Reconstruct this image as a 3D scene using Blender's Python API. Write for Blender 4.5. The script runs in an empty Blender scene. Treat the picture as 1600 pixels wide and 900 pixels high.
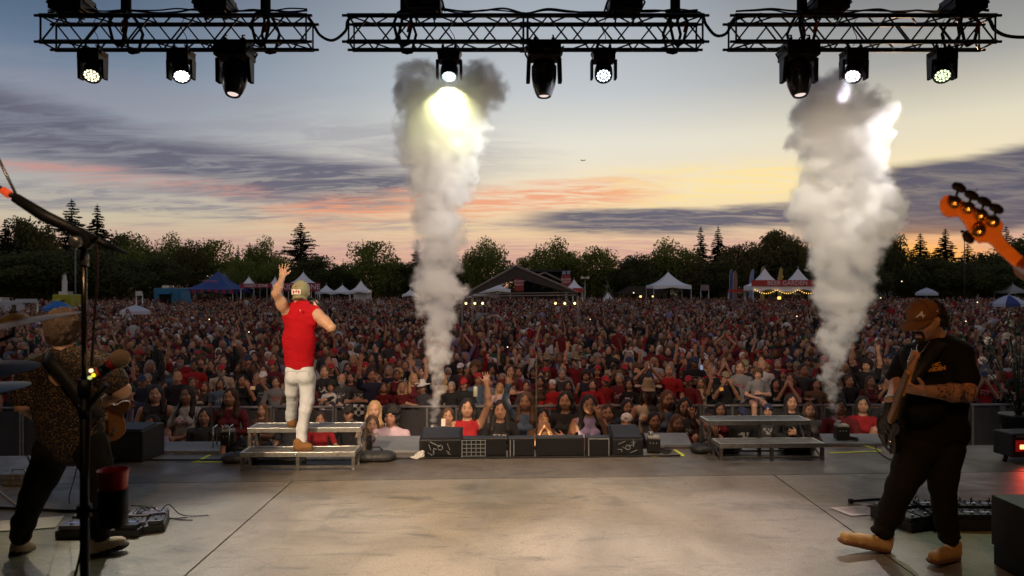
import bpy, math, random, time
import numpy as np
from mathutils import Vector, Matrix, Euler
T0 = time.time()
sc = bpy.context.scene
COL = sc.collection
PI = math.pi
rnd = random.Random(7)

# ------------------------------------------------------------ camera
F = 1067.0
CAMZ = 1.9
GZ = -1.55            # the field lies below the stage deck
def rise(y): return .45*min(1, max(0, (y-36)/80))**1.2   # and climbs gently toward the trees
cam_d = bpy.data.cameras.new('camera'); cam = bpy.data.objects.new('camera', cam_d); COL.objects.link(cam)
cam.location = (0, 0, CAMZ); cam.rotation_euler = (PI/2, 0, 0)
cam_d.sensor_width = 36; cam_d.lens = 36*F/1600; cam_d.clip_start = 0.05; cam_d.clip_end = 4000
cam_d.dof.use_dof = True; cam_d.dof.focus_distance = 7.6; cam_d.dof.aperture_fstop = 2.8
sc.camera = cam
sc.view_settings.view_transform = 'Standard'; sc.view_settings.look = 'None'
sc.view_settings.exposure = 0; sc.view_settings.gamma = 1
sc.render.engine = 'CYCLES'
sc.cycles.use_denoising = True
sc.cycles.max_bounces = 12; sc.cycles.volume_bounces = 10
sc.cycles.volume_step_rate = 1.0; sc.cycles.volume_preview_step_rate = 1.0
sc.cycles.sample_clamp_indirect = 4.0

def P(px, py, d):
    "point that the photograph shows at pixel px,py, at depth d metres"
    return Vector(((px-800)/F*d, d, CAMZ-(py-450)/F*d))
def GD(py, z=0.0):
    return (CAMZ-z)*F/(py-450)
def lin(r, g=None, b=None):
    if g is None: r, g, b = r
    f = lambda c: (c/255/12.92 if c/255 <= .04045 else ((c/255+.055)/1.055)**2.4)
    return (f(r), f(g), f(b), 1.0)

# ------------------------------------------------------------ world
W = bpy.data.worlds.new('World'); sc.world = W; W.use_nodes = True
nt = W.node_tree; nt.nodes.clear()
def N(t, tp, **kw):
    n = t.nodes.new(tp)
    for k, v in kw.items():
        if k == 'inp':
            for kk, vv in v.items(): n.inputs[kk].default_value = vv
        else: setattr(n, k, v)
    return n
def math_n(t, op, a, b=None, c=None, clamp=False):
    n = t.nodes.new('ShaderNodeMath'); n.operation = op; n.use_clamp = clamp
    for i, v in enumerate((a, b, c)):
        if v is None: continue
        if isinstance(v, (int, float)): n.inputs[i].default_value = v
        else: t.links.new(v, n.inputs[i])
    return n.outputs[0]
def mixc(t, f, a, b, mode='MIX'):
    n = t.nodes.new('ShaderNodeMix'); n.data_type = 'RGBA'; n.blend_type = mode
    for k, v in ((0, f), (6, a), (7, b)):
        if isinstance(v, (int, float)): n.inputs[k].default_value = v
        elif isinstance(v, tuple): n.inputs[k].default_value = v
        else: t.links.new(v, n.inputs[k])
    return n.outputs[2]
def ramp(t, f, stops, mode='LINEAR'):
    n = t.nodes.new('ShaderNodeValToRGB'); cr = n.color_ramp; cr.interpolation = mode
    while len(cr.elements) < len(stops): cr.elements.new(0.5)
    for e, (p, c) in zip(cr.elements, stops):
        e.position = p; e.color = c if isinstance(c, tuple) else (c, c, c, 1)
    if f is not None: t.links.new(f, n.inputs[0])
    return n.outputs[0]
def window(t, x, lo, hi, soft):
    a = N(t, 'ShaderNodeMapRange', interpolation_type='SMOOTHSTEP'); t.links.new(x, a.inputs[0])
    a.inputs[1].default_value = lo-soft; a.inputs[2].default_value = lo+soft
    b = N(t, 'ShaderNodeMapRange', interpolation_type='SMOOTHSTEP'); t.links.new(x, b.inputs[0])
    b.inputs[1].default_value = hi-soft; b.inputs[2].default_value = hi+soft
    b.inputs[3].default_value = 1; b.inputs[4].default_value = 0
    return math_n(t, 'MULTIPLY', a.outputs[0], b.outputs[0])
tc = N(nt, 'ShaderNodeTexCoord')
sx = N(nt, 'ShaderNodeSeparateXYZ'); nt.links.new(tc.outputs['Generated'], sx.inputs[0])
X, Y, Z = sx.outputs
el = math_n(nt, 'MULTIPLY', math_n(nt, 'ARCSINE', Z), 180/PI)           # elevation in degrees
az = math_n(nt, 'MULTIPLY', math_n(nt, 'ARCTAN2', X, Y), 180/PI)        # azimuth in degrees, sunset at about 30
def elramp(stops):
    f = math_n(nt, 'DIVIDE', el, 90, clamp=True)
    f = math_n(nt, 'POWER', f, 0.5)
    return ramp(nt, f, [((max(e, 0)/90)**.5, lin(*c)) for e, c in stops], 'EASE' if False else 'LINEAR')
left = elramp([(0, (188, 144, 126)), (2.5, (208, 172, 148)), (5.2, (200, 188, 164)), (8, (172, 170, 168)), (12, (138, 150, 166)), (16, (104, 124, 148)), (22, (66, 86, 112)), (45, (66, 86, 116)), (90, (62, 80, 112))])
cent = elramp([(0, (210, 154, 134)), (2.5, (228, 180, 150)), (5.2, (240, 210, 166)), (8, (244, 226, 194)), (12, (230, 226, 212)), (16, (194, 199, 203)), (22, (164, 172, 182)), (45, (72, 92, 124)), (90, (62, 80, 112))])
right = elramp([(0, (206, 136, 104)), (2.5, (214, 166, 138)), (5.2, (226, 204, 172)), (8, (246, 230, 192)), (12, (226, 218, 194)), (16, (166, 166, 162)), (22, (118, 120, 124)), (45, (74, 90, 116)), (90, (62, 80, 112))])
a1 = N(nt, 'ShaderNodeMapRange', interpolation_type='SMOOTHSTEP'); nt.links.new(az, a1.inputs[0]); a1.inputs[1].default_value = -36; a1.inputs[2].default_value = 2
a2 = N(nt, 'ShaderNodeMapRange', interpolation_type='SMOOTHSTEP'); nt.links.new(az, a2.inputs[0]); a2.inputs[1].default_value = 6; a2.inputs[2].default_value = 32
col = mixc(nt, a1.outputs[0], left, cent)
col = mixc(nt, a2.outputs[0], col, right)
# unseen sky behind the lens, warmed and brightened to light crowd and trees
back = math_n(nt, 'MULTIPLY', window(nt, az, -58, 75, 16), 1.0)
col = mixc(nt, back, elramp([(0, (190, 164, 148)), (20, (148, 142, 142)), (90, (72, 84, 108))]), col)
# the cloud plane: directions projected on a flat layer high above
den = math_n(nt, 'ADD', Z, 0.10)
cx = math_n(nt, 'DIVIDE', X, den); cy = math_n(nt, 'DIVIDE', Y, den)
cv = N(nt, 'ShaderNodeCombineXYZ'); nt.links.new(cx, cv.inputs[0]); nt.links.new(cy, cv.inputs[1])
def cloud(scale, sx_, sy_, off, lo, hi, detail=7, rough=.58, dist=.4, rot=0.0):
    m = N(nt, 'ShaderNodeMapping'); nt.links.new(cv.outputs[0], m.inputs[0])
    m.inputs['Location'].default_value = off; m.inputs['Scale'].default_value = (sx_, sy_, 1); m.inputs['Rotation'].default_value = (0, 0, rot)
    n = N(nt, 'ShaderNodeTexNoise'); nt.links.new(m.outputs[0], n.inputs['Vector'])
    n.inputs['Scale'].default_value = scale; n.inputs['Detail'].default_value = detail; n.inputs['Roughness'].default_value = rough; n.inputs['Distortion'].default_value = dist
    r = N(nt, 'ShaderNodeMapRange', interpolation_type='SMOOTHSTEP'); nt.links.new(n.outputs[0], r.inputs[0]); r.inputs[1].default_value = lo; r.inputs[2].default_value = hi
    return r.outputs[0]
def nz_(scale, sx_, sy_, off, detail=6, rough=.58, dist=.3, rot=0.0):
    m = N(nt, 'ShaderNodeMapping'); nt.links.new(cv.outputs[0], m.inputs[0])
    m.inputs['Location'].default_value = off; m.inputs['Scale'].default_value = (sx_, sy_, 1); m.inputs['Rotation'].default_value = (0, 0, rot)
    n = N(nt, 'ShaderNodeTexNoise'); nt.links.new(m.outputs[0], n.inputs['Vector'])
    n.inputs['Scale'].default_value = scale; n.inputs['Detail'].default_value = detail; n.inputs['Roughness'].default_value = rough; n.inputs['Distortion'].default_value = dist
    return n.outputs[0]
def band(c, az0, az1, e0, e1, es, azs, amp, k, off, slope=0.0, tex=(.40, .62), tmin=.22, scale=1.1, sx_=.5, sy_=1.2, azc=0.0):
    "a cloud bank: az/el extent with a ragged edge and its own texture"
    global col
    n = math_n(nt, 'SUBTRACT', nz_(scale, sx_, sy_, off), .5)
    ee = math_n(nt, 'ADD', el, math_n(nt, 'MULTIPLY', n, amp))
    if slope: ee = math_n(nt, 'SUBTRACT', ee, math_n(nt, 'MULTIPLY', math_n(nt, 'SUBTRACT', az, azc), slope))
    m = math_n(nt, 'MULTIPLY', window(nt, ee, e0, e1, es), window(nt, math_n(nt, 'ADD', az, math_n(nt, 'MULTIPLY', n, amp*3)), az0, az1, azs))
    r = N(nt, 'ShaderNodeMapRange', interpolation_type='SMOOTHSTEP'); nt.links.new(nz_(scale*4.2, sx_, sy_*1.25, (off[1], off[0], 0), 10, .64, .9), r.inputs[0]); r.inputs[1].default_value = tex[0]; r.inputs[2].default_value = tex[1]; r.inputs[3].default_value = tmin
    m = math_n(nt, 'MULTIPLY', math_n(nt, 'MULTIPLY', m, r.outputs[0]), k)
    col = mixc(nt, m, col, lin(*c))
# low rosy haze along the horizon, then mauve sheets to the east, warm streaks, slate banks to the west
band((196, 152, 150), -60, 60, 1.0, 4.2, .9, 10, 2.5, .7, (4, 8, 0))
band((255, 226, 150), 7, 32, 6.4, 9.8, 1.0, 5, 5, .75, (7, 5, 0))
band((150, 148, 160), -48, -2, 9.0, 14.5, 1.8, 7, 8, .55, (3, 5, 0), -.05, (.36, .58), .45, azc=-20)
band((100, 99, 116), -60, -7, 7.9, 11.2, 1.0, 5, 6, .95, (1, 2.2, 0), -.09, (.36, .58), .55, azc=-24)
band((206, 148, 138), -40, -20, 7.3, 8.3, .5, 3, 2.4, .75, (2, 7, 0), -.06, azc=-30)
band((122, 122, 138), -40, -12, 5.3, 7.4, .6, 4, 5, .75, (6, 3, 0), -.04, (.44, .56) if False else 0.0) if False else band((118, 118, 136), -40, -12, 5.4, 7.2, .6, 4, 5, .7, (6, 3, 0))
band((240, 156, 118), -19, 11, 5.9, 7.9, .6, 4, 3.0, .85, (8, 1, 0), .07, azc=-4)
band((150, 132, 142), -16, 6, 4.9, 5.8, .4, 4, 2.4, .6, (9, 4, 0))
band((92, 93, 112), 2, 25, 4.5, 6.5, .4, 3, 2.8, .97, (2.2, 3.1, 0), .01, (.34, .56), .68, azc=12)
band((84, 87, 106), 28, 70, 3.6, 8.9, .5, 1.6, 3.2, .995, (5, .4, 0), .10, (.34, .60), .86, azc=30)
# the sun's glow low in the west
dx = math_n(nt, 'DIVIDE', math_n(nt, 'SUBTRACT', az, 30.0), 5.0); dy = math_n(nt, 'DIVIDE', math_n(nt, 'SUBTRACT', el, 1.6), 1.9)
g = math_n(nt, 'EXPONENT', math_n(nt, 'MULTIPLY', math_n(nt, 'ADD', math_n(nt, 'MULTIPLY', dx, dx), math_n(nt, 'MULTIPLY', dy, dy)), -1.0))
col = mixc(nt, math_n(nt, 'MULTIPLY', g, 1.0), col, (1.25, .55, .05, 1))
col = mixc(nt, math_n(nt, 'MULTIPLY', math_n(nt, 'LESS_THAN', el, 0.0), 1.0), col, lin(60, 56, 58))
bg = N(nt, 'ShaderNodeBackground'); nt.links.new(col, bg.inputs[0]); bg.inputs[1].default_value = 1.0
sky = N(nt, 'ShaderNodeTexSky', sky_type='NISHITA', sun_disc=False, sun_elevation=math.radians(2), sun_rotation=math.radians(30), dust_density=2.0)
bg2 = N(nt, 'ShaderNodeBackground'); nt.links.new(sky.outputs[0], bg2.inputs[0]); bg2.inputs[1].default_value = 0.0015
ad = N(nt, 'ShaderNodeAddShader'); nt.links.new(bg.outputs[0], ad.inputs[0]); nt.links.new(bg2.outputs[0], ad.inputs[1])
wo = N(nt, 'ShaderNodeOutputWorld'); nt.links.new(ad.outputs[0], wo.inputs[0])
W.cycles.sampling_method = 'MANUAL'; W.cycles.sample_map_resolution = 512

# ------------------------------------------------------------ lights
def lamp(name, kind, loc, target, power, color, size=.1, spot=None, blend=.5):
    l = bpy.data.lights.new(name, kind); l.energy = power; l.color = color[:3]
    if kind == 'SUN': l.angle = math.radians(size)
    elif kind == 'SPOT':
        l.shadow_soft_size = size; l.spot_size = math.radians(spot); l.spot_blend = blend
    else: l.shadow_soft_size = size
    o = bpy.data.objects.new(name, l); COL.objects.link(o); o.location = loc
    if target is not None: o.rotation_euler = (Vector(target)-Vector(loc)).to_track_quat('-Z', 'Y').to_euler()
    return o
sa, se = math.radians(30), math.radians(2.0)
sd = Vector((math.sin(sa)*math.cos(se), math.cos(sa)*math.cos(se), math.sin(se)))
lamp('sun', 'SUN', (0, 0, 30), Vector((0, 0, 30))-sd, .8, (1, .55, .25), .5)
# out-of-frame stage lamps: singer key, floor, amber; crowd, plume and side fills are added
lamp('key_lamp', 'SPOT', (-4.4, -1.8, 5.6), (-2.15, 7.3, 1.15), 4600, (1, .74, .48), .12, 15, .6)
lamp('floor_lamp', 'SPOT', (-.1, 1.2, 6.2), (.1, 5.7, 0), 4300, (1, .71, .48), .25, 44, 1.0)
lamp('crowd_wash_lamp', 'SPOT', (0, 8.15, 6.5), (0, 17, -1), 1050, (1, .55, .34), .3, 120, .9)  # unseen spot added to warm the near crowd
lamp('amber_lamp', 'SPOT', (1.2, .2, 4.6), (2.9, 4.7, 1.2), 270, (1, .50, .2), .12, 26, .8)
lamp('added_plume_fill', 'SPOT', (1.5, .5, 6.4), (-.95, 8.0, 2.1), 3600, (1, .80, .62), .15, 22, .8)  # unseen spot added to brighten the smoke near the singer
lamp('added_plume_fill', 'SPOT', (.9, .5, 6.4), (4.1, 8.1, 2.2), 3900, (1, .83, .62), .15, 22, .8)  # second added spot, brightens the smoke by the empty riser
lamp('added_warm_fill', 'SPOT', (-.6, -.6, 5.2), (-2.75, 4.4, 1.2), 420, (1, .66, .38), .12, 34, .8)  # unseen lamp added to lift the dark guitarist and the near stand
lamp('added_amber_fill', 'SPOT', (.6, .6, 1.3), (1.35, 1.7, 2.05), 85, (1, .42, .12), .1, 40, .6)  # unseen amber lamp added close to the lens for the bass headstock
# ------------------------------------------------------------ materials
MATS = {}
def mat(name, color, rough=.6, metal=0.0, var=.0, vscale=8, bump=0.0, bscale=60, spec=.4, emit=None, attr=None, color2=None, sheen=0, stretch=None):
    if name in MATS: return MATS[name]
    m = bpy.data.materials.new(name); m.use_nodes = True; t = m.node_tree
    b = t.nodes['Principled BSDF']; MATS[name] = m
    b.inputs['Base Color'].default_value = color; b.inputs['Roughness'].default_value = rough
    b.inputs['Metallic'].default_value = metal; b.inputs['Specular IOR Level'].default_value = spec
    if sheen: b.inputs['Sheen Weight'].default_value = sheen
    cc = color
    if attr:
        a = N(t, 'ShaderNodeAttribute', attribute_name=attr); cc = a.outputs['Color']
        t.links.new(cc, b.inputs['Base Color'])
    tcn = N(t, 'ShaderNodeTexCoord')
    vec = tcn.outputs['Object']
    if stretch:
        mp = N(t, 'ShaderNodeMapping'); mp.inputs['Scale'].default_value = stretch; t.links.new(vec, mp.inputs[0]); vec = mp.outputs[0]
    if var or color2:
        n = N(t, 'ShaderNodeTexNoise'); n.inputs['Scale'].default_value = vscale; n.inputs['Detail'].default_value = 5; n.inputs['Roughness'].default_value = .6
        t.links.new(vec, n.inputs['Vector'])
        r = N(t, 'ShaderNodeMapRange'); t.links.new(n.outputs[0], r.inputs[0]); r.inputs[1].default_value = .3; r.inputs[2].default_value = .7
        if color2: c = mixc(t, r.outputs[0], cc, color2)
        else:
            hs = N(t, 'ShaderNodeHueSaturation'); 
            if isinstance(cc, tuple): hs.inputs['Color'].default_value = cc
            else: t.links.new(cc, hs.inputs['Color'])
            r.inputs[3].default_value = 1-var; r.inputs[4].default_value = 1+var
            t.links.new(r.outputs[0], hs.inputs['Value']); c = hs.outputs[0]
        t.links.new(c, b.inputs['Base Color'])
    if bump:
        n = N(t, 'ShaderNodeTexNoise'); n.inputs['Scale'].default_value = bscale; n.inputs['Detail'].default_value = 6
        t.links.new(vec, n.inputs['Vector'])
        bp = N(t, 'ShaderNodeBump'); bp.inputs['Strength'].default_value = bump; bp.inputs['Distance'].default_value = .02
        t.links.new(n.outputs[0], bp.inputs['Height']); t.links.new(bp.outputs[0], b.inputs['Normal'])
    if emit:
        b.inputs['Emission Color'].default_value = emit[0]; b.inputs['Emission Strength'].default_value = emit[1]
    return m
def rgb(r, g, b): return (r, g, b, 1)
BLACK = mat('black paint', rgb(.009, .009, .010), .5, var=.3, vscale=14, bump=.1)
BLACKM = mat('black powder coat', rgb(.014, .013, .015), .42, var=.3, vscale=20, spec=.4)
RUBBER = mat('black rubber', rgb(.012, .012, .012), .7)
STEEL = mat('worn steel', rgb(.36, .35, .33), .38, .85, var=.25, vscale=18, bump=.1)
ALU = mat('brushed aluminium', rgb(.5, .49, .46), .35, .9, var=.2, vscale=20)
CHROME = mat('chrome', rgb(.6, .6, .6), .18, 1)
GOLD = mat('gold hardware', rgb(.75, .5, .15), .28, 1)
WHITE = mat('white vinyl', rgb(.80, .81, .86), .55, var=.06, vscale=1.5)

# ------------------------------------------------------------ mesh helpers
def tag(o, label=None, cat=None, group=None, kind=None):
    for k, v in (('label', label), ('category', cat), ('group', group), ('kind', kind)):
        if v: o[k] = v
    return o
def link(name, me, parent=None, mats=None):
    o = bpy.data.objects.new(name, me); COL.objects.link(o)
    if parent is not None: o.parent = parent
    if mats is not None and me is not None:
        for m in (mats if isinstance(mats, (list, tuple)) else [mats]): me.materials.append(m)
    return o
def empty(name, loc=(0, 0, 0), rz=0.0):
    o = bpy.data.objects.new(name, None); COL.objects.link(o); o.location = loc; o.rotation_euler = (0, 0, rz); o.empty_display_size = .1
    return o
def np_mesh(name, v, f, mi=None, smooth=False, colors=None):
    "v (n,3); f (m,k) all faces with k corners"
    v = np.asarray(v, np.float32); f = np.asarray(f, np.int32)
    me = bpy.data.meshes.new(name)
    me.vertices.add(len(v)); me.vertices.foreach_set('co', v.ravel())
    k = f.shape[1]; me.loops.add(len(f)*k); me.loops.foreach_set('vertex_index', f.ravel())
    me.polygons.add(len(f)); me.polygons.foreach_set('loop_start', np.arange(0, len(f)*k, k, dtype=np.int32))
    if mi is not None: me.polygons.foreach_set('material_index', np.asarray(mi, np.int32))
    if smooth: me.polygons.foreach_set('use_smooth', np.ones(len(f), bool))
    me.update(calc_edges=True)
    if colors is not None:
        a = me.attributes.new('tint', 'FLOAT_COLOR', 'FACE'); c = np.ones((len(f), 4), np.float32); c[:, :3] = colors; a.data.foreach_set('color', c.ravel())
    return me
class MB:
    def __init__(s): s.v = []; s.f = []; s.m = []; s.sm = []
    def _add(s, vs, fs, mi=0, smooth=False):
        o = len(s.v); s.v += [tuple(x) for x in vs]
        for f in fs: s.f.append([o+i for i in f]); s.m.append(mi); s.sm.append(smooth)
    def box(s, c, size, rot=None, mi=0, taper=1.0):
        c = Vector(c); hx, hy, hz = size[0]/2, size[1]/2, size[2]/2
        R = Euler(rot).to_matrix() if rot is not None and not isinstance(rot, Matrix) else (rot or Matrix.Identity(3))
        vs = []
        for z in (-1, 1):
            k = taper if z > 0 else 1
            for x, y in ((-1, -1), (1, -1), (1, 1), (-1, 1)): vs.append(c+R @ Vector((x*hx*k, y*hy*k, z*hz)))
        s._add(vs, [(3, 2, 1, 0), (4, 5, 6, 7), (0, 1, 5, 4), (1, 2, 6, 5), (2, 3, 7, 6), (3, 0, 4, 7)], mi); return s
    def tube(s, pts, r, seg=8, mi=0, caps=True, smooth=True):
        pts = [Vector(p) for p in pts]; n = len(pts)
        rs = r if isinstance(r, (list, tuple)) else [r]*n
        o = len(s.v); up = None
        for i, p in enumerate(pts):
            d = (pts[min(i+1, n-1)]-pts[max(i-1, 0)])
            d = d.normalized() if d.length > 1e-9 else Vector((0, 0, 1))
            if up is None: up = d.orthogonal().normalized()
            else:
                up = up-d*up.dot(d); up = up.normalized() if up.length > 1e-6 else d.orthogonal().normalized()
            q = d.cross(up)
            for k in range(seg):
                a = 2*PI*k/seg; s.v.append(tuple(p+(up*math.cos(a)+q*math.sin(a))*rs[i]))
        for i in range(n-1):
            for k in range(seg):
                a = o+i*seg+k; b = o+i*seg+(k+1) % seg
                s.f.append([a, b, b+seg, a+seg]); s.m.append(mi); s.sm.append(smooth)
        if caps:
            s.f.append([o+k for k in range(seg)][::-1]); s.m.append(mi); s.sm.append(False)
            s.f.append([o+(n-1)*seg+k for k in range(seg)]); s.m.append(mi); s.sm.append(False)
        return s
    def lathe(s, prof, origin=(0, 0, 0), axis=(0, 0, 1), seg=24, mi=0, smooth=True, caps=True):
        A = Vector(axis).normalized(); U = A.orthogonal().normalized(); Q = A.cross(U); O = Vector(origin); o = len(s.v)
        for r, h in prof:
            for k in range(seg):
                a = 2*PI*k/seg; s.v.append(tuple(O+A*h+(U*math.cos(a)+Q*math.sin(a))*max(r, 1e-4)))
        for i in range(len(prof)-1):
            for k in range(seg):
                a = o+i*seg+k; b = o+i*seg+(k+1) % seg
                s.f.append([a, b, b+seg, a+seg]); s.m.append(mi); s.sm.append(smooth)
        if caps:
            s.f.append([o+k for k in range(seg)][::-1]); s.m.append(mi); s.sm.append(False)
            e = o+(len(prof)-1)*seg; s.f.append([e+k for k in range(seg)]); s.m.append(mi); s.sm.append(False)
        return s
    def prism(s, pts, vec, mi=0):
        "polygon pts extruded by vec"
        pts = [Vector(p) for p in pts]; n = len(pts); v = Vector(vec); o = len(s.v)
        s.v += [tuple(p) for p in pts]+[tuple(p+v) for p in pts]
        s.f.append([o+i for i in range(n)][::-1]); s.f.append([o+n+i for i in range(n)]); s.m += [mi, mi]; s.sm += [False, False]
        for i in range(n):
            j = (i+1) % n; s.f.append([o+i, o+j, o+n+j, o+n+i]); s.m.append(mi); s.sm.append(False)
        return s
    def quad(s, a, b, c, d, mi=0): s._add([a, b, c, d], [(0, 1, 2, 3)], mi); return s
    def mesh(s, name):
        me = bpy.data.meshes.new(name); me.from_pydata(s.v, [], s.f)
        me.polygons.foreach_set('material_index', s.m); me.polygons.foreach_set('use_smooth', s.sm); me.update()
        return me
    def build(s, name, mats, parent=None, bevel=0.0):
        me = s.mesh(name); o = link(name, me, parent, mats)
        if bevel:
            b = o.modifiers.new('bevel', 'BEVEL'); b.width = bevel; b.segments = 2; b.limit_method = 'ANGLE'
        return o
def sag(a, b, drop, n=14):
    a, b = Vector(a), Vector(b); return [a.lerp(b, i/n)+Vector((0, 0, -drop*4*(i/n)*(1-i/n))) for i in range(n+1)]
def smooth_path(pts, n=6):
    pts = [Vector(p) for p in pts]; q = [pts[0]]+pts+[pts[-1]]; out = []
    for i in range(1, len(q)-2):
        for k in range(n):
            t = k/n; a, b, c, d = q[i-1], q[i], q[i+1], q[i+2]
            out.append(.5*((2*b)+(c-a)*t+(2*a-5*b+4*c-d)*t*t+(-a+3*b-3*c+d)*t**3))
    out.append(pts[-1]); return out
def text(body, loc, size, m, parent=None, rot=(PI/2, 0, 0), ext=.001, shear=0.0, name='lettering', bold=0.0):
    c = bpy.data.curves.new(name, 'FONT'); c.body = body; c.size = size; c.extrude = ext; c.align_x = 'CENTER'; c.align_y = 'CENTER'; c.shear = shear; c.offset = bold; c.resolution_u = 3
    t = bpy.data.objects.new(name, c); COL.objects.link(t); bpy.context.view_layer.update()
    me = bpy.data.meshes.new_from_object(t.evaluated_get(bpy.context.evaluated_depsgraph_get())); bpy.data.objects.remove(t); me.materials.clear()
    o = link(name, me, parent, m); o.location = loc; o.rotation_euler = rot; return o
def copy_tree(o, parent=None):
    c = o.copy(); COL.objects.link(c)
    if parent is not None: c.parent = parent; c.matrix_parent_inverse = o.matrix_parent_inverse.copy()
    for ch in [x for x in KIDS.get(o.name, o.children)]: copy_tree(ch, c)
    return c
KIDS = {}

# ------------------------------------------------------------ implicit bodies (numpy distance fields, meshed by openvdb)
import openvdb
def vnoise(p, scale, seed=0):
    "smooth value noise on points given as x,y,z arrays"
    r = np.random.RandomState(seed).rand(17, 17, 17).astype(np.float32)*2-1
    q = [a*scale for a in p]; i = [np.floor(a).astype(np.int32) for a in q]; f = [(a-b).astype(np.float32) for a, b in zip(q, i)]
    f = [a*a*(3-2*a) for a in f]; i = [a % 16 for a in i]
    out = 0
    for dx in (0, 1):
        for dy in (0, 1):
            for dz in (0, 1):
                w = (f[0] if dx else 1-f[0])*(f[1] if dy else 1-f[1])*(f[2] if dz else 1-f[2])
                out = out+w*r[i[0]+dx, i[1]+dy, i[2]+dz]
    return out
class Body:
    "tapered capsules and ellipsoids joined smoothly; each carries a tag that picks the material of the faces it makes"
    def __init__(s): s.p = []; s.sub = []
    def cap(s, a, b, r1, r2=None, tag=0, k=.03, flat=None):
        s.p.append(('c', np.array(a, np.float32), np.array(b, np.float32), r1, r1 if r2 is None else r2, tag, k, flat)); return s
    def ell(s, c, r, tag=0, k=.03, rot=None):
        R = np.array(Euler(rot).to_matrix(), np.float32) if rot is not None else None
        s.p.append(('e', np.array(c, np.float32), np.array(r, np.float32), R, None, tag, k, None)); return s
    def cut(s, c, r, k=.02): s.sub.append((np.array(c, np.float32), np.array(r, np.float32), k)); return s
    def chain(s, pts, rs, tag=0, k=.03, flat=None):
        for i in range(len(pts)-1): s.cap(pts[i], pts[i+1], rs[i], rs[i+1], tag, k, flat)
        return s
    def mesh(s, name, vox, disp=None, tagfn=None, smooth=True, iters=0):
        lo = np.full(3, 1e9); hi = -lo
        for q in s.p:
            if q[0] == 'c':
                r = max(q[3], q[4]); pts = [q[1]-r, q[1]+r, q[2]-r, q[2]+r]
            else: m = q[2].max(); pts = [q[1]-m, q[1]+m]
            for x in pts: lo = np.minimum(lo, x); hi = np.maximum(hi, x)
        pad = vox*4+.015; lo = lo-pad; hi = hi+pad
        n = np.ceil((hi-lo)/vox).astype(int)+1
        D = np.full(n, 1.0, np.float32); RAW = np.full(n, 1.0, np.float32); TG = np.zeros(n, np.int8)
        ax = [lo[i]+np.arange(n[i], dtype=np.float32)*vox for i in range(3)]
        for q in s.p:
            k = q[6]
            if q[0] == 'c': r = max(q[3], q[4]); a0 = np.minimum(q[1], q[2])-r; b0 = np.maximum(q[1], q[2])+r
            else: m = q[2].max() if q[3] is not None else q[2]; a0 = q[1]-m; b0 = q[1]+m
            mg = k+vox*4
            i0 = np.clip(np.floor((a0-mg-lo)/vox).astype(int), 0, n-1); i1 = np.clip(np.ceil((b0+mg-lo)/vox).astype(int)+1, 1, n)
            sl = tuple(slice(a, b) for a, b in zip(i0, i1))
            x = ax[0][sl[0]][:, None, None]; y = ax[1][sl[1]][None, :, None]; z = ax[2][sl[2]][None, None, :]
            if q[0] == 'c':
                a, b = q[1], q[2]; ab = b-a; L = float(ab@ab)+1e-9
                t = np.clip(((x-a[0])*ab[0]+(y-a[1])*ab[1]+(z-a[2])*ab[2])/L, 0, 1)
                ox = x-a[0]-t*ab[0]; oy = y-a[1]-t*ab[1]; oz = z-a[2]-t*ab[2]
                r = q[3]+(q[4]-q[3])*t
                if q[7] is not None:
                    nx, ny, nz, f = q[7]; c = (ox*nx+oy*ny+oz*nz)*(f-1); ox = ox+nx*c; oy = oy+ny*c; oz = oz+nz*c
                d = np.sqrt(ox*ox+oy*oy+oz*oz)-r
                if q[7] is not None and q[7][3] > 1: d = d/ (1+.35*(q[7][3]-1))
            else:
                dx, dy, dz = x-q[1][0], y-q[1][1], z-q[1][2]
                if q[3] is not None:
                    R = q[3]; dx, dy, dz = (R[0, 0]*dx+R[1, 0]*dy+R[2, 0]*dz), (R[0, 1]*dx+R[1, 1]*dy+R[2, 1]*dz), (R[0, 2]*dx+R[1, 2]*dy+R[2, 2]*dz)
                rx, ry, rz = q[2]
                k0 = np.sqrt((dx/rx)**2+(dy/ry)**2+(dz/rz)**2); k1 = np.sqrt((dx/rx**2)**2+(dy/ry**2)**2+(dz/rz**2)**2)+1e-6
                d = k0*(k0-1)/k1
            d = d.astype(np.float32); cur = D[sl]
            h = np.clip(.5+.5*(cur-d)/k, 0, 1); D[sl] = cur+(d-cur)*h-k*h*(1-h)
            w = d < RAW[sl]; RAW[sl] = np.where(w, d, RAW[sl]); TG[sl] = np.where(w, q[5], TG[sl])
        for c, r, k in s.sub:
            mg = r.max()+k+vox*3; i0 = np.clip(np.floor((c-mg-lo)/vox).astype(int), 0, n-1); i1 = np.clip(np.ceil((c+mg-lo)/vox).astype(int)+1, 1, n)
            sl = tuple(slice(a, b) for a, b in zip(i0, i1))
            x = ax[0][sl[0]][:, None, None]-c[0]; y = ax[1][sl[1]][None, :, None]-c[1]; z = ax[2][sl[2]][None, None, :]-c[2]
            k0 = np.sqrt((x/r[0])**2+(y/r[1])**2+(z/r[2])**2); d = -((k0-1)*r.min()).astype(np.float32); cur = D[sl]
            h = np.clip(.5-.5*(cur-d)/k, 0, 1); D[sl] = cur+(d-cur)*h+k*h*(1-h)
        if disp is not None:
            x, y, z = np.meshgrid(*ax, indexing='ij', sparse=False); near = np.abs(D) < .05
            D[near] += disp(x[near], y[near], z[near], TG[near]).astype(np.float32)
        g = openvdb.FloatGrid(float(D.max())); g.copyFromArray(D); g.gridClass = openvdb.GridClass.LEVEL_SET
        pts, quads = g.convertToQuads(0.0)
        pts = np.asarray(pts, np.float64); quads = np.asarray(quads, np.int32)
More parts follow.
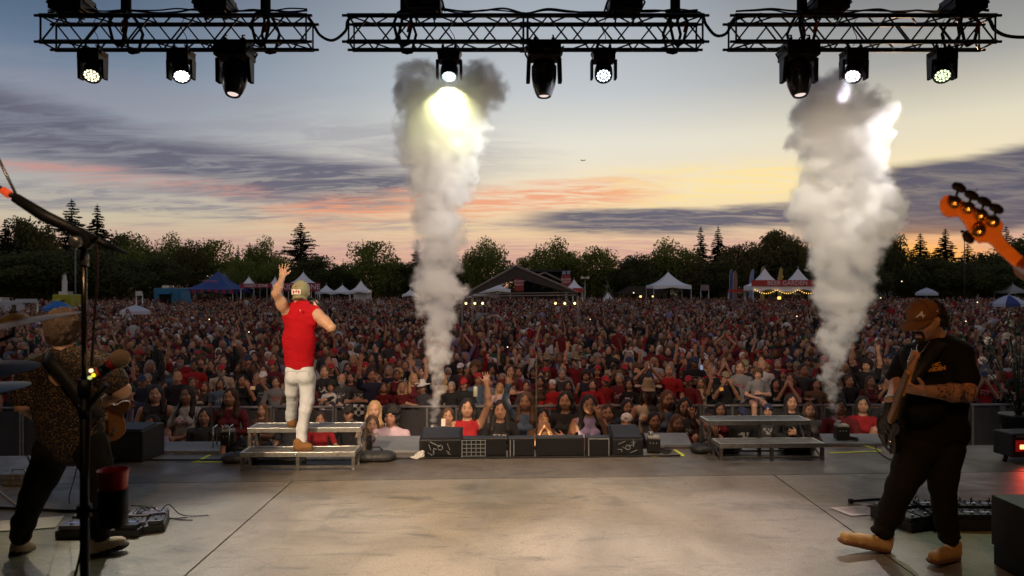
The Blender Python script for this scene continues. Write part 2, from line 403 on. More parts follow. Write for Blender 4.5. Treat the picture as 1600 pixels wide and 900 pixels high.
        c = pts[quads].mean(1); ii = np.clip(np.rint(c).astype(int), 0, n-1); mi = TG[ii[:, 0], ii[:, 1], ii[:, 2]].astype(np.int32)
        w = pts*vox+lo
        q = w[quads]; vol = np.einsum('ij,ij->i', q[:, 0], np.cross(q[:, 1], q[:, 2])).sum()+np.einsum('ij,ij->i', q[:, 0], np.cross(q[:, 2], q[:, 3])).sum()
        if vol < 0: quads = quads[:, ::-1]
        if tagfn is not None: mi = tagfn(c*vox+lo, mi)
        return np_mesh(name, w, quads, mi, smooth)
def hand(B, wrist, palm_dir, palm_n, side, size=1.0, curl=0.0, spread=.35, tag=0, fr=.0088, thumb=1):
    "palm, four unequal fingers and a thumb from the palm's side; palm_n: the way the palm looks"
    w = Vector(wrist); d = Vector(palm_dir).normalized(); n = Vector(palm_n); n = (n-d*n.dot(d)).normalized(); s = d.cross(n)*side
    S = size; pc = w+d*.075*S
    B.cap(w, w+d*.05*S, .026*S, .030*S, tag, .02, (n.x, n.y, n.z, 1.5))
    B.cap(w+d*.035*S-s*.018*S, w+d*.082*S-s*.022*S, .017*S, .015*S, tag, .02); B.cap(w+d*.035*S+s*.018*S, w+d*.084*S+s*.022*S, .018*S, .015*S, tag, .02)
    for i, (o, L) in enumerate(((.033, .062), (.011, .074), (-.011, .078), (-.033, .068))):
        b = w+d*.088*S+s*o*S; a = (i-1.5)*-spread*.33
        f = (d*math.cos(a)+s*math.sin(a)).normalized(); p = b
        for j, (fl, rr) in enumerate(((.45, 1.0), (.32, .92), (.23, .82))):
            ang = curl*(j+.6); g = f*math.cos(ang)+n*math.sin(ang); q = p+g*L*fl*S; B.cap(p, q, fr*rr*S, fr*rr*.93*S, tag, .006*S); p = q
    if thumb:
        b = w+d*.03*S-s*.026*S; t = (-s*.75+d*.66+n*.25*(1+curl)).normalized()
        m = b+t*.042*S; B.cap(b, m, .0145*S, .011*S, tag, .012*S); t2 = (t+d*.5+n*.3*curl).normalized(); B.cap(m, m+t2*.032*S, .0105*S, .0085*S, tag, .006*S)
# ------------------------------------------------------------ ground, stage deck, stage house
def ground_mat():
    m = bpy.data.materials.new('trodden grass'); m.use_nodes = True; t = m.node_tree; b = t.nodes['Principled BSDF']; b.inputs['Roughness'].default_value = .95
    tcn = N(t, 'ShaderNodeTexCoord'); n = N(t, 'ShaderNodeTexNoise'); n.inputs['Scale'].default_value = .25; n.inputs['Detail'].default_value = 9; t.links.new(tcn.outputs['Object'], n.inputs['Vector'])
    c = ramp(t, n.outputs[0], [(.35, rgb(.028, .04, .014)), (.6, rgb(.06, .062, .028)), (.75, rgb(.10, .08, .05))]); t.links.new(c, b.inputs['Base Color'])
    return m
mb = MB(); ys_ = [-200, 36, 45, 55, 65, 75, 85, 95, 105, 116, 3500]
for ya, yb in zip(ys_, ys_[1:]): mb.quad((-3000, ya, GZ+rise(ya)), (3000, ya, GZ+rise(ya)), (3000, yb, GZ+rise(yb)), (-3000, yb, GZ+rise(yb)))
tag(mb.build('ground', ground_mat()), kind='structure')

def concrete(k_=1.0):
    m = bpy.data.materials.new('worn concrete deck'); m.use_nodes = True; t = m.node_tree; b = t.nodes['Principled BSDF']
    tcn = N(t, 'ShaderNodeTexCoord'); o = tcn.outputs['Object']
    def nz(scale, det=6, st=(1, 1, 1), dist=0, rough=.6):
        mp = N(t, 'ShaderNodeMapping'); mp.inputs['Scale'].default_value = st; t.links.new(o, mp.inputs[0])
        n = N(t, 'ShaderNodeTexNoise'); n.inputs['Scale'].default_value = scale; n.inputs['Detail'].default_value = det; n.inputs['Distortion'].default_value = dist; n.inputs['Roughness'].default_value = rough
        t.links.new(mp.outputs[0], n.inputs['Vector']); return n.outputs[0]
    c = ramp(t, nz(.9, 8, (1, 1, 1), .6), [(.32, rgb(.17, .142, .108)), (.5, rgb(.26, .222, .172)), (.7, rgb(.36, .31, .245))])
    c = mixc(t, ramp(t, nz(2.2, 9, (.5, 1.6, 1), 1.2, .7), [(.53, 0.0), (.68, .85)]), c, rgb(.085, .078, .066))      # scuffed drag marks
    c = mixc(t, ramp(t, nz(9, 6, (.35, 1, 1), .5, .7), [(.60, 0.0), (.72, .5)]), c, rgb(.08, .075, .07))
    c = mixc(t, ramp(t, nz(60, 3), [(.35, .45), (.6, 0.0)]), c, rgb(.11, .10, .085))
    c = mixc(t, ramp(t, nz(5, 10, (1, 1, 1), 1.5, .75), [(.57, 0.0), (.66, .55)]), c, rgb(.10, .085, .065))
    c = mixc(t, ramp(t, nz(14, 8, (.08, 1, 1), .3, .7), [(.62, 0.0), (.68, .5)]), c, rgb(.07, .065, .055))
    v = N(t, 'ShaderNodeTexVoronoi', feature='DISTANCE_TO_EDGE'); v.inputs['Scale'].default_value = .35
    mp = N(t, 'ShaderNodeMapping'); t.links.new(o, mp.inputs[0])
    ms = N(t, 'ShaderNodeMix', data_type='VECTOR'); ms.inputs[0].default_value = .12; t.links.new(o, ms.inputs[4])
    nn = N(t, 'ShaderNodeTexNoise'); nn.inputs['Scale'].default_value = 2.5; nn.inputs['Detail'].default_value = 7; t.links.new(o, nn.inputs['Vector']); t.links.new(nn.outputs['Color'], ms.inputs[5]); t.links.new(ms.outputs[1], v.inputs['Vector'])
    c = mixc(t, ramp(t, v.outputs['Distance'], [(.0, .18), (.003, 0.0)]), c, rgb(.06, .055, .05))
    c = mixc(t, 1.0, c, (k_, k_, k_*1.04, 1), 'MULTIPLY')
    t.links.new(c, b.inputs['Base Color'])
    r = N(t, 'ShaderNodeMapRange'); t.links.new(nz(1.6, 6, (1, 1, 1), .5), r.inputs[0]); r.inputs[1].default_value = .35; r.inputs[2].default_value = .7; r.inputs[3].default_value = .34; r.inputs[4].default_value = .7
    t.links.new(r.outputs[0], b.inputs['Roughness'])
    bp = N(t, 'ShaderNodeBump'); bp.inputs['Strength'].default_value = .25; bp.inputs['Distance'].default_value = .01; t.links.new(nz(40, 8), bp.inputs['Height']); t.links.new(bp.outputs[0], b.inputs['Normal'])
    return m
CONC = concrete(); SL = .047
stage = empty('stage_deck', (0, 0, 0)); tag(stage, kind='structure')
mb = MB(); mb.prism([(-9, -9, -.25), (9, -9, -.25), (9, 7.95+9*SL, -.25), (-9, 7.95-9*SL, -.25)], (0, 0, .242)); mb.build('deck_base', mat('joint grime', rgb(.02, .018, .016), .9), stage)
mb = MB(); mb.prism([(-8.95, 7.9-8.95*SL, GZ), (8.95, 7.9+8.95*SL, GZ), (8.95, 7.8+9*SL, GZ), (-8.95, 7.8-9*SL, GZ)], (0, 0, -GZ-.26)); mb.build('stage_skirt', mat('black skirt cloth', rgb(.012, .012, .013), .95), stage)
G_ = .007; y_s = 6.82; y_e = 8.0
def slab(x0, x1, ya, yb, sl0, sl1, xs=0.0):
    mb = MB(); mb.prism([(x0+G_, ya+x0*sl0+G_, -.008), (x1-G_, ya+x1*sl0+G_, -.008), (x1-G_+xs, yb+x1*sl1-G_, -.008), (x0+G_+xs, yb+x0*sl1-G_, -.008)], (0, 0, .008))
    return mb.build('slab', CONC, stage)
for a, b in ((-9, -2.16), (-2.16, 2.66), (2.66, 9)): slab(a, b, -9, y_s, 0, SL)
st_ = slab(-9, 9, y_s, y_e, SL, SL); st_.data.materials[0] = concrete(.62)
house = empty('stage_house', (0, 0, 0)); tag(house, kind='structure')
DK = mat('black drape', rgb(.008, .008, .008), .95)
mb = MB(); mb.box((0, -.6, 7.1), (19, 17, .2)); mb.build('roof', DK, house)
mb = MB(); mb.box((0, -9.1, 2.7), (19, .2, 8.6)); mb.build('rear_drape', DK, house)
for s in (-1, 1): mb = MB(); mb.box((s*9.3, -.8, 2.7), (.2, 16.4, 8.6)); mb.build('side_drape', DK, house)
for s in (-1, 1):
    for y in (-7, 7.0): mb = MB(); mb.box((s*9.1, y, 2.7), (.45, .45, 8.6)); mb.build('corner_tower', BLACKM, house)

# grey deck plates beyond the deck edge
PLATE = mat('grey deck plate', rgb(.17, .18, .19), .6, var=.15, vscale=6, bump=.15)
for xa, xb, ya, yb, lb in ((-1.62, -1.02, 7.86, 8.62, 'grey deck plate behind the wedge where the smoke column by the singer rises'), (1.62, 2.14, 8.12, 8.8, 'grey deck plate behind the yellow tape mark beside the long black boxes'), (-4.0, -3.35, 7.82, 8.3, 'grey deck plate beneath the steel-framed spark machine near the singer'), (3.75, 4.45, 8.2, 8.75, 'grey deck plate under the spark machine by the empty riser')):
    mb = MB(); mb.prism([(xa, ya, .004), (xb, ya, .004), (xb+.05*xb, yb, .004), (xa+.05*xa, yb, .004)], (0, 0, .03)); tag(mb.build('deck_plate', PLATE), lb, 'deck plate', 'grey deck plates at the stage edge')

# yellow tape marks on the deck
TAPE = mat('yellow gaffer tape', rgb(.62, .72, .03), .55, var=.1)
def tape(pts, lb):
    mb = MB()
    for a, b in zip(pts, pts[1:]):
        a, b = Vector(a), Vector(b); d = (b-a).normalized(); n = Vector((-d.y, d.x, 0))*.019
        mb.prism([a-n, b-n, b+n, a+n], (0, 0, .003))
    tag(mb.build('tape_mark', TAPE), lb, 'tape', 'yellow tape corners on the stage floor')
def fl(px, py, z=.003): return tuple(P(px, py, GD(py, z)))
tape([fl(300, 722), fl(370, 722)], 'yellow tape strip on the deck leading under the stepped riser of the singer')
tape([fl(328, 711), fl(308, 721)], 'short slanted yellow tape strip ahead of the spark machine near the singer')
tape([fl(1018, 713), fl(1069, 712)], 'long yellow tape strip beside the black boxes at mid stage')
tape([fl(1054, 703), fl(1067, 711)], 'short slanted yellow tape strip between the black boxes and the empty riser')
tape([fl(1296, 708), fl(1378, 705)], 'long yellow tape strip between the empty riser and the bearded guitarist')
tape([fl(1350, 696), fl(1376, 704)], 'short slanted yellow tape strip behind the bearded guitarist')

# ------------------------------------------------------------ trusses
TR = mat('black truss paint', rgb(.012, .011, .014), .38, var=.2, vscale=12)
TZ0, TZ1, TD0, TD1 = 4.606, 4.894, 7.5, 7.76
def truss(x0, x1, lb, joint=None):
    r = empty('lighting_truss', ((x0+x1)/2, TD0, TZ0)); L = x1-x0; o = Vector(r.location)
    def put(name, mb): return mb.build(name, TR, r)
    C = {}
    for yi, y in enumerate((TD0, TD1)):
        for zi, z in enumerate((TZ0, TZ1)):
            dz = -.0*(yi); a = Vector((x0, y, z))-o; b = Vector((x1, y, z))-o; C[yi, zi] = (a, b)
            mb = MB(); mb.tube([a, b], .0245, 12); mb.tube([a-Vector((.055, 0, 0)), a], .016, 8); mb.tube([b, b+Vector((.055, 0, 0))], .016, 8); put('chord', mb)
    n = max(3, round(L/.48))
    faces = (((0, 0), (0, 1), 0), ((1, 0), (1, 1), 1), ((0, 1), (1, 1), 0), ((0, 0), (1, 0), 1))
    for A, B_, ph in faces:
        a0, a1 = C[A]; b0, b1 = C[B_]
        for i in range(n):
            t0, tm, t1 = (i+.03)/n, (i+.5)/n, (i+.97)/n
            if ph: pts = [(b0.lerp(b1, t0), a0.lerp(a1, tm)), (a0.lerp(a1, tm), b0.lerp(b1, t1))]
            else: pts = [(a0.lerp(a1, t0), b0.lerp(b1, tm)), (b0.lerp(b1, tm), a0.lerp(a1, t1))]
            for p, q in pts: mb = MB(); mb.tube([p, q], .0095, 6); put('brace', mb)
        for t in ([.004, .996]+([joint-.006, joint+.006] if joint else [])):
            mb = MB(); mb.tube([a0.lerp(a1, t), b0.lerp(b1, t)], .011, 6); put('brace', mb)
    if joint:
        for k in C:
            p = C[k][0].lerp(C[k][1], joint); mb = MB(); mb.tube([p-Vector((.06, 0, 0)), p+Vector((.06, 0, 0))], .031, 10); put('coupler', mb)
    tag(r, lb, 'truss', 'black box trusses over the stage edge'); return r
truss(-5.19, -2.25, 'black box truss over the singer carrying two lit wash lights and one big moving head')
truss(-1.81, 2.11, 'longest black box truss, made of two coupled lengths, above the smoke column near mid stage', .5)
truss(2.45, 5.32, 'black box truss above the empty riser and the bearded guitarist')

def led_mat(name, c, s): return mat(name, rgb(.1, .1, .1), .3, emit=(rgb(*c), s))
def wash(x, lb, c, s, aim, power=0, spot=40, dz=0.0):
    "LED wash light hung under the truss, lens looking down at the stage"
    r = empty('wash_light', (x, 7.62, TZ0-.05+dz)); a = Vector(aim)-(Vector(r.location)+Vector((0, 0, -.26))); a.normalize()
    mb = MB(); mb.box((0, 0, -.075), (.24, .2, .12)); mb.box((-.0, -.02, -.02), (.16, .12, .05)); mb.box((.105, 0, -.05), (.05, .14, .07), (0, .4, 0)); mb.box((-.105, 0, -.05), (.05, .14, .07), (0, -.4, 0)); mb.build('base', BLACKM, r, .008)
    for s_ in (-1, 1):
        mb = MB(); mb.tube([(s_*.07, 0, .0), (s_*.07, 0, .04), (s_*.07, -.03, .075), (s_*.07, .02, .11)], .012, 6); mb.box((s_*.07, -.0, .02), (.03, .06, .05)); mb.build('clamp', BLACKM, r)
        mb = MB(); mb.prism([(s_*.118, -.055, -.12), (s_*.118, .055, -.12), (s_*.118, .045, -.33), (s_*.118, -.045, -.33)], (s_*.028, 0, 0)); mb.build('yoke_arm', BLACKM, r, .006)
    hc = Vector((0, 0, -.245)); mb = MB()
    mb.lathe([(.05, -.13), (.085, -.11), (.098, -.03), (.1, .05), (.097, .085), (.084, .086), (.082, .07)], hc, a, 24); h = mb.build('head', BLACKM, r)
    E_ = led_mat('lens glow '+lb[:18], c, s); mb = MB(); U = a.orthogonal().normalized(); Q = a.cross(U)
    for ring, n in ((0, 1), (.032, 6), (.064, 12)):
        for k in range(n):
            p = hc+a*.073+(U*math.cos(2*PI*k/n)+Q*math.sin(2*PI*k/n))*ring; mb.lathe([(.0132, 0), (.0125, .005), (.007, .009)], p, a, 10)
    mb.build('lens', E_, h)
    mb = MB(); mb.lathe([(.081, .0), (.081, .002)], hc+a*.068, a, 24); mb.build('lens_plate', mat('lens plate '+lb[:18], rgb(.1, .1, .1), .3, emit=(rgb(*c), s*.05)), h)
    if power: lamp('wash_lamp', 'SPOT', Vector(r.location)+hc+a*.12, aim, power, c, .06, spot, .7)
    tag(r, lb, 'stage light', 'small wash lights hung under the trusses')
def px7(px, d=7.62): return (px-800)/F*d
wash(px7(145), 'small wash light near the outer end of the truss over the singer, dim yellowish cells', (1, .90, .55), 2.2, (-3.6, 4.2, .2), 350, 34)
wash(px7(283), 'small wash light blazing white beside the big moving head over the singer', (1, 1, .98), 9, (-2.0, 5.0, 0), 700, 34)
wash(px7(702), 'small wash light half hidden in the glowing top of the smoke column near the singer', (.8, .95, 1), 2.6, (-.6, 5.2, 0), 0)
wash(px7(943), 'small wash light with bluish white cells hung alone between the two smoke columns', (.82, .9, 1), 2.6, (.6, 4.2, 0.2), 350, 34)
wash(px7(1334), 'small wash light shining violet white just above the smoke column by the empty riser', (.95, .9, 1), 3.2, (1.6, 5.0, 0), 500, 34)
wash(px7(1472), 'small greenish wash light on the truss over the bearded guitarist', (.8, 1, .55), 2.0, (3.2, 4.4, .2), 160, 30)

def spot_head(px, lb, up=False, lens=(0, 0, 0), tilt=-.25, py=None, grp='large moving heads hung under the trusses'):
    z = TZ0+.03 if not up else TZ1+.03
    r = empty('moving_head_light', (px7(px, 7.58 if not up else 7.6), 7.58, z)); g = -1 if not up else 1
    mb = MB(); mb.box((0, 0, g*.11), (.36, .3, .17)); mb.box((0, 0, g*.05), (.28, .22, .08)); mb.box((.03, -.16, g*.11), (.1, .02, .07)); mb.build('base', BLACKM, r, .015)
    for s_ in (-1, 1):
        mb = MB(); mb.tube([(s_*.17, -.12, g*.16), (s_*.205, -.12, g*.1), (s_*.205, .12, g*.1), (s_*.17, .12, g*.16)], .011, 6); mb.build('handle', BLACKM, r)
        mb = MB(); mb.box((s_*.1, 0, g*.0), (.035, .07, .07)); mb.tube([(s_*.1, -.03, 0), (s_*.1, -.045, -g*.05), (s_*.1, .02, -g*.075)], .01, 6); mb.build('clamp', BLACKM, r)
        mb = MB(); mb.prism([(s_*.145, -.08, g*.2), (s_*.145, .08, g*.2), (s_*.155, .05, g*.46), (s_*.155, -.05, g*.46)], (s_*.045, 0, 0)); mb.build('yoke_arm', BLACKM, r, .01)
    a = Vector((0, tilt, g)).normalized(); c = Vector((0, 0, g*.38)); mb = MB()
    mb.lathe([(.06, -.17), (.115, -.155), (.135, -.08), (.137, .02), (.125, .11), (.1, .19), (.078, .235), (.072, .24), (.066, .222)], c, a, 28)
    for k in range(5): mb.lathe([(.139, -.1+k*.022), (.139, -.09+k*.022)], c, a, 28)
    h = mb.build('head', mat('glossy black shell', rgb(.02, .02, .024), .28), r)
    mb = MB(); mb.lathe([(.066, 0), (.05, .012), (.02, .018)], c+a*.215, a, 20)
    mb.build('lens', mat('lens '+lb[:20], rgb(.05, .05, .06), .08, emit=(rgb(*lens), 1.0) if any(lens) else None, spec=.8), h)
    tag(r, lb, 'stage light', grp)
spot_head(367, 'large bullet-shaped moving head under the truss over the singer, pinkish lens showing', lens=(.9, .72, .66))
spot_head(850, 'large bullet-shaped moving head with dark lens under the longest truss', tilt=-.05)
spot_head(1248, 'large bullet-shaped moving head grazed by smoke under the truss over the empty riser', lens=(.5, .48, .4), tilt=-.18)
for px, lb in ((115, 'moving head base standing on the outer end of the truss over the singer'), (338, 'moving head base standing on the truss straight over the singer'), (665, 'moving head base standing on the longest truss above the glowing smoke'), (975, 'moving head base standing on the longest truss toward the empty riser'), (1292, 'moving head base with loose cables standing above the smoke column by the empty riser'), (1503, 'moving head base standing on the truss above the bearded guitarist')):
    spot_head(px, lb, up=True, grp='moving heads standing on the trusses')
REDT = mat('faded red tag', rgb(.25, .07, .05), .8)
def hang(px, lb, w=.055):
    x = px7(px, 7.63); r = empty('rigging_hoist', (x, 7.63, TZ1))
    mb = MB(); mb.lathe([(w*.6, .0), (w, .05), (w, .75), (w*.5, .82)], (0, 0, .02), (0, 0, 1), 12); mb.build('chain_bag', DK, r)
    mb = MB(); mb.tube([(0, 0, .8), (0, 0, 2.1)], .012, 6); mb.build('chain', STEEL, r)
    for s_ in (-1, 1):
        for yy in (-.13, .13):
            mb = MB(); mb.tube([(s_*.02, 0, .12), (s_*.06, yy, .02), (s_*.10, yy*1.25, -.1), (s_*.05, yy*1.2, -.31), (0, yy*.9, -.33)], .017, 6); mb.build('strap', DK, r)
    mb = MB(); mb.box((.075, -.175, -.14), (.035, .006, .13), (0, .25, 0)); mb.build('strap_tag', REDT, r)
    tag(r, lb, 'hoist', 'rigging hoists holding the trusses')
for px, lb in ((197, 'black rigging hoist and slings on the outer half of the truss over the singer'), (415, 'black rigging hoist and slings at the inner end of the truss over the singer'), (633, 'black rigging hoist and slings above the glowing smoke column'), (1055, 'black rigging hoist and slings at the end of the longest truss toward the empty riser'), (1253, 'black rigging hoist directly above the smoke-grazed moving head'), (1500, 'black rigging hoist on the truss above the bearded guitarist')): hang(px, lb)
def cable(pts, r, lb, m=RUBBER, name='cable', grp=None, cat='cable'):
    mb = MB(); mb.tube(smooth_path(pts, 5), r, 7); return tag(mb.build(name, m), lb, cat, grp)
cable([P(400, 22, 7.6), P(470, 22, 7.62), P(487, 34, 7.6), P(500, 55, 7.6), P(520, 63, 7.6), P(540, 48, 7.6), P(548, 28, 7.6), P(600, 22, 7.6)], .016, 'thick black cable drooping between the truss over the singer and the longest truss')
cable([P(1040, 20, 7.6), P(1092, 20, 7.6), P(1103, 38, 7.6), P(1118, 55, 7.6), P(1135, 52, 7.6), P(1150, 30, 7.6), P(1190, 22, 7.6)], .017, 'thick black cable drooping between the longest truss and the truss over the empty riser')
cable([P(1490, 18, 7.6), P(1540, 26, 7.6), P(1556, 48, 7.6), P(1590, 58, 7.6), P(1680, 55, 7.6)], .019, 'thick black cable leaving the truss above the bearded guitarist')
for k, (xa, xb) in enumerate(((620, 1090), (1150, 1545), (75, 480))):
    for j in range(2):
        pts = [P(xa+(xb-xa)*i/14, 21-rnd.random()*6-(2 if i % 3 else 0), 7.55+.1*j) for i in range(15)]
        cable(pts, .008+.003*j, ('thin' if j == 0 else 'thicker')+' black cable lying along the top of the '+('longest truss', 'truss over the empty riser', 'truss over the singer')[k])
for px, nm_ in ((189, 'bare outer stretch of the truss over the singer'), (283, 'blazing wash light over the singer'), (145, 'dim yellowish wash light'), (702, 'wash light in the glowing smoke'), (943, 'wash light between the smoke columns'), (1334, 'violet white wash light'), (1472, 'greenish wash light')):
    p = P(px+rnd.uniform(-6, 6), 72, 7.6); q = P(px+4, 30, 7.62)
    cable([p, p.lerp(q, .3)+Vector((.03, 0, .0)), p.lerp(q, .7)+Vector((-.03, 0, 0)), q], .004, 'thin safety cable at the '+nm_, grp='thin safety cables of the wash lights')

# ------------------------------------------------------------ risers
PLY = mat('scuffed riser top', rgb(.14, .13, .115), .5, var=.35, vscale=7, bump=.1, bscale=25)
FR = mat('weathered steel frame', rgb(.20, .19, .18), .42, .8, var=.35, vscale=16, bump=.1)
def riser(ox, oy, rz, w, lb):
    r = empty('stepped_riser', (ox, oy, 0), rz)
    for k, (y0, y1, h, x0) in enumerate(((0, .29, .19, .04), (.31, .62, .38, -.03))):
        xa, xb = -w/2+x0*0-(.03 if k else 0), w/2-(.0 if k else 0)
        mb = MB(); mb.box(((xa+xb)/2, (y0+y1)/2, h-.012), (xb-xa-.05, y1-y0-.05, .02)); mb.build('step_top', PLY, r)
        for (cx_, cy_, sx_, sy_) in (((xa+xb)/2, y0+.0125, xb-xa, .025), ((xa+xb)/2, y1-.0125, xb-xa, .025), (xa+.0125, (y0+y1)/2, .025, y1-y0-.05), (xb-.0125, (y0+y1)/2, .025, y1-y0-.05)):
            mb = MB(); mb.box((cx_, cy_, h-.0225), (sx_, sy_, .05)); mb.build('edge_rail', ALU, r, .002)
        for x in (xa+.02, xb-.02):
            for y in (y0+.02, y1-.02):
                mb = MB(); mb.box((x, y, (h-.05)/2), (.034, .034, h-.05)); mb.lathe([(.022, .0), (.022, .012)], (x, y, 0), seg=10); mb.build('leg', FR, r)
            mb = MB(); mb.tube([(x, y0+.03, .03), (x, y1-.03, h-.07)], .01, 6); mb.build('brace', FR, r)
        mb = MB(); mb.box(((xa+xb)/2, y0+.02, (h-.05)/2), (.034, .034, h-.05)); mb.build('leg', FR, r)
        mb = MB(); mb.box(((xa+xb)/2, y0+.02, .035), (xb-xa-.06, .022, .022)); mb.build('lower_rail', FR, r)
    for i in range(3):
        mb = MB(); mb.lathe([(.012, 0), (.008, .006)], (-w/2+.15+i*w*.36, -.001, .165), (0, -1, 0), 8); mb.build('bolt', CHROME, r)
    tag(r, lb, 'riser', 'stepped risers at the stage edge')
riser(-2.23, 7.1, .03, 1.19, 'steel two-step riser that the singer in red stands on')
riser(2.86, 7.5, .035, 1.17, 'empty steel two-step riser with pale edges between the smoke column and mid stage')

def sandbag(px, py, w, lb, d=None):
    z0 = .0; d = d or GD(py); B = Body(); p = P(px, py, d)
    B.ell((0, 0, .055), (w*.5, .12, .06), 0).ell((w*.28, .02, .05), (w*.22, .12, .055), 0).ell((-w*.28, -.01, .05), (w*.22, .11, .05), 0)
    me = B.mesh('sandbag', .012, lambda x, y, z, t: .006*vnoise((x, y, z), 18, 3)); o = link('sandbag', me, None, mat('black sandbag canvas', rgb(.03, .03, .032), .55, var=.3, vscale=30, bump=.3)); o.location = (p.x, p.y, 0)
    mb = MB(); mb.tube([(-w*.2, 0, .1), (-w*.08, 0, .15), (w*.08, 0, .15), (w*.2, 0, .1)], .01, 6); mb.build('strap', RUBBER, o)
    tag(o, lb, 'sandbag', 'black sandbags by the risers')
sandbag(588, 720, .42, 'black sandbag on the deck just past the stepped riser of the singer')
sandbag(376, 722, .4, 'black sandbag tucked at the outer corner of the stepped riser of the singer')
sandbag(440, 716, .5, 'black sandbag lying beneath the lower step of the stepped riser of the singer')
sandbag(1103, 707, .36, 'shiny black sandbag on the deck before the empty riser')
sandbag(1245, 706, .42, 'black sandbag beneath the lower step of the empty riser')
sandbag(1135, 706, .34, 'black sandbag under the near corner of the empty riser')

# low black speakers and wedges along the stage edge
GRL = mat('black speaker grille', rgb(.005, .005, .0055), .6, bump=.6, bscale=260)
PALE = mat('chalky marking', rgb(.24, .255, .26), .7)
def lowbox(x0, x1, d, h, dep, lb, deco=None, name='subwoofer', cat='speaker'):
    r = empty(name, ((x0+x1)/2, d, 0), .03); w = x1-x0
    mb = MB(); mb.box((0, dep/2, h/2), (w-.012, dep, h)); mb.build('cabinet', BLACK, r, .008)
    mb = MB(); mb.box((0, -.004, h/2), (w-.05, .012, h-.05)); g = mb.build('grille', GRL, r)
    if deco == 'grid':
        fx = -w/2+.13
        for i in range(6): mb = MB(); mb.box((fx+i*.052-.13, -.016, h/2), (.007, .01, h-.03)); mb.build('bar', PALE, r)
        for i in range(5): mb = MB(); mb.box((fx, -.017, .02+i*(h-.04)/4), (.27, .008, .006)); mb.build('bar', PALE, r)
    if deco == 'frame':
        for (a, b, c_, e) in ((0, .012, w-.06, .008), (0, h-.012, w-.06, .008)): mb = MB(); mb.box((a, -.016, b), (c_, .01, e)); mb.build('bar', PALE, r)
        for s_ in (-1, 1): mb = MB(); mb.box((s_*(w/2-.034), -.016, h/2), (.008, .01, h-.032)); mb.build('bar', PALE, r)
    if deco == 'posts':
        for s_ in (-.5, .5): mb = MB(); mb.box((-w/2+.05+s_*.04, -.015, h/2), (.009, .012, h-.03)); mb.build('bar', PALE, r)
    tag(r, lb, cat, 'low black boxes along the stage edge')
D0 = 7.66
lowbox(px7(722, D0), px7(792, D0), D0, .215, .14, 'low black box with a pale barred front panel by the smoke column near the singer', 'grid', 'patch_box', 'box')
lowbox(px7(793, D0), px7(836, D0), D0+.005, .215, .14, 'narrow low black speaker with two pale posts beside the barred box', 'posts')
lowbox(px7(837, D0), px7(914, D0), D0+.01, .22, .14, 'plain low black speaker at the very middle of the stage edge')
lowbox(px7(915, D0), px7(956, D0), D0+.015, .22, .14, 'low black box with a pale square frame on its front beside the angled wedge', 'frame', 'patch_box', 'box')
GREYTOP = mat('charcoal wedge cover', rgb(.028, .030, .036), .55, var=.15, vscale=5)
def wedge(x0, x1, d, h0, h1, dep, lb, rz=0.0, scrib=None):
    r = empty('wedge_monitor', ((x0+x1)/2, d, 0), rz); w = x1-x0
    mb = MB(); mb.prism([(-w/2, 0, 0), (-w/2, dep, 0), (-w/2, dep, h1), (-w/2, dep*.75, h1+.01), (-w/2, 0, h0)], (w, 0, 0)); mb.build('cabinet', BLACK, r, .012)
    a = Vector((0, 0, h0)); b = Vector((0, dep*.75, h1+.01)); mid = (a+b)/2; ang = math.atan2(b.z-a.z, b.y-a.y)
    mb = MB(); mb.box(mid+Vector((0, -math.sin(ang)*.008, math.cos(ang)*.008)), (w-.05, (b-a).length-.04, .016), (ang, 0, 0)); mb.build('grille', GREYTOP, r)
    mb = MB(); mb.box((0, -.004, h0*.5), (w-.06, .008, h0-.05)); mb.build('front_panel', GRL, r)
    if scrib:
        rr = random.Random(scrib)
        for i in range(11):
            x, z = rr.uniform(-w*.3, w*.3), rr.uniform(.04, h0-.03); mb = MB(); mb.box((x, -.012, z), (rr.uniform(.02, .09), .006, .006), (0, rr.choice((0, 1.5, .5, -.4, 1.2)), 0)); mb.build('marking', PALE, r)
        mb = MB(); mb.lathe([(.03, 0), (.03, .004), (.022, .004), (.022, 0)], (0, -.008, h0*.55), (0, -1, 0), 20, caps=False); mb.build('marking', PALE, r)
    tag(r, lb, 'wedge monitor', 'wedge monitors on the deck')
wedge(px7(655, D0), px7(721, D0), D0, .2, .26, .4, 'black wedge monitor with pale scribbled markings where the smoke column near the singer starts', .03, 4)
wedge(px7(957, D0), px7(1006, D0), D0+.02, .2, .285, .4, 'black wedge monitor with cluttered pale markings at the far end of the low boxes', .03, 9)
wedge(-4.45, -4.02, 7.45, .34, .36, .4, 'black wedge monitor standing dark behind the guitarist in the patterned shirt', -.1)
bo = [k for k in bpy.data.objects if k.name.startswith('wedge_monitor')][-1]; text('d&b', (-.1, -.012, .045), .05, PALE, bo, (PI/2, 0, 0), name='badge')

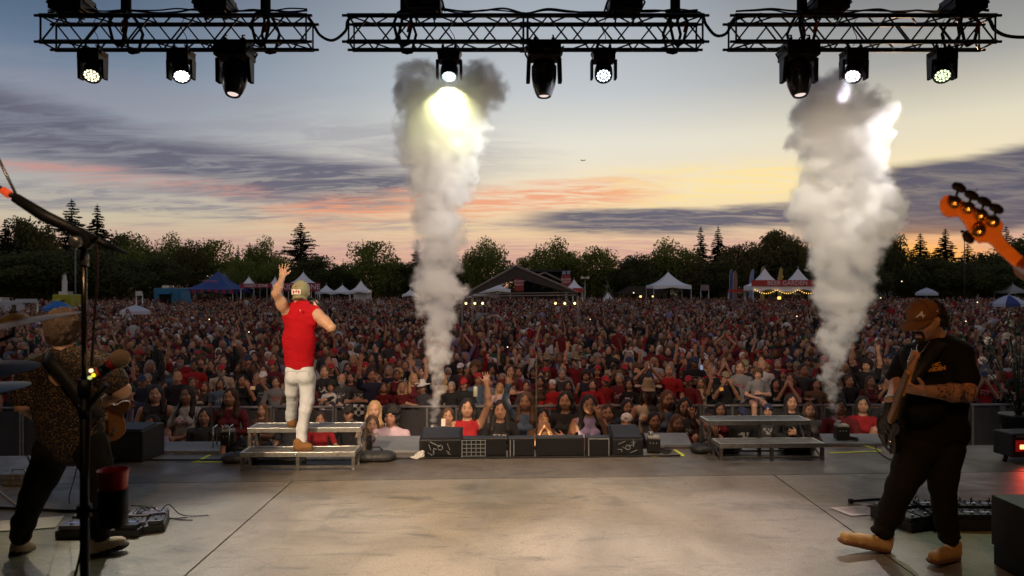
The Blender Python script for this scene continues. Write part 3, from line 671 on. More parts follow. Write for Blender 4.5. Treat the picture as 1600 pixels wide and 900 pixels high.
def jet(px, py, d, lb, frame=False):
    p = P(px, py, d); r = empty('spark_machine', (p.x, p.y, .0 if d < 8.05 else .034), rnd.uniform(-.2, .2))
    mb = MB(); mb.box((0, 0, .09), (.15, .14, .16)); mb.build('housing', BLACK, r, .008)
    mb = MB(); mb.box((0, 0, .182), (.13, .12, .02)); mb.build('cover', mat('pale cover', rgb(.35, .34, .32), .5), r)
    mb = MB(); mb.lathe([(.03, 0), (.03, .05), (.022, .06), (.02, .03)], (-.03, .01, .18), seg=14); mb.build('nozzle', STEEL, r)
    for i in range(4): mb = MB(); mb.tube(smooth_path([(.05, -.02, .02+i*.01), (.14+i*.02, -.08+i*.05, .012), (.2, .03+i*.02, .012), (.1, .09, .012)], 4), .006, 5); mb.build('lead', RUBBER, r)
    if frame:
        for s_ in (-1, 1): mb = MB(); mb.tube([(s_*.09-.06, -.09, 0), (s_*.09-.06, -.09, .23), (s_*.09-.06, .08, .23), (s_*.09-.06, .08, 0)], .009, 6); mb.build('guard', ALU, r)
    for i in range(3): mb = MB(); mb.lathe([(.008, 0), (.006, .003)], (-.04+i*.035, -.071, .12), (0, -1, 0), 8); mb.build('knob', PALE, r)
    tag(r, lb, 'effect machine', 'spark and smoke machines at the stage edge')
jet(357, 700, 8.1, 'steel-framed spark machine with tangled leads on the plate near the singer', True)
jet(680, 700, 8.12, 'small black smoke machine hidden behind the scribbled wedge, smoke rising from it')
jet(1021, 708, 7.9, 'small black spark machine with pale top at the far end of the low boxes')
jet(1315, 697, 8.4, 'black smoke machine with pale top on the plate by the empty riser', False)
B = Body(); B.ell((0, 0, .03), (.05, .04, .035), 0).ell((.03, 0, .05), (.03, .03, .04), 0).ell((-.05, 0, .012), (.05, .05, .014), 0)
o = link('towel', B.mesh('towel', .006, lambda x, y, z, t: .006*vnoise((x, y, z), 40, 5)), None, mat('white towel', rgb(.6, .58, .55), .9, bump=.4)); o.location = P(655, 716, 7.6); o.location.z = 0.004
tag(o, 'crumpled white towel on the deck at the corner of the scribbled wedge', 'towel')
cable([(-5.2, 7.55, .012), (-3.4, 7.5, .012), (-1.4, 7.56, .012), (.5, 7.63, .012), (1.9, 7.7, .012)], .009, 'long black cable lying on the deck in front of the low boxes')
# ------------------------------------------------------------ the three musicians
def skin_mat(name, c, c2, tattoo=False):
    m = mat(name, c, .48, color2=c2, vscale=9, bump=.08, bscale=90); b = m.node_tree.nodes['Principled BSDF']
    b.inputs['Subsurface Weight'].default_value = .15; b.inputs['Subsurface Radius'].default_value = (.012, .005, .003)
    return m
SK1 = skin_mat('tanned skin', rgb(.50, .27, .16), rgb(.56, .32, .2))
SK2 = skin_mat('warm skin', rgb(.46, .24, .15), rgb(.52, .29, .19))
def fabric(name, c, c2=None, bump=.35, bscale=14, rough=.85, fine=True):
    m = mat(name, c, rough, color2=c2 or tuple(x*.8 for x in c[:3])+(1,), vscale=6, bump=bump, bscale=bscale, spec=.15); return m
def rel(v, base): return Vector(v)-Vector(base)

# --- the singer, back to the lens
base = Vector((px7(470, 7.28), 7.28, .19))
def S(px, py, d=7.28): return P(px, py, d)-base
B = Body()
hd = S(470, 456, 7.3)
B.ell(hd, (.082, .1, .118), 0, .02).cap(hd+Vector((0, .03, -.09)), hd+Vector((0, .06, -.07)), .05, .04, 0, .04)
B.cap(S(469, 470), S(469, 482), .058, .055, 0, .03)
for s_ in (-1, 1): B.ell(hd+Vector((s_*.083, .0, -.012)), (.012, .022, .033), 0, .01)
# raised arm
sh = S(449, 487, 7.26); elb = S(431, 459, 7.12); wr = S(441, 434, 7.30); ht = S(443, 417, 7.34)
B.cap(S(460, 489), sh, .035, .06, 0, .04); B.chain([sh, sh.lerp(elb, .5), elb], [.060, .051, .041], 0, .03); B.ell(sh.lerp(elb, .45)+Vector((.0, -.012, -.01)), (.05, .05, .07), 0, .04)
B.chain([elb, elb.lerp(wr, .35), wr], [.041, .045, .027], 0, .03)
hand(B, wr, ht-wr, (0, 1, .2), 1, 1.02, .12, .55, 0)
# microphone arm
sh2 = S(494, 491, 7.27); el2 = S(517, 512, 7.2); wr2 = S(496, 484, 7.42)
B.cap(S(482, 491), sh2, .035, .06, 0, .04); B.chain([sh2, sh2.lerp(el2, .5), el2], [.064, .056, .045], 0, .03); B.chain([el2, el2.lerp(wr2, .4), wr2], [.045, .043, .029], 0, .03)
hand(B, wr2, Vector((-.03, .02, .09)), (-.6, .3, 0), -1, 1.0, .9, .3, 0)
# trunk and legs are under the clothes; kept so the body is whole
B.cap(S(468, 560), S(469, 510), .11, .11, 0, .05, (0, 1, 0, 1.5))
for a, b_, c in ((S(478, 590), S(478, 640), S(472, 690)), (S(458, 590), S(457, 622, 7.4), S(456, 655, 7.52))): B.chain([a, b_, c], [.075, .055, .042], 0, .03)
singer = link('person', B.mesh('singer_body', .0075), None, SK1); singer.location = base
tag(singer, 'singer from behind in red sleeveless shirt and olive cap, arm raised, on the riser', 'person')
# shirt
B = Body()
B.cap(S(468, 566), S(467, 530), .156, .157, 0, .06, (0, 1, 0, 1.45)); B.cap(S(467, 535), S(469, 500), .157, .152, 0, .06, (0, 1, 0, 1.35))
B.cap(S(457, 490), S(483, 490), .072, .072, 0, .06, (0, 1, 0, 1.1)); B.cap(S(462, 478), S(477, 478), .05, .05, 0, .05)
B.cap(S(454, 502), S(450, 485), .066, .070, 0, .04); B.cap(S(487, 504), S(492, 488), .066, .070, 0, .04)
B.cap(S(470, 474), S(470, 480), .066, .07, 0, .02)
def shirt_disp(x, y, z, t):
    f = .008*vnoise((x*.8, y, z*1.5+x*1.2), 8, 1)+.004*vnoise((x*.7+z*.9, y, z*1.8), 22, 2)
    f += .006*np.exp(-((z-(1.25-.9*np.abs(x)))/.03)**2)*(y < 0)   # yoke drag lines
    return f
o = link('sleeveless_shirt', B.mesh('shirt', .0075, shirt_disp), singer, fabric('red jersey', rgb(.50, .008, .014), rgb(.40, .006, .012), .3, 10))
mb = MB(); mb.lathe([(.009, 0), (.009, .002)], S(469.5, 485, 7.14)+Vector((0, -.002, 0)), (0, -1, 0), 10); mb.build('neck_label', mat('red print', rgb(.6, .2, .18), .7), o)
# jeans
B = Body()
hipR, hipL = S(479, 588), S(459, 588)
B.cap(S(460, 578), S(476, 578), .090, .090, 0, .05, (0, 1, 0, .98)).cap(S(463, 572), S(475, 572), .085, .085, 0, .04, (0, 1, 0, 1.1))
B.ell(S(459, 589, 7.24), (.088, .10, .09), 0, .04).ell(S(478, 589, 7.24), (.088, .10, .09), 0, .04)
B.chain([S(480, 592), S(480, 625, 7.26), S(477, 640, 7.24), S(472, 668, 7.24), S(471, 690, 7.24)], [.092, .070, .060, .053, .060], 0, .03)
B.chain([S(458, 592), S(456, 612, 7.33), S(457, 625, 7.4), S(455, 645, 7.47), S(455, 653, 7.5)], [.088, .068, .058, .057, .060], 0, .02)
def jean_disp(x, y, z, t):
    lo = np.clip((.36-z)/.3, 0, 1)
    return .0025*vnoise((x*1.6, y, z*.6), 18, 4)+lo*.009*vnoise((x*.7, y*.7, z*1.5+x*1.8), 24, 5)+.005*np.exp(-((z-.46)/.10)**2)*vnoise((x*.8, y, z*1.8+x*1.5), 26, 9)-.0*x
DEN = mat('bleached denim', rgb(.58, .62, .68), .85, color2=rgb(.70, .72, .74), vscale=5, bump=.3, bscale=30, stretch=(1, 1, .5))
jeans = link('jeans', B.mesh('jeans', .0075, jean_disp), singer, DEN)
STI = mat('denim stitching', rgb(.32, .31, .30), .9)
for s_, cxp in ((-1, 459.5), (1, 478)):
    y = -.112; c = S(cxp, 585)
    mb = MB(); pts = [c+Vector(q) for q in ((-.055, y, .04), (.055, y, .045), (.052, y-.008, -.035), (0, y-.012, -.06), (-.052, y-.008, -.035), (-.055, y, .04))]
    mb.tube(smooth_path(pts, 3), .0022, 5); mb.build('pocket', STI, jeans)
# boots
BT = mat('tan suede boot', rgb(.22, .10, .03), .8, var=.25, vscale=14, bump=.2); SO = mat('brown sole', rgb(.10, .05, .02), .7)
def boot(heel, toe, name='boot', mt=BT, sole=SO, hgt=.1, par=None, vox=.007, w=.042):
    B = Body(); d = (Vector(toe)-Vector(heel)); L = d.length; d.normalize(); h = Vector(heel); up = Vector((0, 0, 1)); up = (up-d*up.dot(d)).normalized()
    B.cap(h+up*(.05)+d*.035, h+up*hgt+d*.03, w*1.02, w*1.05, 0, .03); B.cap(h+up*.045+d*.04, h+up*.04+d*(L-.05), w, w*.9, 0, .035, (up.x, up.y, up.z, 1.15)); B.cap(h+up*.055+d*.07, h+up*.045+d*(L*.6), w*.85, w*.8, 0, .03)
    B.cap(h+up*.010+d*.038, h+up*.010+d*(L-.048), w*1.13, w*1.12, 1, .003, (up.x, up.y, up.z, 2.4))
    o = link(name, B.mesh(name, vox, None, None), par, [mt, sole]); return o
boot(S(460, 705, 7.18), S(491, 703, 7.23), par=singer, hgt=.09)
boot(S(456, 668, 7.45), S(459, 664, 7.74), par=singer, hgt=.1)
# cap worn backwards
B = Body(); B.ell(hd+Vector((0, -.005, .012)), (.094, .118, .112), 0, .01); B.cap(hd+Vector((0, -.1, -.06)), hd+Vector((0, -.06, -.075)), .05, .07, 0, .03, (0, 0, 1, 3.2))
B.cut(hd+Vector((0, .03, -.17)), (.2, .2, .075), .015)
cap = link('cap', B.mesh('cap', .006), singer, mat('olive cap twill', rgb(.24, .21, .10), .85, color2=rgb(.30, .26, .14), vscale=8, bump=.25, bscale=60))
mb = MB()
B2 = Body(); B2.ell(hd+Vector((0, .035, -.045)), (.088, .088, .065), 0, .02); link('hair', B2.mesh('hair', .008, lambda x, y, z, t: .004*vnoise((x, y, z), 60, 2)), singer, mat('dark brown hair', rgb(.03, .018, .01), .7))
pt = hd+Vector((-.012, -.118, .0))
mb = MB(); mb.box((0, 0, 0), (.075, .006, .04)); mb.box((0, .002, 0), (.079, .004, .044)); p_ = mb.build('patch', mat('white patch', rgb(.75, .72, .68), .8), cap); p_.location = pt; p_.rotation_euler = (.05, 0, -.08); p_.scale = (1.25, 1, 1.25)
RF = mat('patch red', rgb(.55, .02, .02), .8)
for q in (-.023, .023): mb = MB(); mb.box((q, -.0035, 0), (.013, .003, .024)); mb.build('flag_bar', RF, p_)
mb = MB(); lf = [(0, .011), (.003, .005), (.009, .006), (.006, 0), (.007, -.004), (.001, -.004), (0, -.010), (-.001, -.004), (-.007, -.004), (-.006, 0), (-.009, .006), (-.003, .005)]
mb.prism([(x, -.0035, z) for x, z in lf][::-1], (0, -.002, 0)); mb.build('leaf_emblem', RF, p_)
mb = MB(); mb.tube([hd+Vector((-.088, -.03, .02)), hd+Vector((-.02, -.121, .06)), hd+Vector((.03, -.12, .07))], .0015, 4); mb.build('seam', SO, cap)
mb = MB(); mb.lathe([(.022, 0), (.024, .006), (.022, .012)], wr+(ht-wr)*-.02, ht-wr, 16); mb.build('bracelet', mat('beaded bracelet', rgb(.12, .08, .05), .6), singer)
mb = MB(); m0 = S(487, 468, 7.43); mb.lathe([(.012, -.14), (.016, -.02), (.018, 0)], m0, (-.75, .1, .55), 14); mb.lathe([(.018, 0), (.025, .012), (.027, .03), (.02, .05), (.006, .058)], m0, (-.75, .1, .55), 14)
o = mb.build('microphone', BLACKM); o.location = base; tag(o, 'black handheld microphone held to the mouth of the singer in red', 'microphone')

# --- the guitarist at the right-hand edge
base = Vector((px7(1460, 4.75), 4.75, 0))
def S(px, py, d=4.75): return P(px, py, d)-base
g_ = empty('person', base)
B = Body(); hd = S(1443, 500, 4.73)
fwd = Vector((-.80, -.42, -.42)).normalized(); side = Vector((-.45, .89, 0)).normalized(); upv = side.cross(fwd)*-1
if upv.z < 0: upv = -upv
B.ell(hd, (.088, .095, .115), 0, .02, (0, 0, .4)).ell(hd+fwd*.02-upv*.06, (.07, .075, .075), 0, .04)
B.ell(hd+fwd*.075-upv*.10, (.034, .034, .034), 0, .03)                                                    # chin
nb = hd+fwd*.098-upv*.012; B.cap(nb+upv*.02, nb+fwd*.002-upv*.02, .010, .014, 0, .012)                       # nose
B.ell(hd+fwd*.086-upv*.062, (.02, .02, .010), 3, .008)                                                      # lips
for s_ in (-1, 1):
    B.ell(hd+fwd*.07+side*s_*.045-upv*.03, (.03, .03, .026), 0, .03)
    B.ell(hd+side*s_*.088-fwd*.012-upv*.012, (.018, .022, .034), 0, .008)
    B.cut(hd+fwd*.105+side*s_*.036+upv*.012, (.022, .022, .014), .01)
    B.ell(hd+fwd*.085+side*s_*.036+upv*.010, (.014, .014, .012), 0, .003)
nk = S(1462, 531, 4.76); B.cap(hd-upv*.06-fwd*.03, nk, .066, .075, 0, .04)
# near arm (fretting hand), bare from the sleeve on
sh = S(1500, 556, 4.66); el = S(1511, 615, 4.52); wr = S(1447, 611, 4.42)
B.chain([sh, sh.lerp(el, .55), el], [.085, .072, .055], 0, .03); B.chain([el, el.lerp(wr, .35), wr], [.056, .06, .036], 0, .03)
hand(B, wr, Vector((-1, -.05, .14)), (0, .55, .85), 1, 1.16, .75, .25, 0)
# far arm (picking hand)
sh2 = S(1418, 560, 4.95); el2 = S(1394, 600, 4.98); wr2 = S(1392, 628, 4.78)
B.chain([sh2, el2], [.07, .052], 0, .03); B.chain([S(1404, 590, 4.95), wr2], [.045, .034], 0, .03)
hand(B, wr2, Vector((.02, -.35, -.9)), (.8, -.2, 0), -1, 1.1, .7, .25, 0)
B.cap(S(1462, 660), S(1464, 590), .15, .14, 0, .05, (0, 1, 0, 1.4))
for a, b_, c in ((S(1430, 690), S(1408, 757, 4.78), S(1379, 830, 4.9)), (S(1478, 690, 4.74), S(1472, 757, 4.74), S(1482, 840, 4.76))): B.chain([a, b_, c], [.07, .06, .05], 0, .03)
TAT = skin_mat('tattooed skin', rgb(.42, .21, .13), rgb(.48, .25, .16))
t = TAT.node_tree; bs = t.nodes['Principled BSDF']; src = bs.inputs['Base Color'].links[0].from_socket
tcn = N(t, 'ShaderNodeTexCoord'); n = N(t, 'ShaderNodeTexNoise'); n.inputs['Scale'].default_value = 22; n.inputs['Detail'].default_value = 3; n.inputs['Distortion'].default_value = 2.5; t.links.new(tcn.outputs['Object'], n.inputs['Vector'])
t.links.new(mixc(t, ramp(t, n.outputs[0], [(.50, 0.0), (.56, .85)]), src, rgb(.035, .03, .03)), bs.inputs['Base Color'])
LIP = mat('lips', rgb(.35, .12, .09), .5)
wr_np, el_np = np.array(wr), np.array(el)
def tfn(c, mi):
    mi = mi.copy(); ab = el_np-wr_np; tt = ((c-wr_np)@ab)/(ab@ab); dist = np.linalg.norm(c-(wr_np+np.clip(tt, 0, 1)[:, None]*ab), axis=1)
    z = c[:, 2]; near = (dist < .12) & (tt > .15); up = (c[:, 0] > (S(1495, 0).x)) & (z > S(0, 640).z) & (z < S(0, 580).z)
    mi[(mi == 0) & (near | up)] = 1; mi[mi == 3] = 2; return mi
body = link('body', B.mesh('guitarist_body', .0075, None, tfn), g_, [SK2, TAT, LIP])
tag(g_, 'bearded guitarist in black t-shirt, brown cap and tan shoes, stepping forward', 'person')
# t-shirt
B = Body()
B.cap(S(1461, 662), S(1462, 610), .185, .205, 0, .06, (0, 1, 0, 1.2)); B.cap(S(1462, 620), S(1463, 570), .205, .19, 0, .06, (0, 1, 0, 1.25)); B.ell(S(1440, 625, 4.64), (.15, .16, .17), 0, .08)
B.cap(S(1430, 556, 4.85), S(1490, 553, 4.7), .095, .098, 0, .07); B.cap(S(1450, 540), S(1474, 539), .07, .07, 0, .05)
B.cap(sh, sh.lerp(el, .62), .096, .090, 0, .04); B.cap(sh2, sh2.lerp(el2, .72), .085, .074, 0, .04)
B.cap(S(1440, 676), S(1482, 674), .135, .14, 0, .05, (0, 1, 0, 1.1))
TS = fabric('black cotton', rgb(.007, .006, .0055), rgb(.011, .009, .008), .35, 9)
shirt = link('t_shirt', B.mesh('tshirt', .0085, lambda x, y, z, t: .009*vnoise((x, y, z*1.3+x*.7), 7, 8)+.005*vnoise((x+z*.6, y, z*1.8), 17, 9)), g_, TS)
PR = mat('orange print', rgb(.75, .34, .04), .7)
def front_text(body, px, py, size, sk):
    # the print sits on the chest: project on to the shirt
    o = text(body, S(px, py, 4.515), size, PR, g_, (PI/2, -.16, -.10), .0008, 0, 'shirt_print', .0012); return o
prints = [front_text('MANIC', 1458, 570, .030, 0), front_text('MAIDEN', 1461, 577, .036, 0)]
# trousers, shoes
B = Body()
B.cap(S(1437, 692), S(1473, 692), .115, .12, 0, .06, (0, 1, 0, 1.05))
B.chain([S(1433, 700), S(1420, 735, 4.76), S(1408, 760, 4.78), S(1392, 800, 4.86), S(1381, 826, 4.9)], [.13, .108, .09, .082, .076], 0, .03)
B.chain([S(1476, 700), S(1473, 740, 4.74), S(1473, 765, 4.74), S(1478, 815, 4.76), S(1483, 836, 4.77)], [.13, .1, .085, .074, .07], 0, .015)
link('trousers', B.mesh('trousers', .0085, lambda x, y, z, t: .006*vnoise((x, y, z*1.6+x), 10, 11)+np.clip((.5-z)/.4, 0, 1)*.010*vnoise((x*.5, y*.6, z*2.4+x), 17, 12)), g_, fabric('black chino', rgb(.010, .008, .007), rgb(.015, .012, .010), .3, 10))
SH = mat('tan leather sneaker', rgb(.46, .27, .10), .55, var=.15, vscale=12, bump=.15); SS = mat('gum sole', rgb(.14, .06, .02), .6); LACE = mat('cream laces', rgb(.85, .75, .6), .8)
def sneaker(heel, toe, par, nm='sneaker', sh=SH, so=SS, lc=LACE):
    o = boot(heel, toe, nm, sh, so, .10, par, .0065, .048); d = (Vector(toe)-Vector(heel)); L = d.length; d.normalize(); up = Vector((0, 0, 1)); up = (up-d*up.dot(d)).normalized(); s = d.cross(up)
    for i in range(6):
        c = Vector(heel)+d*(.10+i*.022)+up*(.108-i*.008); mb = MB(); mb.tube([c-s*.03-up*.018+d*.008, c, c+s*.03-up*.018-d*.008], .0048, 6); mb.build('lace', lc, o)
    return o
sneaker(S(1386, 862, 4.92), S(1311, 846, 4.84)+Vector((0, 0, .0)), g_); sneaker(S(1492, 872, 4.80), S(1455, 880, 4.62), g_)
# hair, beard, cap
HB = mat('dark curly hair', rgb(.022, .012, .007), .65, bump=.9, bscale=60)
B = Body(); bk = hd-fwd*.085-upv*.0; B.ell(hd-fwd*.03-upv*.005, (.092, .1, .09), 0, .03); B.ell(bk+Vector((.04, .02, -.01)), (.07, .07, .08), 0, .04).ell(bk+Vector((.075, .03, -.05)), (.055, .06, .07), 0, .04).ell(bk+Vector((.045, .02, .05)), (.05, .05, .05), 0, .04)
B.cut(hd+fwd*.09-upv*.05, (.115, .12, .13), .02); B.cut(hd+Vector((-.0, -.11, -.03)), (.05, .05, .05), .01)
hair = link('hair', B.mesh('hair', .006, lambda x, y, z, t: .012*vnoise((x, y, z), 45, 13)+.008*vnoise((x, y, z), 90, 14)), g_, HB)
B = Body(); B.ell(hd+fwd*.088-upv*.108, (.032, .032, .034), 0, .02).cap(hd+fwd*.098-upv*.045+side*.03, hd+fwd*.104-upv*.043, .009, .010, 0, .01).cap(hd+fwd*.098-upv*.045-side*.03, hd+fwd*.104-upv*.043, .009, .010, 0, .01)
for s_ in (-1, 1): B.cap(hd+fwd*.098-upv*.048+side*s_*.032, hd+fwd*.088-upv*.095+side*s_*.026, .008, .012, 0, .01)
link('goatee', B.mesh('goatee', .004, lambda x, y, z, t: .003*vnoise((x, y, z), 120, 14)), g_, HB)
CP = mat('rust brown cap canvas', rgb(.16, .065, .018), .85, color2=rgb(.21, .085, .024), vscale=9, bump=.2, bscale=70)
B = Body(); cc = hd+upv*.05-fwd*.01
Rm = Matrix((side, fwd, upv)).transposed().to_euler()
B.ell(cc, (.098, .112, .098), 0, .01, Rm); B.cut(cc-upv*.148, (.2, .2, .092), .01)
bc_ = cc.copy()
cap = link('cap', B.mesh('cap', .005), g_, CP)
B = Body(); B.chain([cc+fwd*.045-upv*.034, cc+fwd*.10-upv*.032, cc+fwd*.142-upv*.038], [.084, .074, .052], 0, .03, (upv.x, upv.y, upv.z, 5.0)); link('brim', B.mesh('brim', .0045), cap, CP)
for k in range(3):
    aa = -1.1+k*1.1; q0 = cc+upv*.099; q1 = cc+(fwd*math.cos(aa)+side*math.sin(aa))*.104+upv*.01; md_ = cc+((q0-cc)+(q1-cc)).normalized()*.1075; mb = MB(); mb.tube(smooth_path([q0, md_, q1], 5), .0016, 4); mb.build('seam', mat('cap seam', rgb(.14, .05, .014), .9), cap)
mb = MB(); mb.lathe([(.008, 0), (.006, .005)], cc+upv*.098, upv, 10); mb.build('button', CP, cap)
def on_cap(vx, vy): # direction over the crown: side / up mix toward the lens
    d = (fwd*.55-side*.75*1.0+upv*.25).normalized(); return d
ld = (fwd*.86-side*.42+upv*.30).normalized(); lp = cc+ld*.112
zq = ld.to_track_quat('Z', 'Y').to_euler()
ct = text('A', lp+Vector((0, 0, 0)), .062, mat('white embroidery', rgb(.75, .72, .68), .7), cap, zq, .001, .25, 'cap_letter', .0009)
mb = MB()
# script flourish through the letter
X_ = Matrix.Rotation(0, 3, 'X'); Rz = ld.to_track_quat('Z', 'Y').to_matrix()
fp = [lp+Rz @ Vector(q) for q in ((-.03, -.02, .001), (-.015, -.004, .001), (.005, .002, .001), (.022, -.006, .001), (.03, .002, .001))]
mb.tube(smooth_path(fp, 4), .0022, 5); mb.build('cap_letter', MATS['white embroidery'], cap)
ld2 = (-side*.93-fwd*.1+upv*.12).normalized(); mb = MB(); mb.lathe([(.008, 0), (.008, .002)], cc+ld2*.1, ld2, 8); mb.build('cap_emblem', MATS['white embroidery'], cap)
ep = hd-side*.102-fwd*.012-upv*.015; mb = MB(); mb.lathe([(.011, 0), (.012, .01), (.006, .016)], ep, -side, 12); mb.tube([ep-side*.01, ep-upv*.03-fwd*.01, ep-upv*.09-fwd*.05], .002, 5); mb.build('earphone', BLACK, g_)
mb = MB(); np_ = [S(1452, 533, 4.62), S(1444, 546, 4.53), S(1438, 552, 4.5), S(1436, 553, 4.5), S(1432, 545, 4.6), S(1434, 538, 4.7)]; mb.tube(smooth_path(np_, 4), .0028, 5); mb.box(S(1438, 557, 4.49), (.007, .004, .034)); mb.box(S(1438, 555, 4.49), (.02, .004, .006)); mb.build('necklace', mat('silver chain', rgb(.6, .55, .45), .3, 1), g_)
mb = MB(); mb.lathe([(.042, -.012), (.044, 0), (.042, .012)], wr2+Vector((0, 0, .01)), wr2-el2, 16); mb.build('wristband', mat('pale wristband', rgb(.4, .38, .36), .8), g_)
# electric guitar (headstock toward the lens)
gt = empty('electric_guitar', base); A = S(1392, 668, 4.72); H = S(1430, 566, 4.30); ax_ = (H-A).normalized(); nrm = Vector((-.97, -.16, .12)); nrm = (nrm-ax_*nrm.dot(ax_)).normalized(); tx = ax_.cross(nrm)
Rg = Matrix((tx, ax_, nrm)).transposed()
def gp(x, y, z=0): return A+Rg @ Vector((x, y, z))
outline = [(-.10, -.17), (-.15, -.10), (-.145, -.02), (-.105, .05), (-.13, .12), (-.12, .17), (-.08, .175), (-.05, .13), (-.03, .1), (.03, .1), (.05, .13), (.09, .15), (.12, .13), (.115, .07), (.10, .03), (.14, -.03), (.16, -.10), (.12, -.17), (.05, -.2), (-.04, -.2)]
outline = [(x*.9, y*.88) for x, y in outline]
sm = smooth_path([Vector((x, y, 0)) for x, y in outline+[outline[0]]], 4)[:-1]
mb = MB(); mb.prism([gp(v.x, v.y, -.02) for v in sm], nrm*.04); mb.build('guitar_body', mat('gloss black lacquer', rgb(.008, .007, .007), .3, spec=.3), gt, .004)
mb = MB(); pg = smooth_path([Vector((x*.78, y*.8-.01, 0)) for x, y in outline[1:16]]+[Vector((.1, -.1, 0))], 3); mb.prism([gp(v.x*.9, v.y, .0205) for v in pg], nrm*.002); mb.build('pickguard', mat('amber pickguard', rgb(.045, .03, .018), .45, var=.5, vscale=30), gt)
NL = (H-A).length
mb = MB(); mb.prism([gp(-.027, .09, .02), gp(.027, .09, .02), gp(.021, NL-.09, .02), gp(-.021, NL-.09, .02)], nrm*.014); mb.build('fretboard', mat('maple board', rgb(.28, .13, .04), .4), gt)
mb = MB(); mb.tube([gp(0, .07, .01), gp(0, NL-.08, .01)], [.027, .021], 10); mb.build('neck', mat('maple neck', rgb(.55, .28, .10), .35), gt)
for i in range(14): mb = MB(); y = .12+i*(NL-.24)/14; mb.tube([gp(-.022, y, .035), gp(.022, y, .035)], .0013, 4); mb.build('fret', STEEL, gt)
mb = MB(); hs = [(-.022, NL-.09), (-.036, NL-.05), (-.03, NL+.08), (.0, NL+.1), (.03, NL+.085), (.026, NL+.03), (.03, NL-.04), (.02, NL-.09)]; mb.prism([gp(x, y, .006) for x, y in hs], nrm*.014); mb.build('headstock', mat('orange headstock', rgb(.60, .24, .07), .3), gt, .002)
for i in range(6): mb = MB(); mb.lathe([(.005, 0), (.005, .012)], gp(-.014+.004*i, NL-.04+i*.021, .02), nrm, 8); mb.lathe([(.006, 0), (.008, .012), (.005, .016)], gp(-.036, NL-.04+i*.021, .01), -tx, 8); mb.build('tuner', CHROME, gt)
for i in range(6): x = -.015+i*.006; mb = MB(); mb.tube([gp(x*1.3, -.09, .036), gp(x, NL-.06, .037)], .0006, 4); mb.build('string', STEEL, gt)
for y in (-.07, -.02, .045): mb = MB(); mb.box(gp(0, y, .026), (.07, .018, .012), Rg); mb.build('pickup', BLACK, gt)
mb = MB(); mb.box(gp(0, -.11, .027), (.075, .035, .012), Rg); mb.build('bridge', mat('tarnished bridge', rgb(.12, .11, .10), .4, 1), gt)
for k in range(3): mb = MB(); mb.lathe([(.012, 0), (.01, .014)], gp(.075+.012*k, -.05-.045*k, .022), nrm, 12); mb.build('knob', CHROME, gt)
tag(gt, 'black electric guitar with maple neck held upright by the bearded guitarist', 'guitar')
STR = mat('black leather strap', rgb(.012, .011, .010), .6, bump=.2)
def ribbon(pts, w, nvec, m, name, par, th=.005):
    pts = smooth_path(pts, 5); mb = MB(); ns = nvec if isinstance(nvec, list) else [nvec]*2
    L_ = len(pts); vs = []
    for i, p in enumerate(pts):
        d = (pts[min(i+1, L_-1)]-pts[max(i-1, 0)]).normalized(); n = Vector(ns[0]).lerp(Vector(ns[1]), i/(L_-1)).normalized(); s = d.cross(n).normalized()*w/2
        vs += [p-s, p+s, p+s+n*th, p-s+n*th]
    fs = []
    for i in range(L_-1):
        for k in range(4): a = i*4+k; b = i*4+(k+1) % 4; fs.append((a, b, b+4, a+4))
    mb._add(vs, fs, 0, True); return mb.build(name, m, par)
ribbon([S(1408, 655, 4.6), S(1420, 610, 4.46), S(1445, 570, 4.47), S(1468, 541, 4.60), S(1478, 533, 4.75), S(1480, 540, 4.9)], .065, [(0, -1, .1), (0, -.2, 1)], STR, 'strap', gt)

# --- the guitarist in the patterned shirt, dark against the crowd
base = Vector((px7(105, 4.8), 4.8, 0))
def S(px, py, d=4.8): return P(px, py, d)-base
B = Body(); hd = S(100, 513, 4.8)
B.ell(hd, (.085, .1, .12), 0, .02).cap(S(100, 530), S(101, 552), .062, .075, 0, .04)
for s_ in (-1, 1): B.ell(hd+Vector((s_*.088, 0, -.02)), (.014, .022, .034), 0, .01)
shL, elL, wrL = S(53, 577), S(37, 632, 4.72), S(60, 655, 5.0)
shR, elR, wrR = S(158, 575), S(190, 610, 4.82), S(158, 632, 5.02)
B.chain([shL, elL], [.075, .05], 0, .03).chain([elL, wrL], [.05, .034], 0, .03).chain([shR, elR], [.078, .056], 0, .03).chain([elR, wrR], [.056, .036], 0, .03)
hand(B, wrR, (-.6, .3, -.1), (0, 1, 0), -1, 1.05, .8, .2); hand(B, wrL, (.8, .4, .1), (0, 1, 0), 1, 1.05, .8, .2)
B.cap(S(105, 680), S(105, 590), .15, .17, 0, .05, (0, 1, 0, 1.3))
for a, b_, c in ((S(80, 700), S(56, 762, 4.8), S(34, 835, 4.84)), (S(148, 700), S(158, 765, 4.9), S(158, 832, 4.86))): B.chain([a, b_, c], [.09, .065, .045], 0, .03)
g2 = link('person', B.mesh('guitarist2', .0085), None, skin_mat('shaded skin', rgb(.42, .24, .15), rgb(.46, .27, .17))); g2.location = base
tag(g2, 'guitarist from behind in brown speckled shirt by the near microphone stand', 'person')
B = Body(); B.cap(S(107, 660), S(103, 600), .215, .22, 0, .06, (0, 1, 0, 1.7)); B.cap(S(110, 678), S(106, 640), .222, .215, 0, .06, (0, 1, 0, 1.6)); B.cap(S(68, 574), S(142, 570), .088, .092, 0, .08, (0, 1, 0, 1.0)); B.cap(S(85, 556), S(118, 555), .06, .06, 0, .05)
B.cap(shL, shL.lerp(elL, .78), .1, .085, 0, .04); B.cap(shR, shR.lerp(elR, .66), .1, .092, 0, .04); B.cap(S(101, 541), S(101, 549), .07, .08, 0, .02)
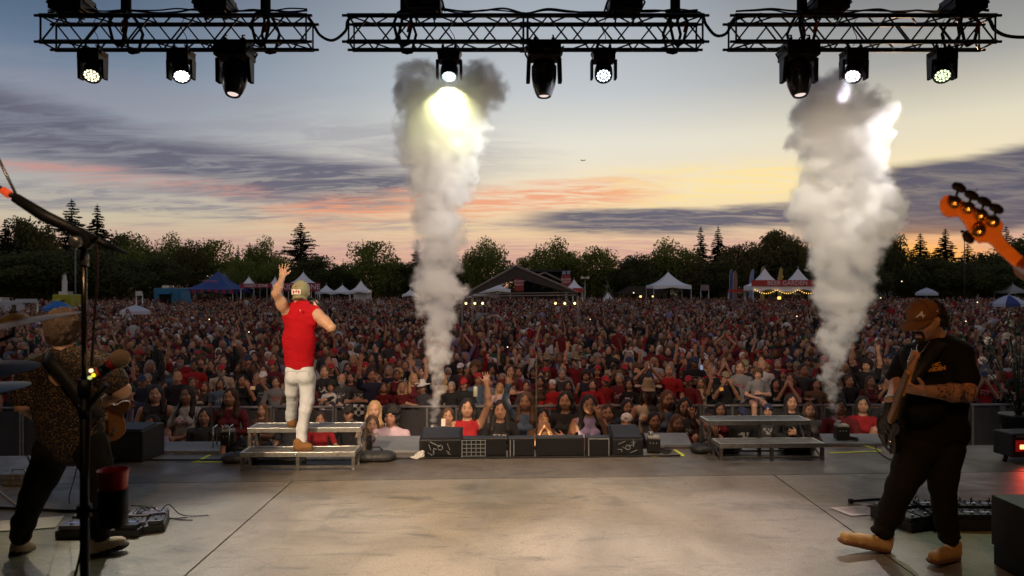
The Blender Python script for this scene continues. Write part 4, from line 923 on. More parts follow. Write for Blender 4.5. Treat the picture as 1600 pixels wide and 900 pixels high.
SP = mat('speckled camp shirt', rgb(.05, .03, .015), .85, bump=.3, bscale=10); t = SP.node_tree; bs = t.nodes['Principled BSDF']
tcn = N(t, 'ShaderNodeTexCoord'); v = N(t, 'ShaderNodeTexVoronoi'); v.inputs['Scale'].default_value = 75; t.links.new(tcn.outputs['Object'], v.inputs['Vector'])
t.links.new(ramp(t, v.outputs['Distance'], [(.20, rgb(.20, .11, .04)), (.40, rgb(.035, .02, .011)), (.6, rgb(.010, .007, .006))]), bs.inputs['Base Color'])
sh_ = link('patterned_shirt', B.mesh('camp_shirt', .0095, lambda x, y, z, t: .010*vnoise((x, y, z*1.2+x*.5), 6, 21)+.005*vnoise((x+z*.5, y, z*1.6), 15, 22)), g2, SP)
B = Body(); B.cap(S(85, 695), S(140, 693), .12, .12, 0, .05, (0, 1, 0, 1.1)); B.chain([S(84, 705), S(66, 748), S(54, 772), S(38, 815, 4.82), S(33, 836, 4.84)], [.125, .1, .085, .072, .068], 0, .03); B.chain([S(143, 705), S(158, 750, 4.86), S(160, 775, 4.9), S(158, 815, 4.88), S(157, 832, 4.86)], [.12, .095, .08, .068, .062], 0, .015)
link('trousers', B.mesh('trousers2', .009, lambda x, y, z, t: .006*vnoise((x, y, z*1.6), 11, 23)+np.clip((.45-z)/.4, 0, 1)*.008*vnoise((x*.5, y, z*2.2), 18, 24)), g2, fabric('black denim', rgb(.006, .0055, .006), rgb(.010, .009, .009), .3, 10))
BR = mat('worn beige boot', rgb(.30, .22, .15), .75, var=.2, vscale=10, bump=.3); SD = mat('dark sole', rgb(.03, .025, .02), .8)
boot(S(20, 868, 4.84), S(52, 866, 5.0), 'boot', BR, SD, .12, g2, .008, .05); boot(S(146, 868, 4.86), S(200, 852, 4.92), 'boot', BR, SD, .11, g2, .008, .052)
B = Body(); B.ell(hd+Vector((0, -.015, .015)), (.108, .118, .128), 0, .02).ell(hd+Vector((.02, -.03, .06)), (.1, .09, .08), 0, .04).ell(hd+Vector((0, -.03, -.05)), (.085, .09, .07), 0, .04)
B.cut(hd+Vector((0, .12, -.04)), (.08, .09, .11), .02)
link('hair', B.mesh('hair2', .007, lambda x, y, z, t: .010*vnoise((x, y, z*.8), 28, 25)+.006*vnoise((x, y, z), 70, 26)), g2, mat('tousled brown hair', rgb(.075, .036, .014), .6, color2=rgb(.03, .015, .007), vscale=40, bump=1.0, bscale=120))
gt2 = empty('electric_guitar', base)
mb = MB(); c0 = S(168, 650, 5.0); R2 = Euler((.1, .35, .5)).to_matrix(); sm2 = [c0+R2 @ Vector((v.x*1.05, 0, v.y*1.05)) for v in sm]; mb.prism(sm2, R2 @ Vector((0, .04, 0))); mb.build('guitar_body', mat('amber burst lacquer', rgb(.16, .065, .018), .2, spec=.7), gt2, .004)
mb = MB(); n0 = c0+R2 @ Vector((0, -.005, .1)); n1 = S(60, 640, 5.15); mb.tube([c0, n1], [.026, .02], 8); mb.build('neck', MATS['maple neck'], gt2)
mb = MB(); mb.box(n1+Vector((-.06, .0, .01)), (.16, .02, .06), (0, -.1, 0)); mb.build('headstock', MATS['maple neck'], gt2)
for k in range(2): mb = MB(); mb.lathe([(.012, 0), (.012, .014)], c0+R2 @ Vector((.07, -.002, -.08-.04*k)), R2 @ Vector((0, -1, 0)), 12); mb.build('knob', CHROME, gt2)
tag(gt2, 'amber electric guitar mostly hidden in front of the guitarist in the speckled shirt', 'guitar')
ribbon([S(66, 570, 4.93), S(69, 556, 4.82), S(76, 562, 4.63), S(100, 590, 4.60), S(125, 622, 4.60), S(150, 645, 4.62), S(160, 652, 4.66)], .075, [(0, -1, .5), (0, -1, 0)], STR, 'strap', gt2)
# ------------------------------------------------------------ near things at both edges of the deck
# bass neck reaching in
bs_ = empty('bass_guitar', P(1600, 450, 1.72)); b0 = Vector(bs_.location)
def S(px, py, d=1.72): return P(px, py, d)-b0
def cr(x, y): return 1420+x/5, 270+y/5
WOOD = mat('amber flamed maple', rgb(.52, .17, .035), .32, color2=rgb(.40, .12, .022), vscale=5, stretch=(3, 1, 9), spec=.5)
ol = [(238, 255), (245, 215), (270, 182), (310, 168), (350, 176), (385, 196), (480, 240), (560, 285), (640, 330), (705, 362), (738, 392), (738, 425), (728, 455), (735, 490), (762, 535), (800, 570), (860, 625), (960, 715), (900, 790), (820, 720), (740, 648), (690, 605), (655, 560), (620, 535), (580, 532), (550, 540), (515, 512), (470, 458), (435, 395), (405, 350), (380, 326), (345, 330), (310, 335), (275, 320), (250, 295)]
mb = MB(); mb.prism([S(*cr(x, y)) for x, y in ol][::-1], (.012, .018, -.004)); h = mb.build('headstock', WOOD, bs_, .002)
mb = MB(); n0 = S(*cr(905, 740), 1.725); n1 = S(1720, 500, 1.45); mb.tube([n0, n1], [.026, .03], 14); mb.build('neck', WOOD, bs_)
mb = MB(); d_ = (n1-n0).normalized(); q = d_.cross(Vector((0, 1, 0))).normalized()
mb.prism([n0+Vector((0, .02, 0))+q*-.021, n0+Vector((0, .02, 0))+q*.021, n1+Vector((0, .02, 0))+q*.028, n1+Vector((0, .02, 0))-q*.028], (0, .008, 0)); mb.build('fretboard', mat('rosewood', rgb(.08, .03, .015), .5), bs_)
mb = MB(); mb.box(S(*cr(900, 755), 1.742), (.05, .006, .008), (0, .75, 0)); mb.build('nut', PALE, bs_)
for (px, py), (kx, ky) in (((355, 230), (392, 115)), ((462, 275), (490, 175)), ((560, 330), (590, 225)), ((655, 380), (685, 280)), ((548, 452), (465, 505))):
    c = S(*cr(px, py), 1.712); k_ = S(*cr(kx, ky), 1.722)
    mb = MB(); mb.lathe([(.016, .004), (.0165, -.003), (.012, -.006), (.009, -.012), (.004, -.014)], c, (0, 1, 0), 20); mb.box(c+Vector((0, -.004, 0)), (.02, .006, .026), (0, .5, 0)); tn = mb.build('tuner', GOLD, bs_)
    mb = MB(); mb.tube([c, c.lerp(k_, .75)], .0035, 6); mb.build('shaft', GOLD, tn)
    B = Body(); dd = (k_-c).normalized(); s2 = dd.cross(Vector((0, 1, 0))); B.cap(k_-s2*.009, k_+s2*.009, .0105, .0105, 0, .006, (0, 1, 0, 1.6)).ell(k_+dd*.004, (.008, .006, .008), 0, .006)
    link('tuner_key', B.mesh('tuner_key', .0022), tn, mat('black tuner key', rgb(.003, .002, .002), .6, spec=.1))
mb = MB(); c = S(*cr(495, 165), 1.72); mb.tube([c+Vector((-.008, 0, -.006)), c+Vector((.006, 0, .005))], .003, 5); mb.tube([c, c+Vector((.012, -.004, .012))], .0012, 4); mb.build('string_end', STEEL, bs_)
tag(bs_, 'amber bass headstock with black tuner keys reaching in from the stage side at eye height', 'bass guitar')

# boom microphone stand in front of the dark guitarist
D1 = 2.35
ms = empty('microphone_stand', (P(132, 450, D1).x, D1, 0)); b0 = Vector(ms.location)
def S(px, py, d=D1): return P(px, py, d)-b0
mb = MB(); mb.tube([S(132, 600), (0, 0, .02)], .0145, 14); mb.build('lower_tube', BLACK, ms)
mb = MB(); mb.tube([S(131, 378), S(132, 612)], .0095, 12); mb.build('upper_tube', mat('bronze lit tube', rgb(.10, .075, .05), .25, .9), ms)
mb = MB(); mb.lathe([(.02, -.03), (.022, 0), (.02, .03)], S(132, 606), (0, 0, 1), 14); mb.build('clutch', BLACK, ms)
mb = MB(); mb.lathe([(.014, -.02), (.014, .02)], S(132, 406), (0, 0, 1), 12); mb.build('clutch', STEEL, ms)
for a in (.5, 2.6, 4.7): mb = MB(); mb.tube([(0, 0, .06), (.34*math.cos(a), .34*math.sin(a), .012)], .009, 8); mb.lathe([(.012, 0), (.012, .02)], (.34*math.cos(a), .34*math.sin(a), 0), seg=8); mb.build('leg', BLACK, ms)
hubp = S(132, 378); mb = MB(); mb.lathe([(.026, -.02), (.03, 0), (.026, .02)], hubp, (0, 1, 0), 16); mb.build('swivel', BLACK, ms)
mb = MB(); mb.lathe([(.008, 0), (.02, .012), (.02, .03), (.012, .036)], hubp+Vector((0, -.03, -.0)), (.1, -1, -.2), 12); mb.build('wing_knob', STEEL, ms)
mb = MB(); mb.tube([S(-60, 258, D1), S(6, 298), S(30, 312)], .009, 10); mb.tube([S(24, 309), S(70, 338), S(150, 375)], [.017, .021, .015], 12); mb.tube([S(150, 375), S(196, 396, D1+.08)], [.012, .009], 10); mb.build('boom', BLACK, ms)
mb = MB(); mb.lathe([(.013, 0), (.014, .028), (.013, .032)], S(4, 297), (S(16, 305)-S(4, 297)), 12); mb.build('red_band', mat('glowing red tape', rgb(.65, .05, .015), .5, emit=(rgb(1, .12, .03), .45)), ms)  # the band is given a weak added glow, though it is no lamp
mb = MB(); mb.tube([S(-6, 240), S(27, 308)], .0048, 8); mb.build('clip_rod', STEEL, ms)
mb = MB(); mb.tube(smooth_path([S(150, 376), S(152, 430), S(146, 520), S(140, 640), S(136, 760), S(128, 850), S(116, 905)], 5), .0045, 6); mb.build('mic_lead', mat('brown black lead', rgb(.03, .015, .01), .5), ms)
mb = MB(); mb.tube([S(128, 648), S(166, 600)], .012, 10); mb.build('side_arm', BLACK, ms)
mb = MB(); mb.lathe([(.02, -.02), (.02, .02)], S(132, 642), (0, 0, 1), 12); mb.build('arm_clamp', BLACK, ms)
tag(ms, 'tall black boom microphone stand close to the lens, crossing the dark guitarist', 'microphone stand')
mc = empty('microphone', ms.location); a = S(150, 588); e = S(180, 566); ax_ = (e-a).normalized()
mb = MB(); mb.lathe([(.012, 0), (.015, .02), (.019, .055), (.02, .08)], a, ax_, 16); mb.build('handle', BLACK, mc)
B = Body(); B.ell(e+ax_*.022, (.032, .032, .032), 0, .01); link('windscreen', B.mesh('foam', .004, lambda x, y, z, t: .0016*vnoise((x, y, z), 200, 3)), mc, mat('tan foam windscreen', rgb(.70, .46, .28), .95, bump=.5, bscale=300))
mb = MB(); mb.lathe([(.022, -.02), (.023, .01)], a+ax_*.03, ax_, 14); mb.build('clip', BLACK, mc)
for p_, c, s in (((143, 579), (1, .62, .35), 2.2), ((147, 586), (1, .72, .02), 1.6), ((141, 590), (.7, .8, .25), .9)):
    mb = MB(); mb.lathe([(.0065, 0), (.006, .006), (.002, .009)], S(*p_, D1-.02), (0, -1, 0), 10); mb.build('indicator_light', led_mat('led %s' % str(c), c, s), mc)
for p_ in ((148, 574), (166, 572)): mb = MB(); mb.lathe([(.0226, -.009), (.0226, .009)], a+ax_*(.028 if p_[0] < 150 else .07), ax_, 14); mb.build('red_ring', mat('red ring', rgb(.55, .02, .02), .4), mc)
tag(mc, 'microphone with tan foam tip and small red and yellow lights on the near boom stand', 'microphone')
cu = empty('cup', S(177, 757)+b0); q0 = Vector((0, 0, 0))
ch = empty('cup_holder', Vector(cu.location)-Vector((0, 0, .12)))
mb = MB(); mb.lathe([(.044, 0), (.045, .005), (.048, .125), (.045, .125), (.042, .01)], (0, 0, -.02), (0, 0, 1), 24, caps=False); mb.lathe([(.044, .0), (.001, .0)], (0, 0, -.02), (0, 0, 1), 24); mb.build('sleeve', BLACK, ch)
mb = MB(); mb.tube([(-.045, 0, .03), (-.09, 0, .03)], .008, 8); mb.lathe([(.024, -.02), (.024, .02)], (-.1, 0, .03), (0, 0, 1), 12); mb.build('bracket', BLACK, ch)
tag(ch, 'black cup holder clamped to the near microphone stand', 'cup holder')
mb = MB(); mb.lathe([(.036, -.1), (.044, -.005), (.047, .04), (.05, .048), (.050, .052), (.047, .05), (.044, .03), (.038, -.08)], (0, 0, 0), (0, 0, 1), 28, caps=False)
mb.build('cup_shell', mat('translucent red plastic', rgb(.85, .02, .02), .35, spec=.5), cu)
mb = MB(); mb.lathe([(.001, -.02), (.042, -.02)], (0, 0, 0), (0, 0, 1), 24, caps=False); mb.build('drink', mat('dark drink', rgb(.05, .01, .005), .1), cu)
tag(cu, 'red plastic party cup in the holder on the near microphone stand', 'cup')

# cymbals and the dark end of the drum kit
BRZ = mat('cymbal bronze', rgb(.50, .32, .14), .45, .95, var=.2, vscale=6, bump=.15, bscale=8)
def cymbal(px, py, d, R_, rot, lb, m=BRZ):
    p = P(px, py, d); r = empty('cymbal', (p.x, p.y, 0)); z = p.z
    mb = MB(); Rt = Euler(rot).to_matrix(); axc = Rt @ Vector((0, 0, 1)); mb.lathe([(R_, -.012), (R_*.8, -.004), (R_*.5, .006), (R_*.22, .014), (R_*.18, .03), (R_*.08, .042), (.006, .045), (.006, .042), (R_*.16, .027), (R_*.2, .01), (R_*.5, .003), (R_*.8, -.007), (R_, -.0135)], (0, 0, z), axc, 56, caps=False); mb.build('plate', m, r)
    mb = MB(); mb.lathe([(.016, 0), (.016, .02), (.006, .03)], (0, 0, z+.03), axc, 12); mb.build('felt', DK, r)
    mb = MB(); mb.tube([(0, 0, z+.08), (0, 0, z-.05), (-.55, .1, z-.25)], .009, 8); mb.tube([(-.55, .1, z-.2), (-.55, .1, .02)], .011, 8); mb.build('stand_tube', BLACKM, r)
    for a in (.3, 2.4, 4.5): mb = MB(); mb.tube([(-.55, .1, .35), (-.55+.22*math.cos(a), .1+.22*math.sin(a), .01)], .008, 6); mb.build('leg', BLACKM, r)
    tag(r, lb, 'cymbal', 'cymbals at the dark end of the stage')
cymbal(22, 505, 2.95, .27, (.10, -.20, 0), 'upper tilted bronze cymbal just above the head of the dark guitarist')
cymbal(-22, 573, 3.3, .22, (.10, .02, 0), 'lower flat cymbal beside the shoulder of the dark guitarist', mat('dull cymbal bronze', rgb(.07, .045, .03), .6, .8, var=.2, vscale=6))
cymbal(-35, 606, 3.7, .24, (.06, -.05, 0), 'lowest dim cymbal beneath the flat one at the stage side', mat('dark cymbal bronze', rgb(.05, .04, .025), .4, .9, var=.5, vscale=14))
dr = empty('floor_tom', (-3.18, 3.8, 0))
mb = MB(); mb.lathe([(.2, 0), (.2, .42)], (0, 0, .2), (0, 0, 1), 32); mb.build('shell', mat('smoke grey shell', rgb(.035, .03, .026), .5, var=.2), dr)
for z in (.22, .60): mb = MB(); mb.lathe([(.207, -.012), (.207, .012)], (0, 0, z), (0, 0, 1), 32); mb.build('hoop', CHROME, dr)
for k in range(3): a = k*2.1; mb = MB(); mb.tube([(.21*math.cos(a), .21*math.sin(a), .5), (.22*math.cos(a), .22*math.sin(a), .0)], .008, 6); mb.build('leg', CHROME, dr)
for k in range(8): a = k*PI/4; mb = MB(); mb.box((.208*math.cos(a), .208*math.sin(a), .41), (.02, .02, .05), (0, 0, a)); mb.build('lug', CHROME, dr)
tag(dr, 'dark floor tom at the stage side beside the leg of the dark guitarist', 'drum')
am = empty('guitar_amplifier', (-5.0, 5.95, 0), .25)
mb = MB(); mb.box((0, 0, .42), (.72, .36, .76)); mb.build('cabinet', BLACK, am, .012)
mb = MB(); mb.box((0, -.185, .36), (.64, .012, .56)); mb.build('grille', GRL, am)
mb = MB(); mb.box((0, -.186, .73), (.66, .012, .1)); mb.build('panel', mat('dull panel', rgb(.05, .045, .04), .5), am)
for k in range(6): mb = MB(); mb.lathe([(.014, 0), (.012, .018)], (-.25+k*.09, -.193, .73), (0, -1, 0), 10); mb.build('knob', CHROME, am)
for s_ in (-1, 1): mb = MB(); mb.tube(smooth_path([(s_*.3, -.16, .8), (s_*.2, -.16, .84), (-s_*-.08, -.16, .84), (0, -.16, .82)], 4), .008, 6); mb.build('handle', RUBBER, am)
for s_ in (-1, 1):
    for t_ in (-1, 1): mb = MB(); mb.lathe([(.03, 0), (.025, .04)], (s_*.3, t_*.13, 0), seg=10); mb.build('foot', RUBBER, am)
tag(am, 'black guitar amplifier standing in the dark beyond the floor tom', 'amplifier')
gs = empty('guitar_stand', (px7(55, 6.3), 6.3, 0)); mb = MB(); mb.tube([(-.1, 0, 0), (0, 0, .35), (.13, .02, .0)], .011, 8); mb.tube([(-.05, -.03, .36), (.05, -.05, .18)], .012, 8); mb.build('frame', STEEL, gs)
mb = MB(); mb.prism([(-.03, -.05, .33), (.02, -.05, .33), (.10, -.07, .10), (.07, -.07, .03), (.01, -.06, .12)], (0, .03, 0)); mb.build('cradle', ALU, gs, .006)
tag(gs, 'small folding metal stand catching light behind the leg of the dark guitarist', 'stand')
db = empty('stage_box', (px7(38, 6.7), 6.62, 0)); mb = MB(); mb.box((0, 0, .06), (.24, .16, .11)); mb.build('housing', mat('pale worn metal box', rgb(.25, .23, .2), .5, .4, var=.4, vscale=20), db, .008)
for k in range(5): mb = MB(); mb.lathe([(.012, 0), (.012, .012)], (-.08+k*.04, -.081, .07), (0, -1, 0), 10); mb.build('socket', STEEL, db)
mb = MB(); mb.tube([(-.06, 0, .115), (-.06, 0, .14), (.06, 0, .14), (.06, 0, .115)], .006, 6); mb.build('handle', STEEL, db)
tag(db, 'small pale metal connection box on the deck beyond the dark guitarist', 'connection box')

# pedalboards
PBK = mat('pedalboard black', rgb(.018, .018, .02), .45, spec=.4)
def pedalboard(cx_, cy_, w, dep, rz, lb, n, leds, seed, h=.06, bank=False):
    r = empty('pedalboard', (cx_, cy_, 0), rz); rr = random.Random(seed)
    mb = MB(); mb.prism([(-w/2, -dep/2, .002), (-w/2, dep/2, .002), (-w/2, dep/2, h+.035), (-w/2, -dep/2, h)], (w, 0, 0)); mb.build('board', PBK, r, .006)
    sl = .035/dep
    for j in range(2):
        for i in range(n):
            x = -w/2+(i+.5)*w/n; y = -dep/4+j*dep/2; z = h+sl*(y+dep/2); pw = w/n*(.82 if not bank else .93)
            c = rr.choice([(.03, .03, .035), (.10, .09, .12), (.05, .05, .06), (.12, .11, .11)]) if not bank else (.022, .022, .026)
            mb = MB(); mb.box((x, y, z+.012), (pw, dep*.42, .032), (.03, 0, 0)); p_ = mb.build('pedal', mat('pedal %.2f' % c[0], rgb(*c), .4, .3), r, .003)
            mb = MB(); mb.lathe([(.011, 0), (.011, .012), (.008, .015)], (x, y-dep*.13, z+.027), (0, 0, 1), 10); mb.build('footswitch', CHROME, p_)
            for q in range(2): mb = MB(); mb.lathe([(.008, 0), (.007, .012)], (x-pw*.25+q*pw*.5, y+dep*.1, z+.027), (0, 0, 1), 8); mb.build('knob', PBK if bank else CHROME, p_)
            if leds: 
                cc = rr.choice(leds); mb = MB(); mb.box((x, y-.01, z+.029), (pw*.62, .02, .003)); mb.build('display', led_mat('display %s' % str(cc), cc, .18), p_)
    for k in range(4):
        x = rr.uniform(-w/2, w/2); mb = MB(); mb.tube(smooth_path([(x, dep*.1, h+.06), (x+.05, dep*.3, h+.09), (x+.12, dep*.5, .05), (x+.2, dep*.62, .01), (x+.34, dep*.55, .008)], 4), .0042, 5); mb.build('patch_lead', RUBBER, r)
    tag(r, lb, 'pedalboard', 'pedalboards on the deck'); return r
pedalboard(px7(152, 5.2), 5.35, .62, .34, .05, 'small pedalboard with bluish displays between the feet of the dark guitarist', 3, [(.15, .3, 1), (.6, .5, .9)], 3)
pedalboard(px7(222, 5.3), 5.4, .26, .28, .35, 'narrow cluttered pedalboard with looping leads just past the red cup', 2, None, 8)
pedalboard(px7(1432, 5.45), 5.55, .42, .38, .35, 'tilted pedalboard with stacked units behind the legs of the bearded guitarist', 3, None, 5, .07)
pedalboard(px7(1535, 5.35), 5.5, .74, .34, -.03, 'wide pedalboard with two rows of switches beyond the bearded guitarist', 6, [(.35, .35, .6)], 6, .09, True)
WB = mat('worn white paper', rgb(.62, .56, .54), .85, var=.1, vscale=6)
def paper(pts, lb, lines=True):
    mb = MB(); mb.prism([fl(*p, .006) for p in pts], (0, 0, .0015)); o = mb.build('set_list', WB); a = Vector(fl(*pts[0])); 
    if lines:
        c = [Vector(fl(*p, .0085)) for p in pts]; u = c[1]-c[0]; v = c[-1]-c[0]
        for i in range(7):
            t_ = .15+.1*i; mb = MB(); w_ = .3+.35*rnd.random(); p0 = c[0]+u*.12+v*t_; p1 = p0+u*w_; n = v.normalized()*.007; mb.quad(p0+Vector((0, 0, .0012)), p1+Vector((0, 0, .0012)), p1+n+Vector((0, 0, .0012)), p0+n+Vector((0, 0, .0012))); mb.build('printed_line', mat('faded ink', rgb(.42, .38, .38), .9), o)
    tag(o, lb, 'paper', 'set list papers on the deck')
paper([(1296, 793), (1372, 789), (1360, 804), (1330, 806)], 'white set list paper nearest the raised shoe of the bearded guitarist')
paper([(1338, 786), (1392, 789), (1410, 806), (1372, 797)], 'white paper half tucked under another by the raised shoe', False)
paper([(1400, 812), (1405, 801), (1444, 818), (1409, 821)], 'white set list paper between the legs of the bearded guitarist', False)
paper([(0, 830), (0, 814), (100, 806), (86, 824)], 'crumpled white paper on the deck behind the heel of the dark guitarist', False)
mb = MB(); mb.tube([fl(1332, 783, .02), fl(1420, 777, .03)], .012, 8); mb.lathe([(.022, 0), (.022, .03)], fl(1332, 783, .02), (-1, 0, 0), 10); tag(mb.build('stand_leg', BLACK), 'black rubber-tipped stand leg lying across the papers by the pedalboards', 'stand leg')
cable([fl(-30, 792, .012), fl(60, 796, .012), fl(120, 798, .012), fl(160, 790, .012)], .012, 'thick black cable crossing the deck between the legs of the dark guitarist')
cable([fl(-10, 760, .01), fl(8, 775, .01), fl(30, 792, .01), fl(44, 798, .01)], .006, 'pale cable curling on the deck at the stage side', mat('pale cable', rgb(.5, .42, .38), .5))
cable([P(128, 690, 4.9), P(118, 740, 5.0), fl(108, 784, .02), fl(130, 796, .02), fl(175, 800, .05)], .004, 'thin lead hanging from the guitar of the dark guitarist to the pedals')
cable([fl(1395, 700, .01), fl(1380, 690, .01), fl(1368, 700, .01), fl(1385, 715, .01), fl(1400, 720, .01)], .006, 'thin black cable looping on the deck behind the bearded guitarist')
cable([fl(205, 790, .05), fl(235, 792, .05), fl(258, 800, .02), fl(250, 812, .01), fl(240, 818, .01)], .005, 'thin looping cable at the narrow pedalboard')
# flight case, red lit fixture, flowers at the far right
fc = empty('flight_case', (px7(1630, 4.2)+.32, 4.45, .14), 0)
mb = MB(); mb.box((0.08, 0, .17), (.74, .5, .34)); mb.box((.08, 0, -.07), (.72, .48, .13)); mb.build('panel', mat('black laminate', rgb(.005, .005, .005), .5), fc, .006)
for x in (-.285,): mb = MB(); mb.box((x+.005, -.252, .17), (.02, .008, .335)); mb.build('edging', BLACKM, fc)
mb = MB(); mb.box((.08, -.252, .335), (.72, .008, .02)); mb.build('edging', BLACKM, fc)
mb = MB(); mb.box((.1, -.256, .17), (.1, .01, .06)); mb.build('latch', BLACKM, fc)
tag(fc, 'black flight case cut off by the frame edge beside the bearded guitarist', 'flight case')
lf_ = empty('floor_light', (px7(1594, 7.5), 7.5, .20), .12)
mb = MB(); mb.box((0, 0, .0), (.36, .22, .26)); mb.build('housing', BLACK, lf_, .015)
mb = MB(); mb.box((0, -.112, .0), (.3, .01, .12)); mb.build('window', mat('dim red window', rgb(.06, .005, .005), .3, emit=(rgb(1, .03, .02), .12)), lf_)
for x, w_ in ((-.085, .055), (.075, .045)): mb = MB(); mb.box((x, -.119, -.01), (w_, .006, .045)); mb.build('lamp_cell', led_mat('red lamp cell', (1, .16, .06), 7), lf_)
mb = MB(); mb.box((0, -.11, .1), (.3, .012, .03)); mb.build('trim', STEEL, lf_)
for s_ in (-1, 1): mb = MB(); mb.tube([(s_*.14, 0, -.13), (s_*.16, 0, -.20)], .018, 8); mb.build('foot', BLACK, lf_)
lamp('red_cell_lamp', 'SPOT', Vector(lf_.location)+Vector((0, -.2, 0)), Vector(lf_.location)+Vector((-.1, -1.0, -.35)), 22, (1, .06, .03), .05, 110, .8)
lf_.scale = (1.2, 1.2, 1.0)
tag(lf_, 'low black floor light with two glowing red cells by the white flowers', 'floor light')
fb = empty('flower_arrangement', (px7(1592, 8.3), 8.3, 0)); mb = MB(); mb.lathe([(.12, 0), (.16, .25), (.17, .27), (.15, .27)], (0, 0, 0), (0, 0, 1), 20); mb.build('pot', BLACK, fb)
LEAF = mat('dark leaf', rgb(.03, .05, .025), .5); PET = mat('dusty white petals', rgb(.40, .36, .34), .8)
rr = random.Random(12)
for i in range(26):
    a = rr.uniform(0, 2*PI); rad = rr.uniform(.05, .34); h_ = rr.uniform(.5, 1.15); tip = Vector((math.cos(a)*rad-.05, math.sin(a)*rad*.6, h_))
    mb = MB(); mb.tube(smooth_path([(0, 0, .25), (tip.x*.4, tip.y*.4, h_*.6), tip], 3), .005, 5); st = mb.build('stem', LEAF, fb)
    if i % 2 == 0:
        mb = MB()
        for k in range(16):
            d = Vector((rr.gauss(0, 1), rr.gauss(0, 1), rr.gauss(0, 1)+.3)).normalized(); c = tip+d*.032; s1 = d.orthogonal().normalized()*.02; s2 = d.cross(s1).normalized()*.02
            mb._add([c-s1, c+s2+d*.008, c+s1, c-s2+d*.008], [(0, 1, 2, 3)])
        mb.build('blossom', PET, st)
    else:
        mb = MB()
        for k in range(10):
            d = Vector((rr.gauss(0, 1), rr.gauss(0, 1), rr.gauss(0, .6))).normalized(); c = Vector((tip.x, tip.y, tip.z-.02*k)); s1 = d.cross(Vector((0, 0, 1))).normalized()*.018
            mb._add([c, c+d*.04-s1, c+d*.09, c+d*.04+s1], [(0, 1, 2, 3)])
        mb.build('foliage', LEAF, st)
fb.scale = (1.25, 1.25, 1.35)
tag(fb, 'dim arrangement of white flowers and leaves behind the red-lit floor light', 'flowers')
# ------------------------------------------------------------ barricade, mixing tent, tents, far stage, trees
BAR = mat('dull aluminium barricade', rgb(.16, .15, .15), .55, .5, var=.2, vscale=8)
MSH = mat('dark barricade panel', rgb(.03, .028, .03), .8, var=.2, vscale=4)
def barricade_proto():
    r = empty('crowd_barrier', (0, 0, GZ)); w = 1.2
    mb = MB(); mb.tube([(-w/2, 0, 1.1), (w/2, 0, 1.1)], .028, 10); mb.build('top_rail', BAR, r)
    for x in (-w/2+.02, 0, w/2-.02): mb = MB(); mb.box((x, 0, .55), (.04, .05, 1.1)); mb.build('post', BAR, r)
    mb = MB(); mb.box((0, .0, .58), (w-.06, .015, .92)); mb.build('panel', MSH, r)
    mb = MB(); mb.box((0, .02, .78), (w, .03, .03)); mb.build('rail', BAR, r)
    mb = MB(); mb.box((0, .35, .01), (w-.04, .8, .02)); mb.build('floor_plate', BAR, r); return r
BY = 13.55
bp0 = barricade_proto(); tag(bp0, 'grey metal crowd barrier panel in the front row before the crowd', 'barrier', 'crowd barriers before the crowd')
ORD = 'first second third fourth fifth sixth seventh eighth ninth tenth eleventh twelfth thirteenth fourteenth fifteenth sixteenth seventeenth eighteenth nineteenth twentieth'.split()
allb = [(-11.4+1.215*i, BY+(-11.4+1.215*i)*.02) for i in range(20)]
for i, (x, y) in enumerate(allb):
    c = bp0 if i == 0 else copy_tree(bp0); c.location = (x, y, GZ); c.rotation_euler = (0, 0, .02)
    c['label'] = 'grey metal crowd barrier panel, %s from the drum side of the row' % ORD[i]
SCK = MB()
rr = random.Random(3); B = Body(); B.cap((-.2, -.02, 0), (.2, -.02, 0), .05, .05, 0, .03).cap((-.12, -.035, -.1), (.14, -.035, -.12), .06, .07, 0, .06, (0, 1, 0, 2.2)).cap((-.1, -.035, -.3), (.12, -.035, -.33), .05, .06, 0, .06, (0, 1, 0, 2.2))
CHK = mat('black white checked cloth', rgb(.4, .4, .4), .9); t = CHK.node_tree; ck = N(t, 'ShaderNodeTexChecker'); ck.inputs['Scale'].default_value = 14; ck.inputs[1].default_value = rgb(.45, .44, .42); ck.inputs[2].default_value = rgb(.02, .02, .02); tcn = N(t, 'ShaderNodeTexCoord'); t.links.new(tcn.outputs['Object'], ck.inputs[0]); t.links.new(ck.outputs[0], t.nodes['Principled BSDF'].inputs['Base Color'])
o = link('shirt', B.mesh('draped_shirt', .014, lambda x, y, z, t: .012*vnoise((x, y, z), 14, 3)), None, CHK); o.location = P(553, 634, BY-.03); o.location.z = GZ+1.1
tag(o, 'black and white checked shirt draped over the barrier behind the singer', 'shirt')

def pole(px, py0, py1, d, r, lb, m=None, cat='pole', nm='pole'):
    a = P(px, py0, d); b = P(px, py1, d); b.z = max(b.z, GZ); e = empty(nm, (a.x, a.y, GZ))
    mb = MB(); mb.tube([(0, 0, 0), (0, 0, a.z-GZ)], r, 8); mb.build('shaft', m or BLACK, e); mb = MB(); mb.lathe([(r*5, 0), (r*5, .02), (r*1.5, .05)], (0, 0, 0), (0, 0, 1), 12); mb.build('foot', BLACK, e)
    mb = MB(); mb.lathe([(r*1.5, -.04), (r*1.5, .02)], (0, 0, (a.z-GZ)), (0, 0, 1), 8); mb.build('cap', BLACK, e); tag(e, lb, cat)
pole(838, 543, 900, 9.1, .012, 'thin dark upright pole rising from the pit in front of mid crowd', mat('brass brown pole', rgb(.10, .08, .05), .4, .5))

